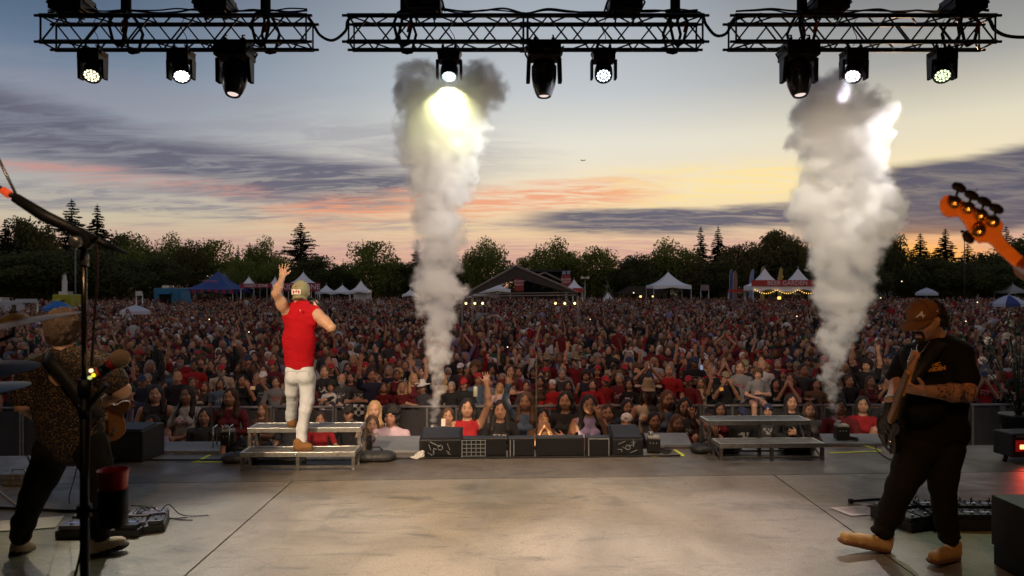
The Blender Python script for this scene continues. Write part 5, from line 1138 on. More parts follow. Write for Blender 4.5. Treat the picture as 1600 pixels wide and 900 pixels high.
# field marquee helper: concave high-peak roof
def peak_tent(px, y_peak, y_eave, half, d, lb, name='marquee', canvas=None, val=None, peaks=1, zrot=0.0, leg_h=None, group='white peaked tents along the trees', stripes=None, walls=False, wfac=1.0):
    canvas = canvas or WHITE; p = P(px, y_eave, d); W_ = half/F*d; zt = P(px, y_peak, d).z; ze = p.z; dep = W_*wfac/(peaks)
    r = empty(name, (p.x, d, GZ), zrot); mb = MB(); n = 8; H_ = zt-ze; e0 = ze-GZ
    bays = peaks; bw = 2*W_/bays
    for b in range(bays):
        cx_ = -W_+bw*(b+.5)
        rings = []
        for i in range(n+1):
            t_ = i/n; s = 1-t_; z = e0+H_*(t_**2.1*.72+t_*.28)
            ring = []
            for k in range(16):
                a = k/16*8; side_ = int(a//2); u = (a % 2)-1
                x, y = [(u, -1), (1, u), (-u, 1), (-1, -u)][side_]
                sgx = 1-.12*(1-abs(u))*s*(1-s)*2
                ring.append((cx_+x*s*bw/2*(1 if side_ % 2 else 1)*1.0, y*s*dep*sgx, z-(.06*H_*math.sin(PI*t_)*(1-abs(u)))))
            rings.append(ring)
        o_ = len(mb.v); mb.v += [q for ring in rings for q in ring]
        for i in range(n):
            for k in range(16): mb.f.append([o_+i*16+k, o_+i*16+(k+1) % 16, o_+(i+1)*16+(k+1) % 16, o_+(i+1)*16+k]); mb.m.append(0 if not stripes else (1 if (k//2) % 2 == 0 else 0)); mb.sm.append(True)
    mats = [canvas, stripes] if stripes else [canvas]
    mb.build('canopy', mats, r)
    vh = .12*W_+.18
    for sy in (-1, 1):
        mb = MB(); N_ = 14*bays
        for i in range(N_):
            x0 = -W_+2*W_*i/N_; x1 = x0+2*W_/N_; dr0 = vh*(.55+.45*abs(math.cos(PI*i/N_*bays))); dr1 = vh*(.55+.45*abs(math.cos(PI*(i+1)/N_*bays)))
            mb._add([(x0, sy*dep, e0), (x1, sy*dep, e0), (x1, sy*dep, e0-dr1), (x0, sy*dep, e0-dr0)], [(0, 1, 2, 3)], i % 2 if val and isinstance(val, (list, tuple)) else 0)
        mb.build('valance', list(val) if isinstance(val, (list, tuple)) else (val or canvas), r)
    for sx_ in (-1, 1):
        mb = MB(); mb.quad((sx_*W_, -dep, e0), (sx_*W_, dep, e0), (sx_*W_, dep, e0-vh*.8), (sx_*W_, -dep, e0-vh*.8)); mb.build('valance', (val[0] if isinstance(val, (list, tuple)) else val) or canvas, r)
        for k in range(bays+1):
            x = -W_+2*W_*k/bays
        for sy in (-1, 1): mb = MB(); mb.tube([(sx_*(W_-.05), sy*(dep-.05), 0), (sx_*(W_-.05), sy*(dep-.05), e0)], .045, 6); mb.build('leg', ALU, r)
    for b in range(bays): mb = MB(); cx_ = -W_+bw*(b+.5); mb.tube([(cx_, 0, e0+H_-.05), (cx_, 0, e0+H_+.25)], [.05, .02], 6); mb.build('finial', ALU, r)
    if walls: mb = MB(); mb.quad((-W_, dep*.9, .0), (W_, dep*.9, 0), (W_, dep*.9, e0), (-W_, dep*.9, e0)); mb.build('wall', canvas, r)
    tag(r, lb, 'tent', group); return r, W_, dep, e0, H_
NAVY = mat('royal blue canvas', rgb(.035, .07, .24), .6, var=.1, vscale=1); BURG = mat('crimson banner cloth', rgb(.28, .025, .05), .7, var=.1, vscale=1)
BLUW = mat('pale blue canvas', rgb(.30, .36, .55), .6, var=.08, vscale=1)
r, W_, dp, e0, H_ = peak_tent(341, 423, 452, 39, 92, 'large royal blue marquee with striped valance toward the dark end of the trees', 'marquee', NAVY, (mat('navy valance', rgb(.03, .03, .12), .7), BURG), group='coloured marquees')
text('FESTIVAL', (0, -dp*.62-.25, e0+H_*.42), .5, mat('pale red lettering', rgb(.5, .12, .16), .7), r, (1.1, 0, 0), .01)
peak_tent(351, 427, 452, 32, 99, 'pale blue marquee peeking out behind the large royal blue one', 'marquee', BLUW, None, group='coloured marquees')
peak_tent(389, 432, 447, 13, 95, 'white peaked tent behind the candy banner beside the blue marquee')
peak_tent(430, 432, 447, 10, 96, 'narrow white peaked tent partly behind the raised arm of the singer')
peak_tent(474, 425, 443, 18, 90, 'white peaked tent with dark trim directly above the cap of the singer')
peak_tent(510, 445, 456, 14, 93, 'white peaked tent, first in line past the kids banner')
peak_tent(535, 445, 456, 15, 93, 'white peaked tent, middle one of three past the kids banner')
peak_tent(564, 438, 454, 14, 90, 'taller white peaked tent, last of three past the kids banner', walls=True)
peak_tent(641, 452, 460, 11, 98, 'tiny white tent by the smoke column close to the singer')
peak_tent(755, 452, 460, 24, 99, 'small white tent at the edge of the smoke left of the mixing tent', group='white tents near the mixing tent')
peak_tent(752, 437, 456, 9, 104, 'thin white peaked tent beside the slope of the mixing tent roof', group='white tents near the mixing tent')
peak_tent(778, 442, 452, 20, 96, 'low white canopy under the near slope of the mixing tent roof', group='white tents near the mixing tent')
peak_tent(897, 436, 450, 13, 95, 'white peaked tent at the far eave of the mixing tent', group='white tents near the mixing tent')
peak_tent(1044, 425, 446, 29, 94, 'large white single-peak marquee among the trees', 'marquee', group='large white marquees')
peak_tent(1389, 430, 441, 13, 112, 'small white tent with side walls behind the smoke column by the empty riser', walls=True)
peak_tent(1582, 443, 455, 17, 95, 'dim grey tent at the frame edge above the striped parasol', canvas=mat('grey canvas', rgb(.28, .3, .3), .7))
r, W_, dp, e0, H_ = peak_tent(1221, 419, 447, 52, 84, 'wide twin-peak white marquee with red fascia and string lights', 'marquee', None, None, 2, group='large white marquees', wfac=.8)
def fascia(r, W_, y, z, h, w, txt, m, tm, ts, name='banner', x=0.0):
    mb = MB(); mb.box((x, y, z), (w, .06, h)); b = mb.build(name, m, r)
    if txt: text(txt, (x, y-.05, z), ts, tm, b, (PI/2, 0, 0), .01, 0, 'lettering', .012)
PINK = mat('pale pink lettering', rgb(.7, .5, .52), .7); REDB = mat('red fascia cloth', rgb(.45, .05, .04), .7, var=.1)
fascia(r, W_, -dp-.12, e0+.35, .75, W_*2.1, 'BEER GARDEN', REDB, PINK, .75)
bl = led_mat('warm bulb', (1, .55, .12), 2.2)
for i in range(30):
    t_ = i/29; x = -W_*.95+1.9*W_*t_; z = e0-.5-.45*abs(math.sin(PI*t_*3)); mb = MB(); mb.lathe([(.05, 0), (.05, .1)], (x, -dp-.2, z), (0, 0, 1), 6); mb.build('light_bulb', bl, r)
mb = MB(); mb.lathe([(.18, 0), (.18, .3)], (-.6, -dp*.5, e0-1.6), (0, 0, 1), 10); mb.build('lantern', led_mat('orange lantern', (1, .5, .1), 3), r)
def banner_thing(px0, px1, y0, y1, d, txt, m, tm, lb, ts, cat='banner'):
    a = P(px0, y0, d); b = P(px1, y1, d); e = empty('banner_sign', ((a.x+b.x)/2, d, GZ)); w = b.x-a.x; h = a.z-b.z; z = (a.z+b.z)/2-GZ
    mb = MB(); mb.box((0, 0, z), (w, .08, h)); mb.build('panel', m, e)
    for s_ in (-1, 1): mb = MB(); mb.tube([(s_*w*.48, .1, 0), (s_*w*.48, .1, z)], .06, 6); mb.build('post', ALU, e)
    if txt: text(txt, (0, -.06, z), ts, tm, e, (PI/2, 0, 0), .01, 0, 'lettering', .015)
    tag(e, lb, cat); return e
WL = mat('white lettering', rgb(.62, .5, .55), .7)
banner_thing(375, 425, 443, 450, 88, 'CANDY ZONE', BURG, WL, 'low crimson banner reading candy zone beside the blue marquee', .48)
banner_thing(440, 500, 442, 455, 86, 'KIDS ZONE', BURG, WL, 'tall crimson banner reading kids zone behind the head of the singer', .95)
banner_thing(1138, 1166, 452, 457, 86, '', REDB, WL, 'short red counter fascia beside the twin-peak marquee', .5)
banner_thing(1374, 1401, 434, 438, 114, '', mat('faded pink sign', rgb(.4, .22, .2), .8), WL, 'faded pink sign behind the small white tent past the smoke', .5)
banner_thing(1095, 1108, 445, 454, 96, '', mat('cluttered poster', rgb(.35, .28, .30), .8, color2=rgb(.2, .1, .12), vscale=1.5), WL, 'pale cluttered notice board beside the single-peak marquee', .5)
banner_thing(895, 911, 450, 457, 80, '', REDB, WL, 'red rounded sign at the far corner of the mixing tent', .5)
def feather(px, y0, y1, d, m, lb, lean=.0):
    a = P(px, y1, d); h = P(px, y0, d).z-GZ; e = empty('feather_flag', (a.x, d, GZ)); mb = MB(); mb.tube(smooth_path([(0, 0, 0), (0, 0, h*.7), (.1+lean, 0, h*.95), (.4+lean, 0, h)], 4), .03, 6); mb.build('pole', ALU, e)
    mb = MB(); mb.prism([(0.03, 0, h*.25), (.55, 0, h*.3), (.6, 0, h*.8), (.45+lean, 0, h*.97), (.2+lean, 0, h*.97), (.03, 0, h*.8)], (0, .03, 0)); mb.build('flag', m, e); tag(e, lb, 'flag', 'feather flags near the marquees')
BFL = mat('blue flag', rgb(.07, .10, .30), .7); OFL = mat('orange brown flag', rgb(.25, .14, .1), .7); YFL = mat('mustard flag', rgb(.42, .32, .06), .7)
feather(1140, 421, 452, 92, BFL, 'dark blue feather flag, first of the pair beside the twin-peak marquee'); feather(1145.5, 423, 452, 91, OFL, 'brownish feather flag, second of the pair beside the twin-peak marquee')
feather(1171, 420, 450, 92, mat('light blue flag', rgb(.2, .26, .5), .7), 'light blue feather flag just beside the near peak of the twin-peak marquee', .2); feather(1188, 416, 450, 95, YFL, 'mustard feather flag behind the near peak of the twin-peak marquee', .1); feather(1216, 417, 450, 95, YFL, 'mustard feather flag rising between the two peaks of the marquee', .15)
feather(97, 427, 465, 78, mat('white flag', rgb(.6, .6, .6), .7), 'white feather flag among the food stalls in the dark end')
# food stalls and parasols at both sides
def parasol(px, y0, y1, half, d, ms_, lb, grp='parasols in the crowd'):
    a = P(px, y1, d); zt = P(px, y0, d).z-GZ; ze = a.z-GZ; W_ = half/F*d; e = empty('parasol', (a.x, d, GZ)); n = 8
    for k in range(n):
        a0, a1_ = 2*PI*k/n, 2*PI*(k+1)/n; mb = MB(); vs = []
        for i in range(5):
            t_ = i/4; R_ = W_*t_; z = zt-(zt-ze)*(t_**1.5); vs += [(R_*math.cos(a0), R_*math.sin(a0), z), (R_*math.cos(a1_), R_*math.sin(a1_), z)]
        mb._add(vs, [(i*2, i*2+1, i*2+3, i*2+2) for i in range(4)]); c0, c1 = vs[-2], vs[-1]; mb._add([c0, c1, (c1[0], c1[1], c1[2]-.2), (c0[0], c0[1], c0[2]-.2)], [(0, 1, 2, 3)])
        mb.build('canopy_panel', ms_[k % len(ms_)], e)
    mb = MB(); mb.tube([(0, 0, 0), (0, 0, zt+.08)], .025, 6); mb.build('pole', ALU, e); tag(e, lb, 'parasol', grp)
CBL = mat('bright blue canopy', rgb(.02, .13, .42), .6)
parasol(90, 470, 481, 21, 46, [CBL], 'bright blue parasol beyond the head of the dark guitarist')
parasol(211, 477, 486, 22, 42, [mat('pale parasol', rgb(.52, .52, .6), .6)], 'pale dome parasol standing in the crowd past the boom stand')
parasol(1448, 450, 458, 16, 60, [mat('cool white parasol', rgb(.42, .45, .55), .6)], 'plain white parasol in the crowd above the brown cap')
parasol(1576, 461, 474, 25, 42, [mat('white wedge', rgb(.42, .46, .58), .6), mat('navy wedge', rgb(.03, .05, .18), .6)], 'white and navy segmented parasol at the frame edge')
def truck(px0, px1, y0, y1, d, m, lb, box2=None):
    a = P(px0, y0, d); b = P(px1, y1, d); w = b.x-a.x; h = a.z-GZ; e = empty('food_truck', ((a.x+b.x)/2, d, GZ))
    mb = MB(); mb.box((-w*.08, 0, h*.56), (w*.84, 2.2, h*.8)); mb.build('body', m, e, .08); mb = MB(); mb.prism([(w*.34, -1, h*.16), (w*.5, -1, h*.16), (w*.5, -1, h*.5), (w*.44, -1, h*.85), (w*.34, -1, h*.85)], (0, 2, 0)); mb.build('cab', m, e)
    mb = MB(); mb.box((-w*.1, -1.12, h*.62), (w*.4, .06, h*.28)); mb.build('serving_hatch', DK, e); mb = MB(); mb.box((-w*.1, -1.45, h*.80), (w*.44, .6, .06), (.3, 0, 0)); mb.build('awning', m, e)
    for x in (-w*.33, w*.35):
        for y in (-1, 1): mb = MB(); mb.lathe([(.42, -.12), (.42, .12)], (x, y, .42), (0, 1, 0), 16); mb.build('wheel', RUBBER, e)
    mb = MB(); mb.box((w*-.2, 0, h*1.0), (.8, .8, .3)); mb.build('roof_vent', ALU, e); tag(e, lb, 'food truck')
truck(248, 293, 448, 462, 78, mat('turquoise van paint', rgb(.015, .14, .26), .45), 'turquoise food truck before the trees beside the blue marquee')
truck(-10, 25, 468, 485, 50, mat('white van paint', rgb(.35, .36, .38), .5), 'grey white food truck at the dark frame edge')
truck(94, 124, 458, 478, 62, mat('yellow stall paint', rgb(.30, .28, .02), .55), 'yellow food truck behind the bright blue parasol')
banner_thing(24, 58, 467, 473, 52, '', mat('pale awning', rgb(.4, .42, .44), .6), WL, 'pale awning strip beside the grey white food truck', .5)
banner_thing(212, 222, 455, 462, 70, '', mat('white notice', rgb(.55, .55, .55), .6), WL, 'small white placard above the crowd past the boom stand', .5)
# teepee
e = empty('teepee', (px7(950, 96), 96, GZ)); mb = MB(); mb.lathe([(1.9, 0), (1.0, 2.2), (.12, 3.9)], (0, 0, 0), (0, 0, 1), 12); mb.build('cover', WHITE, e)
for k in range(6): a = k*1.05; mb = MB(); mb.tube([(1.8*math.cos(a), 1.8*math.sin(a), 0), (-.35*math.cos(a)-.2, -.35*math.sin(a), 5.4 if k else 7.2)], .035, 5); mb.build('lodge_pole', mat('weathered pole', rgb(.2, .17, .14), .8), e)
mb = MB(); mb.prism([(-.1, -1.02, 2.1), (.22, -1.0, 2.1), (.2, -.4, 3.3)], (0, -.06, 0)); mb.build('door_flap', DK, e); e.scale = (.9, .9, .72)
tag(e, 'small white teepee with crossed poles before the trees', 'teepee')
# dark pavilion with lamps
e = empty('pavilion', (px7(1003, 100), 100, GZ)); mb = MB(); mb.prism([(-3.6, -2, 2.6), (3.6, -2, 2.6), (2.2, -2, 3.7), (-2.0, -2, 3.7)], (0, 4, 0)); mb.build('roof', mat('dull brown roof', rgb(.05, .045, .04), .8), e)
for x in (-3.3, 3.3):
    for y in (-1.8, 1.8): mb = MB(); mb.box((x, y, 1.3), (.15, .15, 2.6)); mb.build('post', DK, e)
for x in (-.6, 1.2): mb = MB(); mb.lathe([(.14, 0), (.14, .25)], (x, -2.1, 2.1), (0, 0, 1), 8); mb.build('lamp', led_mat('pavilion bulb', (1, .72, .25), 2.5), e)
tag(e, 'low dark pavilion with two warm lamps beside the single-peak marquee', 'pavilion')
# inflatable slide, dim
e = empty('inflatable_slide', (px7(1530, 100), 100, GZ)); IR = [mat('dim red vinyl', rgb(.14, .02, .03), .5), mat('dim blue vinyl', rgb(.02, .05, .12), .5), mat('dim green vinyl', rgb(.02, .07, .05), .5)]
for k, (r_, w_) in enumerate(((3.6, .45), (2.8, .4), (2.1, .4))): mb = MB(); mb.tube([(r_*math.cos(PI*i/10), 0, .2+r_*.75*math.sin(PI*i/10)) for i in range(11)], w_, 8); mb.build('arch', IR[k], e)
mb = MB(); mb.box((-1.5, .8, 3.2), (3.5, .8, 2.2)); mb.build('tower', IR[0], e, .3); tag(e, 'dim inflatable slide with coloured arches under the trees behind the bass neck', 'inflatable')
# light mast
def mast(px, y0, d, lb, m=ALU, r=.07): 
    p = P(px, y0, d); e = empty('light_mast', (p.x, d, GZ)); h = p.z-GZ; mb = MB(); mb.tube([(0, 0, 0), (0, 0, h)], [r, r*.6], 8); mb.build('shaft', m, e); mb = MB(); mb.box((0, 0, h), (.9, .2, .12)); mb.build('crossarm', m, e)
    for s_ in (-1, 1): mb = MB(); mb.box((s_*.35, -.1, h+.02), (.3, .2, .3)); mb.build('floodlight', m, e)
    tag(e, lb, 'light mast', 'thin masts before the trees')
mast(118, 372, 70, 'thin grey mast beside the near boom stand', mat('grey mast', rgb(.14, .15, .17), .5), .09); mast(1507, 362, 85, 'thin dark mast below the bass headstock', mat('dark mast', rgb(.03, .03, .03), .6)); mast(914, 434, 80, 'short thin mast between the mixing tent and the teepee', ALU, .05)

# mixing tent in the crowd
D2 = 35.5; e = empty('mixing_tent', (px7(815, D2), D2, GZ)); b0 = Vector(e.location)
def S(px, py, d=D2): return P(px, py, d)-b0
FAB = mat('grey brown roof cloth', rgb(.06, .05, .048), .8, var=.15, vscale=2); TRU = mat('pale roof rail', rgb(.24, .20, .19), .5)
pk = S(806, 416); el_, er_ = S(722, 463), S(903, 458)
for a, b_, th in ((pk, el_, .38), (pk, er_, .34)):
    mb = MB(); mb.prism([a, b_, b_+Vector((0, 0, -.12)), a+Vector((0, 0, -th-.25))], (0, 1.6, 0)); mb.build('roof_panel', FAB, e)
    mb = MB(); mb.tube([a+Vector((0, -.03, .03)), b_+Vector((0, -.03, .03))], .055, 8); mb.build('roof_rail', TRU, e)
    mb = MB(); mb.tube([a+Vector((0, 1.6, .03)), b_+Vector((0, 1.6, .03))], .055, 8); mb.build('roof_rail', TRU, e)
mb = MB(); mb.tube([S(738, 463), S(900, 461)], .04, 6); mb.build('cross_rail', TRU, e); mb = MB(); mb.tube([S(735, 459), S(902, 457)], .03, 6); mb.build('cross_rail', TRU, e)
for q in ((817, 441, 838, 430), (838, 430, 852, 426), (852, 426, 880, 440)): mb = MB(); mb.tube([S(q[0], q[1], D2+4), S(q[2], q[3], D2+4)], .045, 6); mb.build('rear_rail', TRU, e)
for px in (722, 738, 903): mb = MB(); p = S(px, 462); mb.box((p.x, .05, p.z/2), (.11, .11, p.z)); mb.build('post', TRU, e)
for px in (728, 742, 754, 868, 882.5, 898):
    p = S(px, 474, D2-.1); mb = MB(); mb.lathe([(.06, 0), (.045, .07), (.02, .09)], p, (0, -1, -.1), 12); mb.build('lamp', led_mat('mixing tent lamp', (1, .78, .28), 3.5), e)
    mb = MB(); mb.tube([p+Vector((0, .05, 0)), Vector((p.x, .05, S(px, 462).z))], .02, 5); mb.build('lamp_drop', BLACK, e)
tag(e, 'gable-roofed mixing tent with hanging lamps rising out of the middle of the crowd', 'mixing tent')
# second stage
D3 = 98; e = empty('side_stage', (px7(850, D3), D3, GZ)); b0 = Vector(e.location)
def S(px, py, d=D3): return P(px, py, d)-b0
w_ = S(888, 450).x; zt = S(850, 423).z
mb = MB(); mb.box((0, 4, zt/2), (2*w_, .3, zt)); mb.build('backdrop', DK, e); mb = MB(); mb.box((0, 2, zt), (2*w_+.6, 4.6, .3)); mb.build('roof', BLACKM, e); mb = MB(); mb.box((0, 2, .5), (2*w_, 4, 1)); mb.build('platform', BLACKM, e)
for s_ in (-1, 1): mb = MB(); mb.box((s_*w_, 0, zt/2), (.35, .35, zt)); mb.build('tower', BLACKM, e)
tag(e, 'black side stage with flat roof seen behind the mixing tent roof', 'stage')
for px, t1, t2, lb, y1, y0 in ((811, 'ISLAND', 'PARTY', 'near', 455, 424), (884.5, 'ISLAND', 'PARTY', 'far', 450, 423)):
    a = P(px, y0, D3-.6); b = P(px, y1, D3-.6); h = a.z-b.z; be = empty('banner', (a.x, D3-.6, b.z)); mb = MB(); mb.box((0, 0, h*.38), (1.35, .06, h*.76)); mb.build('panel', mat('brick red banner', rgb(.30, .045, .04), .7), be)
    mb = MB(); mb.box((-.3, 0, h*.88), (.5, .07, h*.2)); mb.build('top_print', mat('blue grey print', rgb(.3, .33, .42), .7), be); mb = MB(); mb.box((.34, 0, h*.9), (.45, .07, h*.2)); mb.build('top_print', mat('blue grey print', rgb(.3, .33, .42), .7), be)
    text(t1, (0, -.05, h*.5), .42, PINK, be, (PI/2, 0, 0), .01, 0, 'lettering', .01); text(t2, (0, -.05, h*.33), .42, PINK, be, (PI/2, 0, 0), .01, 0, 'lettering', .01)
    tag(be, 'brick red banner with pale text on the side stage tower %s' % ('under the roof peak' if lb == 'near' else 'above the white tent'), 'banner')

# ------------------------------------------------------------ trees
LEAFM = {}
def leaf_mat(name, c, c2):
    m = mat(name, c, .75, color2=c2, vscale=.35); b = m.node_tree.nodes['Principled BSDF']; b.inputs['Subsurface Weight'].default_value = 0
    t = m.node_tree; out = [n for n in t.nodes if n.type == 'OUTPUT_MATERIAL'][0]; tr = N(t, 'ShaderNodeBsdfTranslucent'); src = b.inputs['Base Color'].links[0].from_socket; t.links.new(src, tr.inputs[0])
    mx = N(t, 'ShaderNodeMixShader'); mx.inputs[0].default_value = .45; t.links.new(b.outputs[0], mx.inputs[1]); t.links.new(tr.outputs[0], mx.inputs[2]); t.links.new(mx.outputs[0], out.inputs[0]); return m
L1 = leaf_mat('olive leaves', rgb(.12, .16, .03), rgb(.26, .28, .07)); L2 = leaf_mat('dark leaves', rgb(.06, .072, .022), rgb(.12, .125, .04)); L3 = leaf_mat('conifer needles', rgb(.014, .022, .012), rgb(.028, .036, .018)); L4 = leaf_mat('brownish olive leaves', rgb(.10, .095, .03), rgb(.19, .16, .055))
BARK = mat('bark', rgb(.05, .04, .03), .9, bump=.5, bscale=5)
def quads_at(c, s, rs):
    n = len(c); a = rs.normal(size=(n, 3)); a /= np.linalg.norm(a, axis=1)[:, None]; b = rs.normal(size=(n, 3)); b = np.cross(a, b); b /= np.linalg.norm(b, axis=1)[:, None]
    s = s[:, None]; a = a*s; b = b*s*.7; v = np.stack([c-a, c-b, c+a, c+b], 1).reshape(-1, 3); return v, np.arange(4*n).reshape(n, 4)
def broadleaf(seed, n=9500, w=1.0, dense=1.0):
    rs = np.random.RandomState(seed); clumps = []
    m_ = 60
    while len(clumps) < m_:
        p = rs.uniform(-1, 1, 3)
        if (p**2).sum() > 1: continue
        z = .28+.36*(p[2]+1)*1.0; taper = 1.0 if p[2] < .2 else 1-.45*(p[2]-.2)
        clumps.append((p[0]*.36*w*taper, p[1]*.36*w*taper, z, rs.uniform(.09, .17)))
    clumps = np.array(clumps); clumps[:, 2] = np.clip(clumps[:, 2], .16, .94)
    k = rs.randint(0, m_, n); d = rs.normal(size=(n, 3)); d /= np.linalg.norm(d, axis=1)[:, None]; r = clumps[k, 3]*(rs.rand(n)**.33)*1.15; c = clumps[k, :3]+d*r[:, None]*np.array([1.1, 1.1, .8])
    return quads_at(c, rs.uniform(.010, .022, n), rs), clumps
def conifer(seed, n=20000, w=.22, ragged=.0, base=.04):
    rs = np.random.RandomState(seed); cs = []; tiers = 38
    for t_ in range(tiers):
        z = base+(1-base)*(t_/tiers)**.92; R_ = w*(1-z)**.9+.002; nb = int(6+8*(1-z))
        for b in range(nb):
            a = rs.uniform(0, 2*PI); L_ = R_*rs.uniform(.55-.25*ragged, 1.1+.35*ragged); m_ = int(n/tiers/nb*1.9*(1-z*.5))+3
            u = rs.rand(m_)**.7*L_; off = rs.normal(size=(m_, 3))*np.array([.009, .009, .008])*(1+ragged*.3)*(.12+1.1*(1-z)); cs.append(np.stack([np.cos(a)*u, np.sin(a)*u, z-u*.28*(1-ragged*.9)+ragged*.10*u/w*w+rs.uniform(-.004, .004)+u*0], 1)+off)
    c = np.concatenate(cs); c = np.concatenate([c, np.stack([rs.normal(size=60)*.0012, rs.normal(size=60)*.0012, rs.uniform(.93, 1.0, 60)], 1)]); return quads_at(c, rs.uniform(.004, .0125, len(c))*(.35+.9*np.clip(1-c[:, 2], 0, 1)**.7), rs), None
TREE = {}; TOPZ = {}
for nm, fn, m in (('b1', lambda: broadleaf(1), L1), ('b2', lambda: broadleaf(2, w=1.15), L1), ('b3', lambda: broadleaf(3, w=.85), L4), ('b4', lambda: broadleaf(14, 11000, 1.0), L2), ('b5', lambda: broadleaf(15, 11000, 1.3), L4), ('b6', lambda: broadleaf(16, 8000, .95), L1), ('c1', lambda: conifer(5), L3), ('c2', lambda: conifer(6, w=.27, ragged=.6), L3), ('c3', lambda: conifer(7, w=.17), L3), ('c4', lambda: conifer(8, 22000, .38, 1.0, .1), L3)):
    (v, f), cl = fn(); me = np_mesh('crown_'+nm, v, f); me.materials.append(m)
    mb = MB(); mb.tube([(0, 0, 0), (.004, 0, .3), (.0, .004, .62), (0, 0, .9 if nm[0] == 'c' else .7)], [.022 if nm[0] == 'b' else .014, .016, .009, .003], 7)
    if cl is not None:
        for q in cl[:16]: mb.tube([(0, 0, .2+.35*q[2]), (q[0]*.5, q[1]*.5, q[2]*.8), tuple(q[:3])], [.008, .005, .002], 4)
    tm = mb.mesh('trunk_'+nm); tm.materials.append(BARK); TREE[nm] = (me, tm); TOPZ[nm] = float(np.percentile(v[:, 2], 99.7))
def tree(px, ytop, kind, d, wpx=None, lb='', ybase=None, rz=None, grp='trees along the edge of the field', name=None):
    H_ = P(px, ytop, d).z-GZ; base_w = {'b1': .78, 'b2': .88, 'b3': .66, 'b4': .78, 'b5': 1.0, 'b6': .74, 'c1': .42, 'c2': .56, 'c3': .34, 'c4': .80}[kind]
    sx_ = (wpx/F*d)/base_w*(1.7 if kind in ('c1', 'c2', 'c3') else 1.75 if kind == 'c4' else 1.15) if wpx else H_
    H2 = H_/TOPZ[kind]
    e = empty(name or ('broadleaf_tree' if kind[0] == 'b' else 'conifer_tree'), (px7(px, d), d, GZ), rnd.uniform(0, 6.28) if rz is None else rz); e.scale = (sx_, sx_, H2)
    link('crown', TREE[kind][0], e); link('trunk', TREE[kind][1], e); tag(e, lb, 'tree', grp)
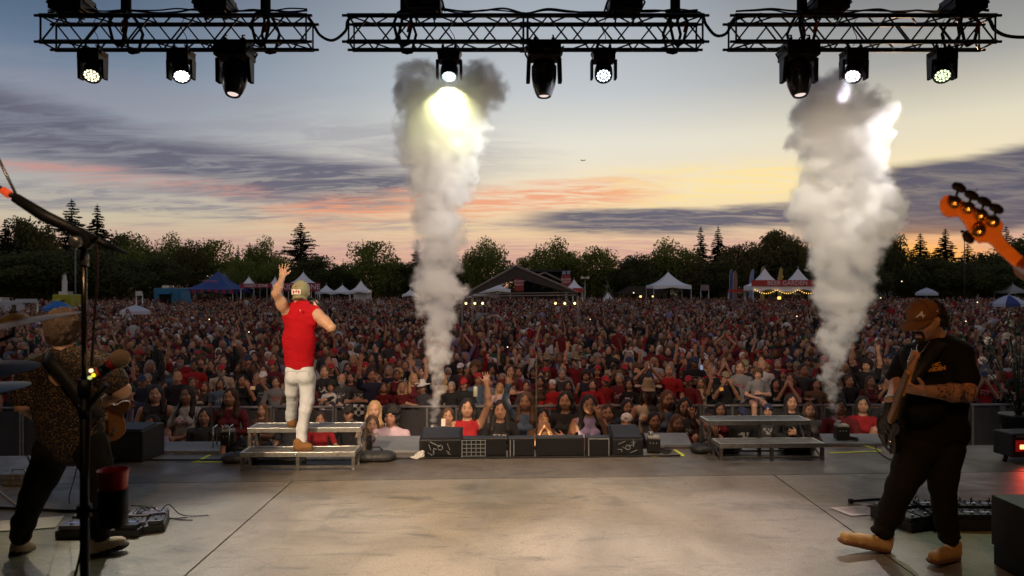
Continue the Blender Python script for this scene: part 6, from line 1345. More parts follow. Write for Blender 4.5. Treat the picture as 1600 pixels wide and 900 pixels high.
TL = [ # px, top y, kind, depth, width px, label
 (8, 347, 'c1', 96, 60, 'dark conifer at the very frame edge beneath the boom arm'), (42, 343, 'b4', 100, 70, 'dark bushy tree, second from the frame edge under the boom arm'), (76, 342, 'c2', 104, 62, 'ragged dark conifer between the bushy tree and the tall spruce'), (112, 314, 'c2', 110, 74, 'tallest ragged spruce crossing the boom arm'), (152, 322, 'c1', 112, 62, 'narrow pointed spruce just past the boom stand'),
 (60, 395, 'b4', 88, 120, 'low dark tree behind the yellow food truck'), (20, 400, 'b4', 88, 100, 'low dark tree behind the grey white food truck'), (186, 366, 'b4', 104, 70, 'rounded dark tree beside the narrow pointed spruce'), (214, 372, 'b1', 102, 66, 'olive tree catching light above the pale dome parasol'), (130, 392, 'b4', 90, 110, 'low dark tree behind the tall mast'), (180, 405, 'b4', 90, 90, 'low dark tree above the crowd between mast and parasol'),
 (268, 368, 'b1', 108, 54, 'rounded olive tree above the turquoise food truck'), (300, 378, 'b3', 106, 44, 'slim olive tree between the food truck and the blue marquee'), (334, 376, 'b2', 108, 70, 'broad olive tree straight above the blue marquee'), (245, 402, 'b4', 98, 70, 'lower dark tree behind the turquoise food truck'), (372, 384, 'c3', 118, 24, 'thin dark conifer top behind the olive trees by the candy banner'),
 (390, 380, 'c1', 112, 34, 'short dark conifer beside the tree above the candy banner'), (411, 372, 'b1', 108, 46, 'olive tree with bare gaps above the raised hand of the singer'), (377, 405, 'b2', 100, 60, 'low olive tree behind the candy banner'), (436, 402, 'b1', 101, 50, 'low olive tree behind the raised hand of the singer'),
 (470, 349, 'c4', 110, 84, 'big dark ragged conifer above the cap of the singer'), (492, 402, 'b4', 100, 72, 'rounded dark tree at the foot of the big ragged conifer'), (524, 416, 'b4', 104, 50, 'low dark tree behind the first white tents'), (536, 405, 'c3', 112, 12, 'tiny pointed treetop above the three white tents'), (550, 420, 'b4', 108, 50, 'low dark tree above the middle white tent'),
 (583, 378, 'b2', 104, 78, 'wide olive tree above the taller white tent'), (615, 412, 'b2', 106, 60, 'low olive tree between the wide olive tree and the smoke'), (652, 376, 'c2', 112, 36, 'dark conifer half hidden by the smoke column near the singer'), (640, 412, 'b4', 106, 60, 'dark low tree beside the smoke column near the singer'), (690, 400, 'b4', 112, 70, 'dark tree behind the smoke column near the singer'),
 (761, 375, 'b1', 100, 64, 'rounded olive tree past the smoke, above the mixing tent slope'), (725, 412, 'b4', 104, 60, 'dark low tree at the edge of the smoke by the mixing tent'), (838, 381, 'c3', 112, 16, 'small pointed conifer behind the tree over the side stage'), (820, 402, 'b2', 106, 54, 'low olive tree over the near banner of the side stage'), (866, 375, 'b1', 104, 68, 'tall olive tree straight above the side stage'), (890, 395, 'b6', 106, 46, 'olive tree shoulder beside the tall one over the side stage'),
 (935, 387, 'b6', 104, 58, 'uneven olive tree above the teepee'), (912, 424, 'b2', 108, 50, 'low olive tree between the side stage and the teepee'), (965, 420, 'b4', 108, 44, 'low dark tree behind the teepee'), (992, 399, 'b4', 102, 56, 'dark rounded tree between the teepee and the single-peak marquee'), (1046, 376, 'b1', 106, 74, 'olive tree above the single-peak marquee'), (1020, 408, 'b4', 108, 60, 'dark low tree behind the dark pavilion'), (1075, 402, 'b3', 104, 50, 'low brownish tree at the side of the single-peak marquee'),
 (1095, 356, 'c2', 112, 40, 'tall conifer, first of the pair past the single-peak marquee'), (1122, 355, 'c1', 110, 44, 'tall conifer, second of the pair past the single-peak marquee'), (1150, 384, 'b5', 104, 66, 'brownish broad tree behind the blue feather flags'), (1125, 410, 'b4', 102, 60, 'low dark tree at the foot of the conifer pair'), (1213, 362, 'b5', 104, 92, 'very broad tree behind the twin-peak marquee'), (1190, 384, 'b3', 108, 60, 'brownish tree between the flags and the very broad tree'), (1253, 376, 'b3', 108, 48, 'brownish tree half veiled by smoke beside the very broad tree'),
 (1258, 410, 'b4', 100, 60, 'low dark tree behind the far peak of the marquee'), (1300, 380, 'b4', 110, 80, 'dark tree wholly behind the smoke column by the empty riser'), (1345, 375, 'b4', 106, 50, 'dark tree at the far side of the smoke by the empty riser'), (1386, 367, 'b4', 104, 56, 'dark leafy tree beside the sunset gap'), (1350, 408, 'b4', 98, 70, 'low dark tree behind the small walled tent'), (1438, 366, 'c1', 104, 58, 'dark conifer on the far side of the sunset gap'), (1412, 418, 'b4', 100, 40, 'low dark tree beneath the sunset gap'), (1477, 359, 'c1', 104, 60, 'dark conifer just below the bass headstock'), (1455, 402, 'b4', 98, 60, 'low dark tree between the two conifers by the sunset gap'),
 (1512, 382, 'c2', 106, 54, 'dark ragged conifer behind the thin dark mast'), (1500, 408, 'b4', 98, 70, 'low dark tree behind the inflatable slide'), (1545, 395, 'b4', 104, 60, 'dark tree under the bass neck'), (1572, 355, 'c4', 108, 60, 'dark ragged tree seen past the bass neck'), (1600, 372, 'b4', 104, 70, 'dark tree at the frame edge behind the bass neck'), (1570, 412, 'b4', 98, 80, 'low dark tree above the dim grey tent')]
for q in TL: tree(q[0], q[1], q[2], q[3], q[4], q[5])
# trees outside the frame's sides, then the low far wood that closes the gaps
rs = np.random.RandomState(44); n = 24000; xx = rs.uniform(-150, 150, n); hgt = 2.7+.7*np.sin(xx*.21)+.7*np.sin(xx*.53+1)+.9*vnoise((xx, xx*0, xx*0), .35, 2)
zz = GZ+rs.rand(n)**.8*np.maximum(hgt, 2); yy = 128+rs.uniform(-3, 3, n)+.0*xx
v, f = quads_at(np.stack([xx, yy, zz], 1), rs.uniform(.35, .7, n), rs); me = np_mesh('far_wood', v, f); me.materials.append(L2)
tag(link('far_wood', me), 'low dark mass of shrubs and trees beyond the field', 'wood', kind='stuff')
# low flat building glimpsed behind the trees
mb = MB(); mb.box((px7(972, 124), 126, GZ+3.4), (12, 6, 6.2)); bd = mb.build('building', mat('grey building wall', rgb(.16, .13, .12), .8)); 
for i in range(7): mb = MB(); mb.box((px7(972, 124)-4.8+1.6*i, 122.97, GZ+5.0), (1.0, .1, 1.0)); mb.build('window', mat('dark window glass', rgb(.03, .035, .04), .2), bd)
mb = MB(); mb.box((px7(972, 124), 126, GZ+6.6), (12.5, 6.5, .25)); mb.build('roof', DK, bd); tag(bd, 'low grey building glimpsed between the trees past the teepee', 'building')
# a drone and a bird in the sky
e = empty('drone', P(911, 251, 60)); mb = MB(); mb.box((0, 0, 0), (.14, .1, .05)); mb.build('hull', BLACK, e)
for sx_ in (-1, 1):
    for sy in (-1, 1): mb = MB(); mb.tube([(0, 0, 0), (sx_*.16, sy*.12, .03)], .012, 5); mb.lathe([(.07, .0), (.07, .008)], (sx_*.16, sy*.12, .04), seg=10); mb.build('rotor_arm', BLACK, e)
tag(e, 'tiny dark drone in the bright sky between the two smoke columns', 'drone')
B = Body(); B.ell((0, 0, 0), (.11, .035, .03), 0, .02).cap((0, 0, .01), (-.02, .1, .05), .03, .012, 0, .02, (0, 0, 1, 2)).cap((0, 0, .01), (-.02, -.1, .05), .03, .012, 0, .02, (0, 0, 1, 2)).ell((.11, 0, .01), (.03, .02, .02), 0, .02)
o = link('bird', B.mesh('bird', .008), None, BLACK); o.location = P(671, 313, 40); tag(o, 'tiny dark bird against the smoke column near the singer', 'bird')
# ------------------------------------------------------------ the crowd
ARMS = {'down': ((.235, .03, 1.13), (.25, -.07, .90), (.0, -.1, -1), (1, 0, 0)),
        'lean': ((.26, -.05, 1.12), (.09, -.30, 1.09), (-.9, -.4, 0), (0, 0, -1)),
        'fold': ((.25, -.06, 1.13), (.03, -.22, 1.18), (-1, -.1, .1), (0, 1, 0)),
        'phone': ((.23, -.15, 1.20), (.075, -.32, 1.50), (-.2, -.1, 1), (0, 1, 0)),
        'up': ((.26, -.10, 1.66), (.23, -.15, 1.92), (0, -.05, 1), (0, -1, 0)),
        'point': ((.24, -.16, 1.60), (.15, -.28, 1.84), (-.05, -.2, 1), (0, -1, 0)),
        'clap': ((.27, -.16, 1.62), (.045, -.22, 1.86), (-.1, 0, 1), (-1, 0, 0)),
        'mouth': ((.22, -.16, 1.16), (.06, -.20, 1.46), (-.3, .2, 1), (-.5, .6, 0))}
def crowd_body(nm, aL, aR, sleeve='short', fem=False, vox=.0115, sit=False):
    B = Body(); w = .86 if fem else 1.0; sh = .185*w
    B.ell((0, -.005, 1.60), (.073, .092, .112), 0, .02).ell((0, -.035, 1.535), (.052, .055, .055), 0, .04)
    B.cap((0, -.094, 1.60), (0, -.106, 1.574), .007, .0105, 0, .012); B.ell((0, -.087, 1.537), (.021, .012, .007), 5, .006)
    for s in (-1, 1):
        B.ell((s*.074, .005, 1.585), (.012, .02, .03), 0, .008); B.cut((s*.031, -.104, 1.605), (.02, .02, .011), .010); B.ell((s*.031, -.087, 1.604), (.0115, .008, .006), 4, .002)
        B.ell((s*.045, -.06, 1.565), (.024, .022, .022), 0, .02); B.cap((s*.018, -.094, 1.628), (s*.048, -.082, 1.627), .0035, .003, 3, .004)
    B.cap((0, .01, 1.52), (0, .01, 1.42), .052, .058, 0, .03)
    sl = 1 if sleeve != 'none' else 0
    B.cap((0, .0, .98), (0, 0, 1.16), .135*w, .128*w, 1, .05, (0, 1, 0, 1.3)).cap((0, 0, 1.16), (0, 0, 1.32), .128*w, .150*w, 1, .05, (0, 1, 0, 1.3)).cap((-.11*w, .01, 1.375), (.11*w, .01, 1.375), .066, .066, 1, .06)
    if fem: B.ell((.065, -.09, 1.26), (.062, .055, .062), 1, .04).ell((-.065, -.09, 1.26), (.062, .055, .062), 1, .04)
    B.cap((-.07, .01, .93), (.07, .01, .93), .115, .115, 2, .05)
    for s, ar in ((1, aL), (-1, aR)):
        e, wv, hd_, pn = ARMS[ar]; m_ = lambda q: Vector((q[0]*s, q[1], q[2])); S0 = Vector((s*sh, .01, 1.375)); E_ = m_(e); W_ = m_(wv)
        mid = S0.lerp(E_, .6 if sleeve == 'short' else .99); t1 = 0 if sleeve == 'none' else 1
        B.cap(S0, mid, .060*w, .050*w+(.008 if t1 else 0), t1, .035); 
        if sleeve == 'short': B.cap(mid, E_, .042*w, .038*w, 0, .02)
        tl = 1 if sleeve == 'long' else 0
        B.cap(E_, E_.lerp(W_, .4), .040, .040, tl, .02).cap(E_.lerp(W_, .4), W_, .040 if not tl else .042, .027 if not tl else .034, tl, .02)
        hand(B, W_, m_(hd_), m_(pn), s, 1.0, .15 if ar in ('up', 'point') else .6, .4, 0, .0095)
        if sit: B.chain([(s*.1, 0, .93), (s*.13, -.40, .92), (s*.13, -.42, .48)], [.085, .062, .05], 2 if sleeve != 'short' else 0, .03); B.cap((s*.13, -.42, .48), (s*.13, -.50, .45), .045, .04, 4, .02)
        else:
            B.chain([(s*.09, .01, .92), (s*.1, -.01, .5), (s*.11, .03, .1)], [.09, .065, .05], 2, .03); B.cap((s*.11, .02, .06), (s*.12, -.13, .035), .045, .038, 4, .03)
    return B.mesh('crowd_'+nm, vox, lambda x, y, z, t: (t == 1)*.006*vnoise((x, y, z*1.4), 13, 5))
BD = {}
for nm, a, b, sl, fm in (('lean', 'lean', 'lean', 'long', 0), ('leanf', 'lean', 'lean', 'short', 1), ('down', 'down', 'down', 'short', 0), ('downf', 'down', 'down', 'none', 1), ('fold', 'fold', 'fold', 'short', 0), ('phone', 'phone', 'phone', 'short', 0), ('phonef', 'phone', 'down', 'none', 1), ('up', 'down', 'up', 'short', 0), ('upf', 'up', 'lean', 'none', 1), ('pointf', 'lean', 'point', 'long', 1), ('bothup', 'up', 'up', 'short', 0), ('clap', 'clap', 'clap', 'none', 1), ('clapm', 'clap', 'clap', 'short', 0), ('mouth', 'mouth', 'mouth', 'short', 1), ('upr', 'up', 'down', 'long', 0), ('foldf', 'fold', 'lean', 'long', 1)):
    BD[nm] = crowd_body(nm, a, b, sl, bool(fm))
BD['sit'] = crowd_body('sit', 'fold', 'lean', 'short', False, sit=True)
POSE = {'lean': 'forearms on rail', 'leanf': 'forearms forward', 'down': 'arms down', 'downf': 'bare arms down', 'fold': 'hands together', 'phone': 'hands before face', 'phonef': 'hand before face', 'up': 'one arm raised', 'upf': 'bare arm raised', 'pointf': 'pointing up', 'bothup': 'both arms raised', 'clap': 'bare arms clapping', 'clapm': 'clapping overhead', 'mouth': 'hands at mouth', 'upr': 'sleeved arm raised', 'foldf': 'hands clasped', 'sit': 'sitting'}
def hair_mesh(kind):
    B = Body(); v = .009; n = lambda x, y, z, t: .006*vnoise((x, y, z*.25), 46, 7)
    if kind in ('short', 'long', 'bob', 'bun', 'curly'):
        B.ell((0, .012, 1.628), (.084, .097, .098), 0, .02).ell((0, .04, 1.575), (.078, .07, .08), 0, .04)
        if kind == 'long':
            for s in (-1, 1): B.chain([(s*.062, .015, 1.62), (s*.080, .0, 1.50), (s*.095, -.06, 1.36), (s*.09, -.09, 1.24)], [.035, .034, .036, .02], 0, .03)
            B.chain([(0, .06, 1.6), (0, .085, 1.42), (0, .10, 1.25)], [.07, .08, .05], 0, .04, (0, 1, 0, 1.4))
        if kind == 'bob':
            for s in (-1, 1): B.chain([(s*.065, .015, 1.62), (s*.083, .0, 1.52), (s*.08, -.015, 1.45)], [.034, .034, .028], 0, .03)
            B.cap((0, .055, 1.6), (0, .06, 1.46), .075, .07, 0, .03)
        if kind == 'bun': B.ell((0, .07, 1.72), (.042, .042, .04), 0, .02)
        if kind == 'curly': B.ell((0, .02, 1.66), (.115, .11, .09), 0, .03).ell((.07, .02, 1.58), (.05, .06, .07), 0, .03).ell((-.07, .02, 1.58), (.05, .06, .07), 0, .03); n = lambda x, y, z, t: .014*vnoise((x, y, z), 45, 7)
        B.cut((0, -.115, 1.585), (.062, .075, .088 if kind != 'curly' else .075), .015)
    elif kind in ('cap', 'capback'):
        s = -1 if kind == 'cap' else 1; B.ell((0, .005, 1.648), (.084, .104, .088), 0, .01); B.cut((0, 0, 1.545), (.2, .2, .088), .008)
        B.cap((0, s*.095, 1.645), (0, s*.155, 1.632), .060, .05, 0, .02, (0, 0, 1, 5.0))
        if kind == 'capback': B.cut((0, -.11, 1.66), (.03, .05, .018), .006)
    elif kind == 'cowboy':
        B.cap((0, .0, 1.70), (0, 0, 1.76), .088, .07, 0, .03, (0, 1, 0, .85)); B.cut((0, 0, 1.835), (.022, .09, .03), .02)
        B.chain([(0, .15, 1.675), (0, -.16, 1.665)], [.085, .085], 0, .03, (0, 0, 1, 5.5)); B.ell((.14, 0, 1.70), (.045, .13, .014), 0, .03).ell((-.14, 0, 1.70), (.045, .13, .014), 0, .03); n = None
    elif kind == 'beard':
        B.chain([(-.058, -.03, 1.56), (-.045, -.07, 1.52), (0, -.095, 1.505), (.045, -.07, 1.52), (.058, -.03, 1.56)], [.016, .024, .03, .024, .016], 0, .03); B.ell((0, -.08, 1.46), (.045, .035, .06), 0, .03)
    elif kind == 'glasses': pass
    return B.mesh('hair_'+kind, v, n)
HR = {k: hair_mesh(k) for k in ('short', 'long', 'bob', 'bun', 'curly', 'cap', 'capback', 'cowboy', 'beard')}
HTXT = {'short': '%s short hair', 'long': 'long %s hair', 'bob': '%s shoulder-length hair', 'bun': '%s topknot hair', 'curly': 'curly %s hair', 'cap': '%s cap', 'capback': 'backward %s cap', 'cowboy': '%s cowboy hat', 'bald': 'shaved head'}
HC = {'black': rgb(.012, .009, .008), 'dark brown': rgb(.035, .018, .010), 'brown': rgb(.09, .045, .022), 'blond': rgb(.38, .24, .11), 'grey': rgb(.22, .2, .19), 'red': rgb(.35, .015, .02), 'white': rgb(.62, .6, .58), 'khaki': rgb(.22, .17, .10), 'navy': rgb(.02, .03, .08), 'tan': rgb(.3, .2, .11)}
SC = {'black': rgb(.014, .013, .014), 'charcoal': rgb(.045, .045, .05), 'maroon': rgb(.11, .012, .02), 'red': rgb(.30, .010, .014), 'dark red': rgb(.14, .008, .012), 'white': rgb(.48, .46, .46), 'cream': rgb(.45, .37, .28), 'grey': rgb(.18, .18, .19), 'denim blue': rgb(.08, .12, .19), 'navy': rgb(.018, .024, .05), 'pale pink': rgb(.44, .32, .37), 'brown': rgb(.10, .055, .03), 'forest green': rgb(.02, .09, .04), 'lilac': rgb(.25, .2, .34)}
KC = [rgb(.40, .22, .14), rgb(.34, .18, .11), rgb(.26, .13, .08), rgb(.15, .075, .04), rgb(.46, .27, .19)]
SKM = [skin_mat('crowd skin %d' % i, c, tuple(x*1.15 for x in c[:3])+(1,)) for i, c in enumerate(KC)]
PANT = mat('dark trousers', rgb(.02, .022, .03), .9); EYE = mat('eye dark', rgb(.015, .01, .008), .3); 
CL = {k: mat('cloth '+k, v, .9, color2=tuple(x*.75 for x in v[:3])+(1,), vscale=9, bump=.25, bscale=16) for k, v in SC.items()}; HM = {k: mat('hair or hat '+k, v, .7, bump=.5, bscale=60) for k, v in HC.items()}
for k, me in list(BD.items())+list(HR.items()):
    for m in ([SKM[0], CL['black'], PANT, HM['dark brown'], EYE, LIP] if k in BD else [HM['black']]): me.materials.append(m)
def obj_random(m, lo, hi):
    t = m.node_tree; b = t.nodes['Principled BSDF']; src = b.inputs['Base Color'].links[0].from_socket; oi = N(t, 'ShaderNodeObjectInfo'); r = N(t, 'ShaderNodeMapRange'); t.links.new(oi.outputs['Random'], r.inputs[0]); r.inputs[3].default_value = lo; r.inputs[4].default_value = hi
    h = N(t, 'ShaderNodeHueSaturation'); t.links.new(src, h.inputs['Color']); t.links.new(r.outputs[0], h.inputs['Value']); t.links.new(h.outputs[0], b.inputs['Base Color']); return oi
for m in SKM: obj_random(m, .72, 1.12)
for k_, m in CL.items():
    oi = obj_random(m, .7, 1.3); t = m.node_tree; b = t.nodes['Principled BSDF']; src = b.inputs['Base Color'].links[0].from_socket
    tcn = N(t, 'ShaderNodeTexCoord'); s3 = N(t, 'ShaderNodeSeparateXYZ'); t.links.new(tcn.outputs['Object'], s3.inputs[0]); nz = N(t, 'ShaderNodeTexNoise'); nz.inputs['Scale'].default_value = 26; nz.inputs['Detail'].default_value = 1
    ofs = N(t, 'ShaderNodeVectorMath', operation='ADD'); t.links.new(tcn.outputs['Object'], ofs.inputs[0]); cx3 = N(t, 'ShaderNodeCombineXYZ'); t.links.new(math_n(t, 'MULTIPLY', oi.outputs['Random'], 9.0), cx3.inputs[0]); t.links.new(cx3.outputs[0], ofs.inputs[1]); t.links.new(ofs.outputs[0], nz.inputs['Vector'])
    msk = math_n(t, 'MULTIPLY', window(t, s3.outputs[0], -.085, .085, .006), window(t, s3.outputs[2], 1.20, 1.31, .006)); msk = math_n(t, 'MULTIPLY', msk, math_n(t, 'LESS_THAN', s3.outputs[1], -.03)); msk = math_n(t, 'MULTIPLY', msk, math_n(t, 'GREATER_THAN', nz.outputs[0], .5)); rr_ = math_n(t, 'FRACT', math_n(t, 'MULTIPLY', oi.outputs['Random'], 7.3)); msk = math_n(t, 'MULTIPLY', msk, math_n(t, 'GREATER_THAN', rr_, .55))
    t.links.new(mixc(t, math_n(t, 'MULTIPLY', msk, .8), src, rgb(.4, .38, .36) if k_ not in ('white', 'cream', 'pale pink', 'grey') else rgb(.25, .03, .03)), b.inputs['Base Color'])
USED = {}
LAND = [(-999, 95, 'beyond the drum kit'), (95, 200, 'past the boom stand'), (200, 300, 'above the dark wedge'), (300, 385, 'by the framed spark machine'), (385, 470, 'drum side of the singer'), (470, 570, 'just past the singer'), (570, 650, 'between singer and smoke'), (650, 725, 'at the nearer-singer smoke'), (725, 800, 'above the barred box'), (800, 880, 'behind the thin pole'), (880, 960, 'above the framed box'), (960, 1050, 'above the far wedge'), (1050, 1110, 'before the empty riser'), (1110, 1190, 'above empty riser, near half'), (1190, 1275, 'above empty riser, far half'), (1275, 1360, 'at the empty-riser smoke'), (1360, 1430, 'beside the black guitar'), (1430, 1530, 'behind the bearded guitarist'), (1530, 2999, 'beyond the white flowers')]
def mklabel(s_, hr, hc, bd, where, px): return '%s top, %s, %s, %s, %s' % (s_, (HTXT[hr] % hc) if hr != 'bald' else HTXT[hr], POSE[bd], where.strip(' ,'), landmark(px))
def landmark(px): return next(t for a, b, t in LAND if a <= px < b)
def person(x, y, body='down', hair='short', hc='dark brown', sc_='black', sk=0, s=1.0, rz=None, label=None, where=None, beard=None, z=GZ, tilt=0.0, grp='people in the crowd before the stage'):
    o = bpy.data.objects.new('person', BD[body]); COL.objects.link(o); o.location = (x, y, z); o.scale = (s*rnd.uniform(.97, 1.06), s*rnd.uniform(.97, 1.05), s)
    if rz is None: rz = -math.atan2(x-(-.5), y-4)*.6+rnd.uniform(-.35, .35)
    o.rotation_euler = (tilt, 0, rz)
    for i, m in ((0, SKM[sk]), (1, CL[sc_]), (3, HM[hc if hair not in ('cap', 'capback', 'cowboy') else 'dark brown'])): o.material_slots[i].link = 'OBJECT'; o.material_slots[i].material = m
    def add(k, c, nm):
        h = bpy.data.objects.new(nm, HR[k]); COL.objects.link(h); h.parent = o; h.material_slots[0].link = 'OBJECT'; h.material_slots[0].material = HM[c]
    if hair != 'bald':
        if hair in ('cap', 'capback', 'cowboy'): add(hair, hc, 'cap' if hair != 'cowboy' else 'hat'); add('bob' if ('f' in body[-1:] or body in ('clap', 'mouth')) else 'short', rnd.choice(['dark brown', 'black', 'brown']), 'hair') if hair != 'cap' or rnd.random() < .6 else None
        else: add(hair, hc, 'hair')
    if beard: add('beard', beard, 'beard')
    px = 800+x/y*F
    lb = label or mklabel(sc_, hair, hc, body, where, px)
    USED[lb] = USED.get(lb, 0)+1; tag(o, lb, 'person', grp); return o
def at(px, py, d, hz=1.60, s=1.0):
    "stand a person so that the head centre falls on the pixel; the height follows"
    p = P(px, py, d); return p.x, d, (p.z-GZ)/hz
PLACED = []
def pp(px, py, d, *a, **k):
    x, y, s = at(px, py, d); z = GZ
    if s > 1.12 or s < .80: z = P(px, py, d).z-1.6*max(.80, min(s, 1.12)); s = max(.80, min(s, 1.12)); z = z if z > GZ-.01 else GZ
    PLACED.append((x, y)); return person(x, y, *a, s=s, z=z, **k)
PIT = [(243, 615, 10.5, 'downf', 'long', 'black', 'black', 1, 'woman with long black hair in black standing in the pit before the dark wedge monitor'),
 (238, 662, 9.4, 'pointf', 'bob', 'black', 'lilac', 2, 'low woman pointing up with one arm beside the dark wedge monitor'),
 (293, 617, 10.3, 'leanf', 'long', 'black', 'white', 2, 'woman looking up with long dark hair, pale top and hands forward in the pit'),
 (360, 620, 10.4, 'foldf', 'long', 'dark brown', 'maroon', 0, 'woman in maroon leaning forward before the steel-framed spark machine'),
 (585, 640, 9.9, 'downf', 'long', 'blond', 'charcoal', 0, 'woman with long fair hair in dark top just past the riser of the singer'),
 (581, 663, 9.3, 'fold', 'long', 'brown', 'black', 0, 'smiling brown-haired person holding hands before the chest just past the riser'),
 (611, 650, 9.2, 'down', 'curly', 'black', 'pale pink', 2, 'person in pale pink hooded top turned toward the smoke column'),
 (730, 637, 9.6, 'upf', 'bob', 'black', 'red', 1, 'woman in bright red top holding a pale can high beside the smoke column'),
 (782, 640, 9.5, 'foldf', 'long', 'black', 'black', 2, 'woman with very long black hair and dark jacket behind the barred box'),
 (822, 627, 9.9, 'pointf', 'long', 'brown', 'denim blue', 1, 'woman in denim jacket pointing straight up beside the thin pole'),
 (848, 652, 9.6, 'mouth', 'short', 'black', 'brown', 1, 'small person lit warm from below just past the thin pole'),
 (884, 626, 9.7, 'foldf', 'bob', 'black', 'black', 1, 'woman in black shirt lit warm from below at the middle of the pit'),
 (920, 632, 9.5, 'phonef', 'long', 'black', 'lilac', 2, 'woman with long black hair and lilac top lit warm from below'),
 (979, 660, 9.6, 'down', 'capback', 'white', 'navy', 0, 'crouching person in white backward cap behind the far wedge'),
 (980, 636, 10.6, 'foldf', 'bob', 'black', 'navy', 1, 'dark-haired girl in navy just above the white backward cap'),
 (1013, 615, 10.4, 'downf', 'cowboy', 'khaki', 'cream', 1, 'woman in khaki cowboy hat and cream sleeveless top in the pit'),
 (1043, 624, 10.2, 'leanf', 'long', 'brown', 'denim blue', 0, 'brown-haired woman in blue beside the khaki cowboy hat'),
 (1070, 635, 10.0, 'phonef', 'long', 'black', 'charcoal', 1, 'dark-haired woman with one hand up just before the empty riser'),
 (1022, 657, 9.5, 'down', 'short', 'black', 'black', 2, 'man in black, head low, in front of the khaki cowboy hat'),
 (1058, 661, 9.4, 'foldf', 'long', 'brown', 'dark red', 1, 'long-haired woman in dark red shirt beside the spark machine with the pale top'),
 (1236, 628, 10.7, 'foldf', 'long', 'black', 'black', 1, 'dark-haired woman peering above the far half of the empty riser'),
 (1313, 636, 10.3, 'fold', 'short', 'black', 'dark red', 2, 'dark-haired man in dark red right behind the smoke column by the empty riser'),
 (1348, 632, 10.4, 'leanf', 'bob', 'black', 'red', 1, 'dark-haired woman in red past the smoke column by the empty riser'),
 (1385, 648, 9.9, 'phonef', 'long', 'black', 'maroon', 1, 'crouching woman with raised forearm beside the body of the black guitar'),
 (200, 612, 10.9, 'lean', 'short', 'black', 'navy', 1, 'man in navy behind the arm of the dark guitarist'),
 (500, 655, 10.4, 'leanf', 'bob', 'dark brown', 'red', 1, 'person in red seen low through the riser behind the boot of the singer'), (452, 650, 10.8, 'down', 'short', 'black', 'charcoal', 1, 'dark-haired person low behind the riser of the singer'), (410, 640, 11.2, 'foldf', 'long', 'brown', 'brown', 0, 'brown-haired woman above the near end of the riser of the singer'), (545, 645, 10.8, 'lean', 'cap', 'black', 'black', 1, 'person in black cap above the far end of the riser of the singer'), (700, 650, 9.9, 'fold', 'short', 'brown', 'charcoal', 1, 'brown-haired person between the smoke base and the woman in bright red'), (1125, 640, 11.0, 'downf', 'long', 'black', 'dark red', 1, 'woman in dark red over the near end of the empty riser'), (1200, 642, 11.1, 'down', 'capback', 'navy', 'charcoal', 0, 'person in backward navy cap over the middle of the empty riser'), (1265, 640, 10.8, 'leanf', 'bob', 'brown', 'grey', 0, 'brown-haired woman in grey over the far end of the empty riser'), (950, 645, 9.9, 'down', 'short', 'dark brown', 'black', 1, 'dark-haired person in black behind the far wedge'), (1106, 660, 9.6, 'phonef', 'long', 'brown', 'charcoal', 0, 'woman with raised hand right at the edge of the empty riser'), (320, 650, 9.9, 'down', 'long', 'black', 'charcoal', 1, 'woman in charcoal top between the dark wedge and the framed spark machine'),
 (1160, 648, 10.9, 'down', 'cap', 'navy', 'black', 1, 'person in navy cap low behind the near half of the empty riser')]
for px, py, d, bd, hr, hc, s_, sk, lb in PIT: pp(px, py, d, bd, hr, hc, s_, sk, label=lb, rz=-math.atan2(px-700, 1067)*.5+rnd.uniform(-.25, .25), grp='people in the pit before the crowd barrier')
FY = 14.05
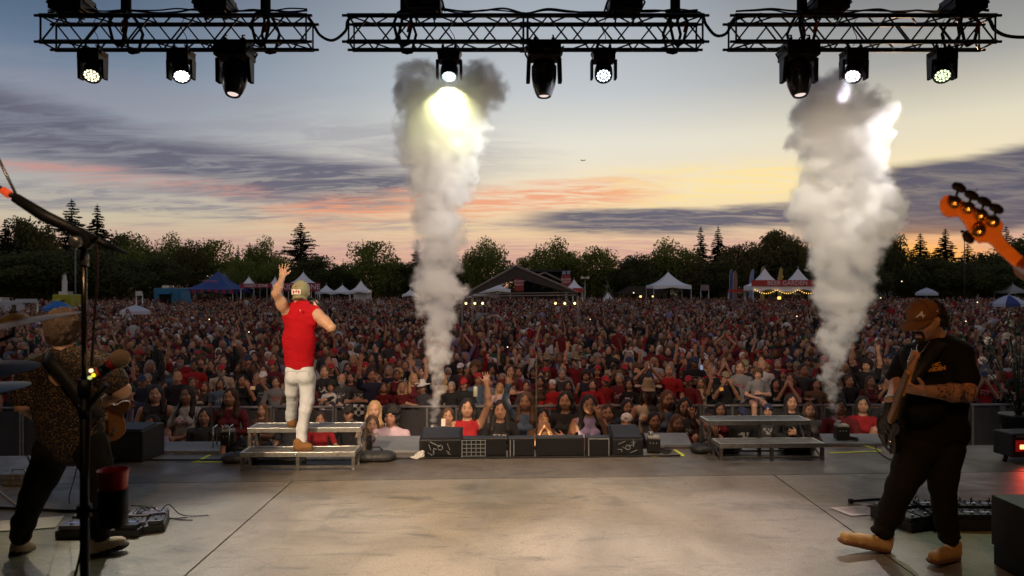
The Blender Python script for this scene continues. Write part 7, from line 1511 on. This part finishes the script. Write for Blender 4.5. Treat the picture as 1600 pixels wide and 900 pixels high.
FRONT = [(320, 604, 'leanf', 'long', 'brown', 'charcoal', 0), (345, 600, 'down', 'bob', 'dark brown', 'denim blue', 1), (378, 594, 'phonef', 'long', 'black', 'black', 1), (411, 590, 'phone', 'cap', 'white', 'charcoal', 1), (431, 597, 'lean', 'short', 'dark brown', 'grey', 0), (507, 580, 'lean', 'short', 'brown', 'black', 0), (517, 604, 'foldf', 'curly', 'black', 'white', 2),
 (534, 592, 'lean', 'bald', 'grey', 'charcoal', 0), (560, 592, 'fold', 'bald', 'dark brown', 'charcoal', 0), (580, 586, 'up', 'short', 'dark brown', 'navy', 1), (599, 606, 'leanf', 'bob', 'brown', 'dark red', 0), (628, 606, 'foldf', 'bob', 'blond', 'dark red', 0), (646, 592, 'upf', 'long', 'blond', 'maroon', 0), (660, 606, 'lean', 'cowboy', 'white', 'charcoal', 1), (705, 604, 'lean', 'short', 'grey', 'black', 0),
 (725, 600, 'lean', 'cap', 'red', 'black', 1), (747, 592, 'lean', 'capback', 'red', 'denim blue', 1), (764, 596, 'down', 'capback', 'black', 'grey', 0), (781, 606, 'leanf', 'long', 'blond', 'pale pink', 0), (822, 603, 'foldf', 'bun', 'dark brown', 'charcoal', 0), (845, 596, 'leanf', 'long', 'black', 'brown', 1), (863, 602, 'lean', 'capback', 'white', 'red', 0), (888, 603, 'leanf', 'long', 'black', 'dark red', 1), (926, 601, 'lean', 'bob', 'dark brown', 'red', 4), (946, 596, 'down', 'cap', 'red', 'red', 1), (968, 592, 'lean', 'short', 'grey', 'maroon', 0), (984, 600, 'foldf', 'bob', 'black', 'black', 0), (1009, 592, 'clapm', 'short', 'dark brown', 'maroon', 1), (1030, 600, 'leanf', 'bob', 'brown', 'charcoal', 0), (1046, 578, 'down', 'short', 'grey', 'red', 4), (1053, 602, 'foldf', 'bun', 'brown', 'white', 0), (1096, 598, 'upf', 'long', 'brown', 'cream', 0), (1076, 596, 'lean', 'cap', 'red', 'dark red', 1),
 (1134, 590, 'phone', 'cap', 'khaki', 'black', 1), (1156, 574, 'down', 'short', 'brown', 'grey', 0), (1168, 604, 'lean', 'short', 'brown', 'brown', 1), (1235, 592, 'mouth', 'bob', 'brown', 'maroon', 0), (1212, 600, 'downf', 'long', 'black', 'black', 1), (1256, 578, 'lean', 'short', 'dark brown', 'charcoal', 1), (1275, 600, 'down', 'bob', 'black', 'brown', 1), (1327, 595, 'lean', 'short', 'brown', 'black', 0), (1300, 598, 'fold', 'short', 'black', 'charcoal', 2), (1360, 596, 'leanf', 'long', 'brown', 'maroon', 0), (1382, 600, 'phone', 'cap', 'black', 'black', 1), (300, 598, 'foldf', 'long', 'brown', 'cream', 1), (277, 590, 'down', 'short', 'blond', 'black', 0), (258, 604, 'leanf', 'bob', 'dark brown', 'charcoal', 1), (222, 596, 'lean', 'cap', 'navy', 'navy', 1), (455, 606, 'lean', 'short', 'black', 'brown', 2), (485, 600, 'foldf', 'bob', 'black', 'maroon', 1)]
for px, py, bd, hr, hc, s_, sk in FRONT: pp(px, py, FY+rnd.uniform(0, .25), bd, hr, hc, s_, sk, where='front row', beard=('grey' if px == 534 else 'dark brown' if px == 560 else None))
p_ = P(1194, 588, 13.4); person(p_.x, 13.75, 'sit', 'curly', 'brown', 'grey', 4, s=.86, z=p_.z-1.6*.86, rz=-.2, label='curly-haired boy in grey sitting on the crowd barrier above the empty riser'); PLACED.append((p_.x, 13.75))
# singled-out raised figures deeper in the crowd
pp(812, 585, 16.2, 'up', 'short', 'dark brown', 'white', 1, label='person in white sleeve with one very long raised arm behind the thin upright pole', s=None) if False else None
SPECIAL = [(806, 583, 16.0, 'up', 'short', 'dark brown', 'white', 'person in white with one arm raised high beside the thin upright pole'), (998, 505, 28, 'up', 'short', 'black', 'black', 'person lifted above the crowd in black with one arm raised past the mixing tent'), (1068, 507, 29, 'bothup', 'long', 'brown', 'white', 'woman in white top riding on shoulders with both arms up above the crowd'), (199, 486, 40, 'phone', 'short', 'black', 'white', 'person in white standing high beside the pale dome parasol'), (1132, 538, 21, 'clap', 'cap', 'khaki', 'dark red', 'person clapping overhead in khaki cap, deep behind the near half of the empty riser'), (500, 520, 26, 'bothup', 'short', 'dark brown', 'red', 'person in red with both arms up beside the elbow of the singer'), (292, 492, 38, 'down', 'short', 'black', 'denim blue', 'person in pale denim standing above the heads beyond the parasol')]
for px, py, d, bd, hr, hc, s_, lb in SPECIAL:
    x, y, s = at(px, py, d); sz = min(s, 1.1); person(x, y, bd, hr, hc, s_, rnd.randrange(3), s=sz, z=P(px, py, d).z-1.6*sz, label=lb); PLACED.append((x, y))
# everyone else, nearest first: individuals up to the limit, then one mass
cand = []
y = 14.7
R2 = random.Random(21)
while y < 122:
    step = .54 if y < 20 else .58 if y < 45 else .74 if y < 75 else .95
    n = int(1.7*y/step*(.8 if y < 45 else .85))
    for i in range(n):
        x = -.85*y+1.7*y*(i+R2.uniform(-.3, .3)+.5)/n; yy = y+R2.uniform(-.28, .28)*step*1.3
        if R2.random() < (.07 if y < 40 else .12): continue
        cand.append((x, yy))
    y += step
cand = [c for c in cand if all((c[0]-a)**2+(c[1]-b)**2 > .30 for a, b in PLACED if b < c[1]+1 and b > c[1]-1)]
inview = [c for c in cand if abs(c[0]) < .76*c[1]]; inview.sort(key=lambda c: c[1]); nI = 300-len(PLACED); IND = set(inview[:nI])
WH = ['second row', 'third row', 'fourth row', 'fifth row', 'sixth row', 'seventh row', 'further back']
PB = ['down']*8+['downf']*8+['foldf']*3+['leanf']*2+['fold']*2+['phone']*3+['phonef']*2+['up']*2+['upf', 'bothup', 'mouth', 'phone', 'fold', 'upr', 'foldf', 'leanf', 'pointf']
PH = ['short']*8+['long']*4+['bob']*4+['bun', 'bun', 'curly', 'curly']+['cap']*5+['capback']*3+['cowboy', 'bald']
PS = ['black']*9+['charcoal']*5+['maroon']*4+['red']*3+['dark red']*4+['white']*4+['cream', 'grey', 'grey', 'denim blue', 'navy', 'pale pink', 'brown', 'brown', 'lilac', 'forest green']
for c in inview[:nI]:
    row = min(6, int((c[1]-14.5)/.62)); px = 800+c[0]/c[1]*F
    for _ in range(60):
        bd, hr, s_ = R2.choice(PB), R2.choice(PH), R2.choice(PS)
        hc = R2.choice(['red', 'red', 'white', 'black', 'khaki', 'navy']) if 'cap' in hr else R2.choice(['tan', 'white', 'khaki']) if hr == 'cowboy' else R2.choice(['black', 'black', 'dark brown', 'dark brown', 'brown', 'brown', 'blond', 'grey'])
        lb = mklabel(s_, hr, hc, bd, WH[row], px)
        if lb not in USED: break
    person(c[0], c[1], bd, hr, hc, s_, R2.choice([0, 0, 1, 1, 2, 3, 4]), s=R2.uniform(.93, 1.09) if not bd.endswith('f') else R2.uniform(.88, 1.0), where=WH[row], beard=R2.choice([None]*5+['dark brown', 'black', 'grey']) if bd in ('down', 'fold', 'phone', 'up', 'lean') else None)
LIP.node_tree.nodes['Principled BSDF'].inputs['Base Color'].default_value = rgb(.27, .12, .095)
print('crowd individuals', len(PLACED)+nI, 't', time.time()-T0)
mass = [c for c in cand if c not in IND]
def lowpoly(detail):
    "faces of one figure: list of (verts, quads, colour slot); slots 0 skin 1 shirt 2 hair 3 legs"
    parts = []
    def sph(c, r, nu, nv, slot, v0=0.0, v1=1.0):
        vs = []; fs = []
        for j in range(nv+1):
            th = PI*(v0+(v1-v0)*j/nv)
            for i in range(nu): a = 2*PI*i/nu; vs.append((c[0]+r[0]*math.sin(th)*math.cos(a), c[1]+r[1]*math.sin(th)*math.sin(a), c[2]+r[2]*math.cos(th)))
        for j in range(nv):
            for i in range(nu): k = j*nu; fs.append((k+i, k+nu+i, k+nu+(i+1) % nu, k+(i+1) % nu))
        parts.append((vs, fs, slot))
    def loft(rings, n, slot):
        vs = []; fs = []
        for (cx_, cy_, z, rx, ry) in rings:
            for i in range(n): a = 2*PI*i/n; vs.append((cx_+rx*math.cos(a), cy_+ry*math.sin(a), z))
        for j in range(len(rings)-1):
            for i in range(n): k = j*n; fs.append((k+i, k+(i+1) % n, k+n+(i+1) % n, k+n+i))
        parts.append((vs, fs, slot))
    def limb(a, b, r1, r2, n, slot):
        a, b = Vector(a), Vector(b); d = (b-a).normalized(); u = d.orthogonal().normalized(); q = d.cross(u); vs = [a+(u*math.cos(2*PI*i/n)+q*math.sin(2*PI*i/n))*r1 for i in range(n)]+[b+(u*math.cos(2*PI*i/n)+q*math.sin(2*PI*i/n))*r2 for i in range(n)]
        parts.append(([tuple(v) for v in vs], [(i, (i+1) % n, n+(i+1) % n, n+i) for i in range(n)], slot))
    nu, nv = (8, 5) if detail else (5, 3)
    sph((0, -.01, 1.595), (.076, .092, .115), nu, nv, 0); sph((0, .018, 1.625), (.088, .10, .10), nu, max(2, nv-2), 2, 0, .62)
    loft([(0, 0, 1.47, .05, .05), (0, 0, 1.43, .12, .07), (0, 0, 1.36, .20, .10), (0, 0, 1.15, .16, .11), (0, 0, .9, .17, .12)] if detail else [(0, 0, 1.46, .06, .06), (0, 0, 1.37, .20, .10), (0, 0, .95, .17, .12)], 8 if detail else 5, 1)
    return parts, limb
def build_mass(pts, detail, seed):
    rs = np.random.RandomState(seed); n = len(pts); pts = np.array(pts)
    V = []; Fq = []; C = []; off = 0
    skin = np.array([c[:3] for c in KC]); shirts = np.array([SC[k][:3] for k in PS]); hats = np.array([HC[k][:3] for k in ('black', 'black', 'black', 'dark brown', 'dark brown', 'dark brown', 'brown', 'brown', 'brown', 'blond', 'grey', 'red', 'white', 'navy', 'black', 'red')])
    variants = []
    for va in range(8):
        parts, limb = lowpoly(detail); k = 5 if detail else 4
        def arm(s, e, w, sl): limb((s*.19, .01, 1.38), e, .052, .045, k, 1); limb(e, w, .04, .03, k, 0); limb(w, (Vector(w)+(Vector(w)-Vector(e)).normalized()*.13), .035, .03, k, 0)
        for s in (-1, 1):
            up = (va == 1 and s == 1) or va == 2 or (va == 3 and s == -1)
            if up: arm(s, (s*.26, -.1, 1.66), (s*.20, -.14, 1.93), 0)
            elif va == 4: arm(s, (s*.24, -.15, 1.2), (s*.08, -.3, 1.48), 0)
            elif va == 5 and detail: arm(s, (s*.27, -.15, 1.62), (s*.04, -.2, 1.86), 0)
            else: arm(s, (s*.25, .0, 1.12), (s*.2, -.16, .98), 0)
        if detail and va in (6, 7, 2): limb((-.0, .07, 1.6), (0, .09, 1.3), .085, .06, 6, 2)
        if va in (3, 5): limb((0, -.07, 1.655), (0, -.17, 1.64), .065, .05, 4, 2)
        pv = np.concatenate([np.array(p[0]) for p in parts]); pf = []; ps = []; o_ = 0
        for vs, fs, sl in parts: pf += [[o_+i for i in f] for f in fs]; ps += [sl]*len(fs); o_ += len(vs)
        variants.append((pv, np.array(pf), np.array(ps)))
    vi = rs.choice(8, n, p=[.52, .03, .015, .02, .05, .015, .23, .12])
    for va in range(8):
        ix = np.where(vi == va)[0]; m_ = len(ix)
        if not m_: continue
        pv, pf, ps = variants[va]; s = rs.uniform(.88, 1.1, m_); yaw = rs.normal(0, .5, m_); lean_ = rs.normal(0, .04, m_)
        c, sn = np.cos(yaw), np.sin(yaw); X0 = pv[None, :, 0]+lean_[:, None]*pv[None, :, 2]; Y0 = pv[None, :, 1]
        X1 = (X0*c[:, None]-Y0*sn[:, None])*s[:, None]+pts[ix, 0][:, None]; Y1 = (X0*sn[:, None]+Y0*c[:, None])*s[:, None]+pts[ix, 1][:, None]; Z1 = pv[None, :, 2]*s[:, None]+GZ+np.array([rise(q) for q in pts[ix, 1]])[:, None]
        # the field falls and rises a little and some people stand on things
        Z1 = Z1+np.where(rs.rand(m_) < .03, rs.uniform(.1, .5, m_), 0)[:, None]
        v = np.stack([X1, Y1, np.broadcast_to(Z1, X1.shape)], 2).reshape(-1, 3); V.append(v); Fq.append((pf[None]+(np.arange(m_)*len(pv))[:, None, None]+off).reshape(-1, 4)); off += len(v)
        tint = rs.uniform(.7, 1.25, (m_, 1)); col = np.stack([skin[rs.randint(0, len(skin), m_)], shirts[rs.randint(0, len(shirts), m_)]*tint, hats[rs.randint(0, len(hats), m_)], np.tile([[.02, .02, .03]], (m_, 1))], 1); C.append(col[:, ps].reshape(-1, 3))
    return np_mesh('crowd', np.concatenate(V), np.concatenate(Fq), None, True, np.concatenate(C))
CRM = mat('crowd clothing and skin', rgb(.5, .5, .5), .85, attr='tint', var=.18, vscale=9)
nearm = [c for c in mass if c[1] < 42]; farm = [c for c in mass if c[1] >= 42]
ma, mb_ = build_mass(nearm, True, 1), build_mass(farm, False, 2)
# one object for the uncounted rest of the crowd
import bmesh
bm = bmesh.new(); bm.from_mesh(ma); bm.from_mesh(mb_); me = bpy.data.meshes.new('crowd_rest'); bm.to_mesh(me); bm.free(); me.materials.append(CRM)
tag(link('crowd', me), 'the rest of the crowd filling the field up to the trees', 'crowd', kind='stuff')
print('mass', len(nearm), len(farm), 't', time.time()-T0)
# things held up by people in the pit and crowd
def slab_thing(px, py, d, w, h, m, lb, cat, nm, glow=None):
    e = MB(); e.box((0, 0, 0), (w, .009, h)); o = e.build(nm, m, None, .003); o.location = P(px, py, d); o.rotation_euler = (rnd.uniform(-.2, .1), rnd.uniform(-.2, .2), rnd.uniform(-.4, .4))
    e = MB(); e.box((0, -.0055, 0), (w*.9, .002, h*.92)); s_ = e.build('screen', glow or mat('dark phone glass', rgb(.01, .01, .012), .1), o); tag(o, lb, cat, 'phones held up in the crowd'); return o
slab_thing(744, 568, 15.2, .15, .075, BLACK, 'glowing phone held sideways behind the barred box', 'phone', 'phone', led_mat('warm phone screen', (1, .62, .35), .8))
slab_thing(232, 574, 17.0, .05, .05, BLACK, 'phone glowing bright magenta past the near boom stand', 'phone', 'phone', led_mat('magenta phone screen', (1, .08, .9), 3.0))
slab_thing(300, 548, 18.5, .07, .12, BLACK, 'dark phone held upright in the crowd above the dark wedge monitor', 'phone', 'phone')
slab_thing(350, 600, 13.6, .07, .12, WHITE, 'pale phone held upright above the steel-framed spark machine', 'phone', 'phone')
slab_thing(395, 606, 13.4, .10, .07, BLACK, 'phone with dim screen held low behind the riser of the singer', 'phone', 'phone', led_mat('dim amber screen', (.8, .45, .2), .35))
slab_thing(1096, 574, 15.5, .07, .12, BLACK, 'dark phone raised just before the empty riser', 'phone', 'phone', led_mat('pale blue screen', (.4, .5, .7), .5))
slab_thing(1127, 608, 13.6, .09, .07, BLACK, 'camera with amber lens glint held behind the near half of the empty riser', 'camera', 'camera', led_mat('amber glint', (1, .4, .05), .5))
slab_thing(693, 660, 9.35, .07, .11, BLACK, 'phone glittering in a hand beside the smoke column near the singer', 'phone', 'phone', led_mat('glittering screen', (1, .6, .35), .9))
mb = MB(); mb.lathe([(.024, -.07), (.031, -.06), (.031, .06), (.025, .07)], (0, 0, 0), (0, 0, 1), 16); o = mb.build('drink_can', mat('pale can', rgb(.55, .50, .38), .35, .3)); p_ = P(743, 612, 9.45); o.location = p_; tag(o, 'pale tall drink can held up by the woman in bright red', 'can')
mb = MB(); mb.lathe([(.03, -.05), (.04, .05)], (0, 0, 0), (0, 0, 1), 16); o = mb.build('plastic_cup', mat('cloudy plastic cup', rgb(.3, .25, .22), .3)); o.location = P(588, 683, 9.0); tag(o, 'cloudy plastic cup held low beside the smiling person past the riser', 'cup')
GL = led_mat('phone torch', (1, .8, .5), 2.5)
for i, (px, py, d) in enumerate(((793, 544, 19), (1376, 466, 60), (1527, 473, 45), (1245, 495, 40), (389, 520, 25), (327, 500, 33), (922, 500, 38), (1409, 440, 90), (990, 458, 80), (1509, 503, 30))):
    e = MB(); e.box((0, 0, 0), (.07, .01, .13)); o = e.build('phone', BLACK); o.location = P(px, py, d); e = MB(); e.lathe([(.016*d/20, 0), (.01, .01)], (0, -.006, .03), (0, -1, 0), 8); e.build('torch', GL, o); tag(o, 'phone torch shining among the crowd %s' % ('behind the thin upright pole', 'above the brown cap', 'past the curls of the bearded guitarist', 'behind the far half of the empty riser', 'beside the raised elbow of the singer', 'below the blue marquee', 'past the mixing tent', 'over the heads by the small walled tent', 'below the dark pavilion', 'at the shoulder of the bearded guitarist')[i], 'phone', 'phone torches in the crowd')
# the small work light on the pit floor that lights the nearest faces
lb_ = empty('work_light', (px7(868, 9.15), 9.15, -.55)); mb = MB(); mb.box((0, 0, 0), (.3, .12, .2)); mb.build('housing', BLACK, lb_, .01); mb = MB(); mb.box((0, .065, 0), (.26, .01, .16)); mb.build('lamp_face', led_mat('work light face', (1, .82, .55), 5), lb_)
mb = MB(); mb.box((0, 0, -.55), (.05, .05, .95)); mb.build('post', BLACK, lb_); tag(lb_, 'small work light in the pit lighting the faces from below', 'work light')
lamp('work_light_lamp', 'SPOT', Vector(lb_.location)+Vector((0, .12, .05)), Vector(lb_.location)+Vector((.05, .7, .75)), 55, (1, .72, .38), .06, 125, .7)
# ------------------------------------------------------------ smoke columns: real volumes grown from puffs
def smoke(name, puffs, d, lb, col, dens, seed, vs=.015, aniso=.25, soft=.10):
    rs = np.random.RandomState(seed); pts = []
    for px, py, r, w in puffs:
        r = r*(.50+.50*min(1, max(0, (660-py)/260)))
        c = P(px, py, d(py) if callable(d) else d); R_ = r/F*c.y; n = int(26*w*(R_/.1)**2.2)+10
        q = rs.normal(size=(n, 3)); q /= np.linalg.norm(q, axis=1)[:, None]; q *= (rs.rand(n)**.42)[:, None]*R_; q[:, 1] *= .8; pts.append(q+np.array(c))
        m_ = int(n*.5); k = rs.normal(size=(m_, 3)); k /= np.linalg.norm(k, axis=1)[:, None]
    pts = np.concatenate(pts); lo = pts.min(0)-.14; hi = pts.max(0)+.14
    me = bpy.data.meshes.new(name+'_seeds'); me.vertices.add(len(pts)); me.vertices.foreach_set('co', pts.astype(np.float32).ravel())
    o = link(name, me); g = bpy.data.node_groups.new(name+'_volume', 'GeometryNodeTree'); g.interface.new_socket('Geometry', in_out='INPUT', socket_type='NodeSocketGeometry'); g.interface.new_socket('Geometry', in_out='OUTPUT', socket_type='NodeSocketGeometry')
    def A(tp, **k):
        n = g.nodes.new(tp)
        for a, b in k.items(): setattr(n, a, b)
        return n
    gi, go = A('NodeGroupInput'), A('NodeGroupOutput'); pos = A('GeometryNodeInputPosition')
    def noise(scale, amt, det=3, rough=.5):
        n = A('ShaderNodeTexNoise'); n.inputs['Scale'].default_value = scale; n.inputs['Detail'].default_value = det; n.inputs['Roughness'].default_value = rough
        s = A('ShaderNodeVectorMath', operation='SUBTRACT'); g.links.new(n.outputs['Color'], s.inputs[0]); s.inputs[1].default_value = (.5, .5, .5); m = A('ShaderNodeVectorMath', operation='SCALE'); g.links.new(s.outputs[0], m.inputs[0]); m.inputs['Scale'].default_value = amt; return n, m.outputs[0]
    n1, v1 = noise(2.2, .36, 2); g.links.new(pos.outputs[0], n1.inputs['Vector'])
    n2, v2 = noise(6.5, .24, 6, .60); g.links.new(pos.outputs[0], n2.inputs['Vector'])
    sp_ = A('ShaderNodeSeparateXYZ'); g.links.new(pos.outputs[0], sp_.inputs[0]); hz_ = A('ShaderNodeMapRange'); g.links.new(sp_.outputs[2], hz_.inputs[0]); hz_.inputs[1].default_value = .1; hz_.inputs[2].default_value = 1.9; hz_.inputs[3].default_value = .22; hz_.inputs[4].default_value = 1.0
    def grow(v):
        s = A('ShaderNodeVectorMath', operation='SCALE'); g.links.new(v, s.inputs[0]); g.links.new(hz_.outputs[0], s.inputs['Scale']); return s.outputs[0]
    a1 = A('ShaderNodeVectorMath', operation='ADD'); g.links.new(pos.outputs[0], a1.inputs[0]); g.links.new(grow(v1), a1.inputs[1]); a2 = A('ShaderNodeVectorMath', operation='ADD'); g.links.new(a1.outputs[0], a2.inputs[0]); g.links.new(grow(v2), a2.inputs[1])
    sf_ = A('ShaderNodeMath', operation='MULTIPLY'); g.links.new(hz_.outputs[0], sf_.inputs[0]); sf_.inputs[1].default_value = soft
    pr = A('GeometryNodeProximity', target_element='POINTS'); g.links.new(gi.outputs[0], pr.inputs[0])
    g.links.new(a2.outputs[0], pr.inputs['Source Position' if 'Source Position' in pr.inputs else 'Sample Position'])
    mr = A('ShaderNodeMapRange', interpolation_type='SMOOTHERSTEP'); g.links.new(pr.outputs['Distance'], mr.inputs[0]); mr.inputs[1].default_value = .012; g.links.new(sf_.outputs[0], mr.inputs[2]); mr.inputs[3].default_value = 1; mr.inputs[4].default_value = 0
    n3 = A('ShaderNodeTexNoise'); n3.inputs['Scale'].default_value = 4.2; n3.inputs['Detail'].default_value = 6; n3.inputs['Roughness'].default_value = .62; g.links.new(a1.outputs[0], n3.inputs['Vector'])
    m3 = A('ShaderNodeMapRange'); g.links.new(n3.outputs[0], m3.inputs[0]); m3.inputs[1].default_value = .38; m3.inputs[2].default_value = .64; m3.inputs[3].default_value = .0; m3.inputs[4].default_value = 2.0
    mu = A('ShaderNodeMath', operation='MULTIPLY'); g.links.new(mr.outputs[0], mu.inputs[0]); g.links.new(m3.outputs[0], mu.inputs[1])
    vc = A('GeometryNodeVolumeCube'); g.links.new(mu.outputs[0], vc.inputs['Density']); vc.inputs['Min'].default_value = tuple(lo); vc.inputs['Max'].default_value = tuple(hi)
    for k, i in (('Resolution X', 0), ('Resolution Y', 1), ('Resolution Z', 2)): vc.inputs[k].default_value = max(8, int((hi[i]-lo[i])/vs))
    m = bpy.data.materials.new(name+' volume'); m.use_nodes = True; t = m.node_tree; t.nodes.clear(); out = N(t, 'ShaderNodeOutputMaterial')
    at_ = N(t, 'ShaderNodeAttribute', attribute_name='density'); sc2 = N(t, 'ShaderNodeVolumeScatter'); sc2.inputs['Color'].default_value = col; sc2.inputs['Anisotropy'].default_value = aniso
    t.links.new(math_n(t, 'MULTIPLY', at_.outputs['Fac'], dens), sc2.inputs['Density'])
    ab = N(t, 'ShaderNodeVolumeAbsorption'); ab.inputs['Color'].default_value = rgb(.75, .62, .55); t.links.new(math_n(t, 'MULTIPLY', at_.outputs['Fac'], dens*.02), ab.inputs['Density']); ads = N(t, 'ShaderNodeAddShader'); t.links.new(sc2.outputs[0], ads.inputs[0]); t.links.new(ab.outputs[0], ads.inputs[1]); t.links.new(ads.outputs[0], out.inputs['Volume'])
    sm_ = A('GeometryNodeSetMaterial'); sm_.inputs['Material'].default_value = m; g.links.new(vc.outputs[0], sm_.inputs[0]); g.links.new(sm_.outputs[0], go.inputs[0]); me.materials.append(m)
    md = o.modifiers.new('smoke', 'NODES'); md.node_group = g; tag(o, lb, 'smoke', 'smoke columns from the stage-edge machines'); return o
LP = [(679, 678, 7, 1), (680, 668, 8, 1), (679, 656, 9, 1), (678, 644, 12, 1), (677, 630, 16, 1), (681, 615, 19, 1), (679, 600, 20, 1), (684, 585, 17, 1), (680, 570, 24, 1), (690, 556, 26, 1), (673, 545, 22, 1), (688, 532, 30, 1), (678, 516, 32, 1), (692, 500, 34, 1), (676, 486, 30, 1), (690, 470, 36, 1), (675, 455, 32, 1), (700, 447, 30, .6), (684, 436, 34, 1), (672, 418, 30, 1), (688, 404, 34, 1), (677, 385, 32, 1), (690, 368, 36, 1), (678, 350, 36, 1), (686, 332, 38, 1), (684, 312, 40, 1), (695, 296, 44, 1), (676, 284, 40, 1), (698, 268, 46, 1), (672, 254, 42, 1), (708, 244, 42, 1), (660, 232, 38, 1), (690, 222, 48, 1), (716, 214, 42, 1), (652, 200, 34, 1), (686, 194, 44, 1), (726, 186, 38, 1), (650, 168, 34, 1), (700, 166, 40, .8), (742, 158, 34, .9), (646, 146, 26, .9), (762, 146, 26, .8), (655, 128, 28, .9), (748, 128, 30, .8), (680, 126, 20, .5), (720, 122, 20, .5), (768, 160, 18, .5), (636, 160, 16, .5)]
LP = [(x, y, r*(.80 if 300 < y < 600 else .9 if y >= 230 else 1.0), w) for x, y, r, w in LP]
smoke('smoke', LP, lambda py: 8.12-.42*min(1, max(0, (620-py)/450)), 'tall smoke column near the singer, blazing yellow white at its top under the longest truss', rgb(.97, .95, .93), 10, 5)
RP = [(1305, 662, 6, 1), (1304, 650, 8, 1), (1302, 636, 12, 1), (1300, 620, 15, 1), (1302, 604, 18, 1), (1298, 588, 20, 1), (1306, 574, 22, 1), (1302, 558, 24, 1), (1310, 542, 28, 1), (1304, 528, 30, 1), (1318, 512, 30, 1), (1308, 498, 32, 1), (1320, 482, 38, 1), (1308, 468, 36, 1), (1325, 452, 38, 1), (1312, 438, 38, 1), (1322, 420, 42, 1), (1308, 404, 40, 1), (1325, 388, 46, 1), (1304, 370, 44, 1), (1335, 362, 48, 1), (1290, 350, 38, 1), (1320, 340, 54, 1), (1365, 332, 40, 1), (1272, 334, 32, 1), (1300, 318, 48, 1), (1345, 308, 46, 1), (1376, 312, 28, 1), (1280, 304, 36, .8), (1312, 290, 42, 1), (1340, 280, 40, 1), (1300, 262, 38, 1), (1330, 250, 40, 1), (1290, 238, 34, 1), (1352, 232, 38, .8), (1318, 222, 40, 1), (1276, 212, 28, 1), (1360, 202, 34, .8), (1300, 196, 38, 1), (1334, 184, 38, .8), (1278, 184, 28, 1), (1364, 176, 26, .6), (1296, 160, 32, 1), (1326, 150, 30, 1), (1284, 142, 22, 1), (1306, 136, 24, 1), (1346, 156, 24, .7), (1254, 226, 14, .4)]
smoke('smoke', RP, lambda py: 8.38-.62*min(1, max(0, (600-py)/430)), 'tall smoke column by the empty riser, grey brown on top with white billows', rgb(.97, .95, .92), 10, 9)
# the washes that light the plumes come from the truss heads inside or above them
lamp('plume_lamp', 'SPOT', P(702, 140, 7.56), P(700, 300, 7.6), 850, (1, .97, .42), .08, 120, .8)
lamp('plume_lamp', 'SPOT', P(930, 124, 7.5), P(730, 240, 7.7), 300, (.95, .97, 1), .08, 40, .8)
lamp('plume_lamp', 'SPOT', P(1460, 124, 7.5), P(1372, 240, 7.6), 230, (1, .96, .95), .08, 55, .8)
lamp('plume_lamp', 'SPOT', P(1236, 166, 7.35), P(1290, 360, 7.75), 90, (1, .93, .78), .08, 60, .8)
print('script', time.time()-T0)
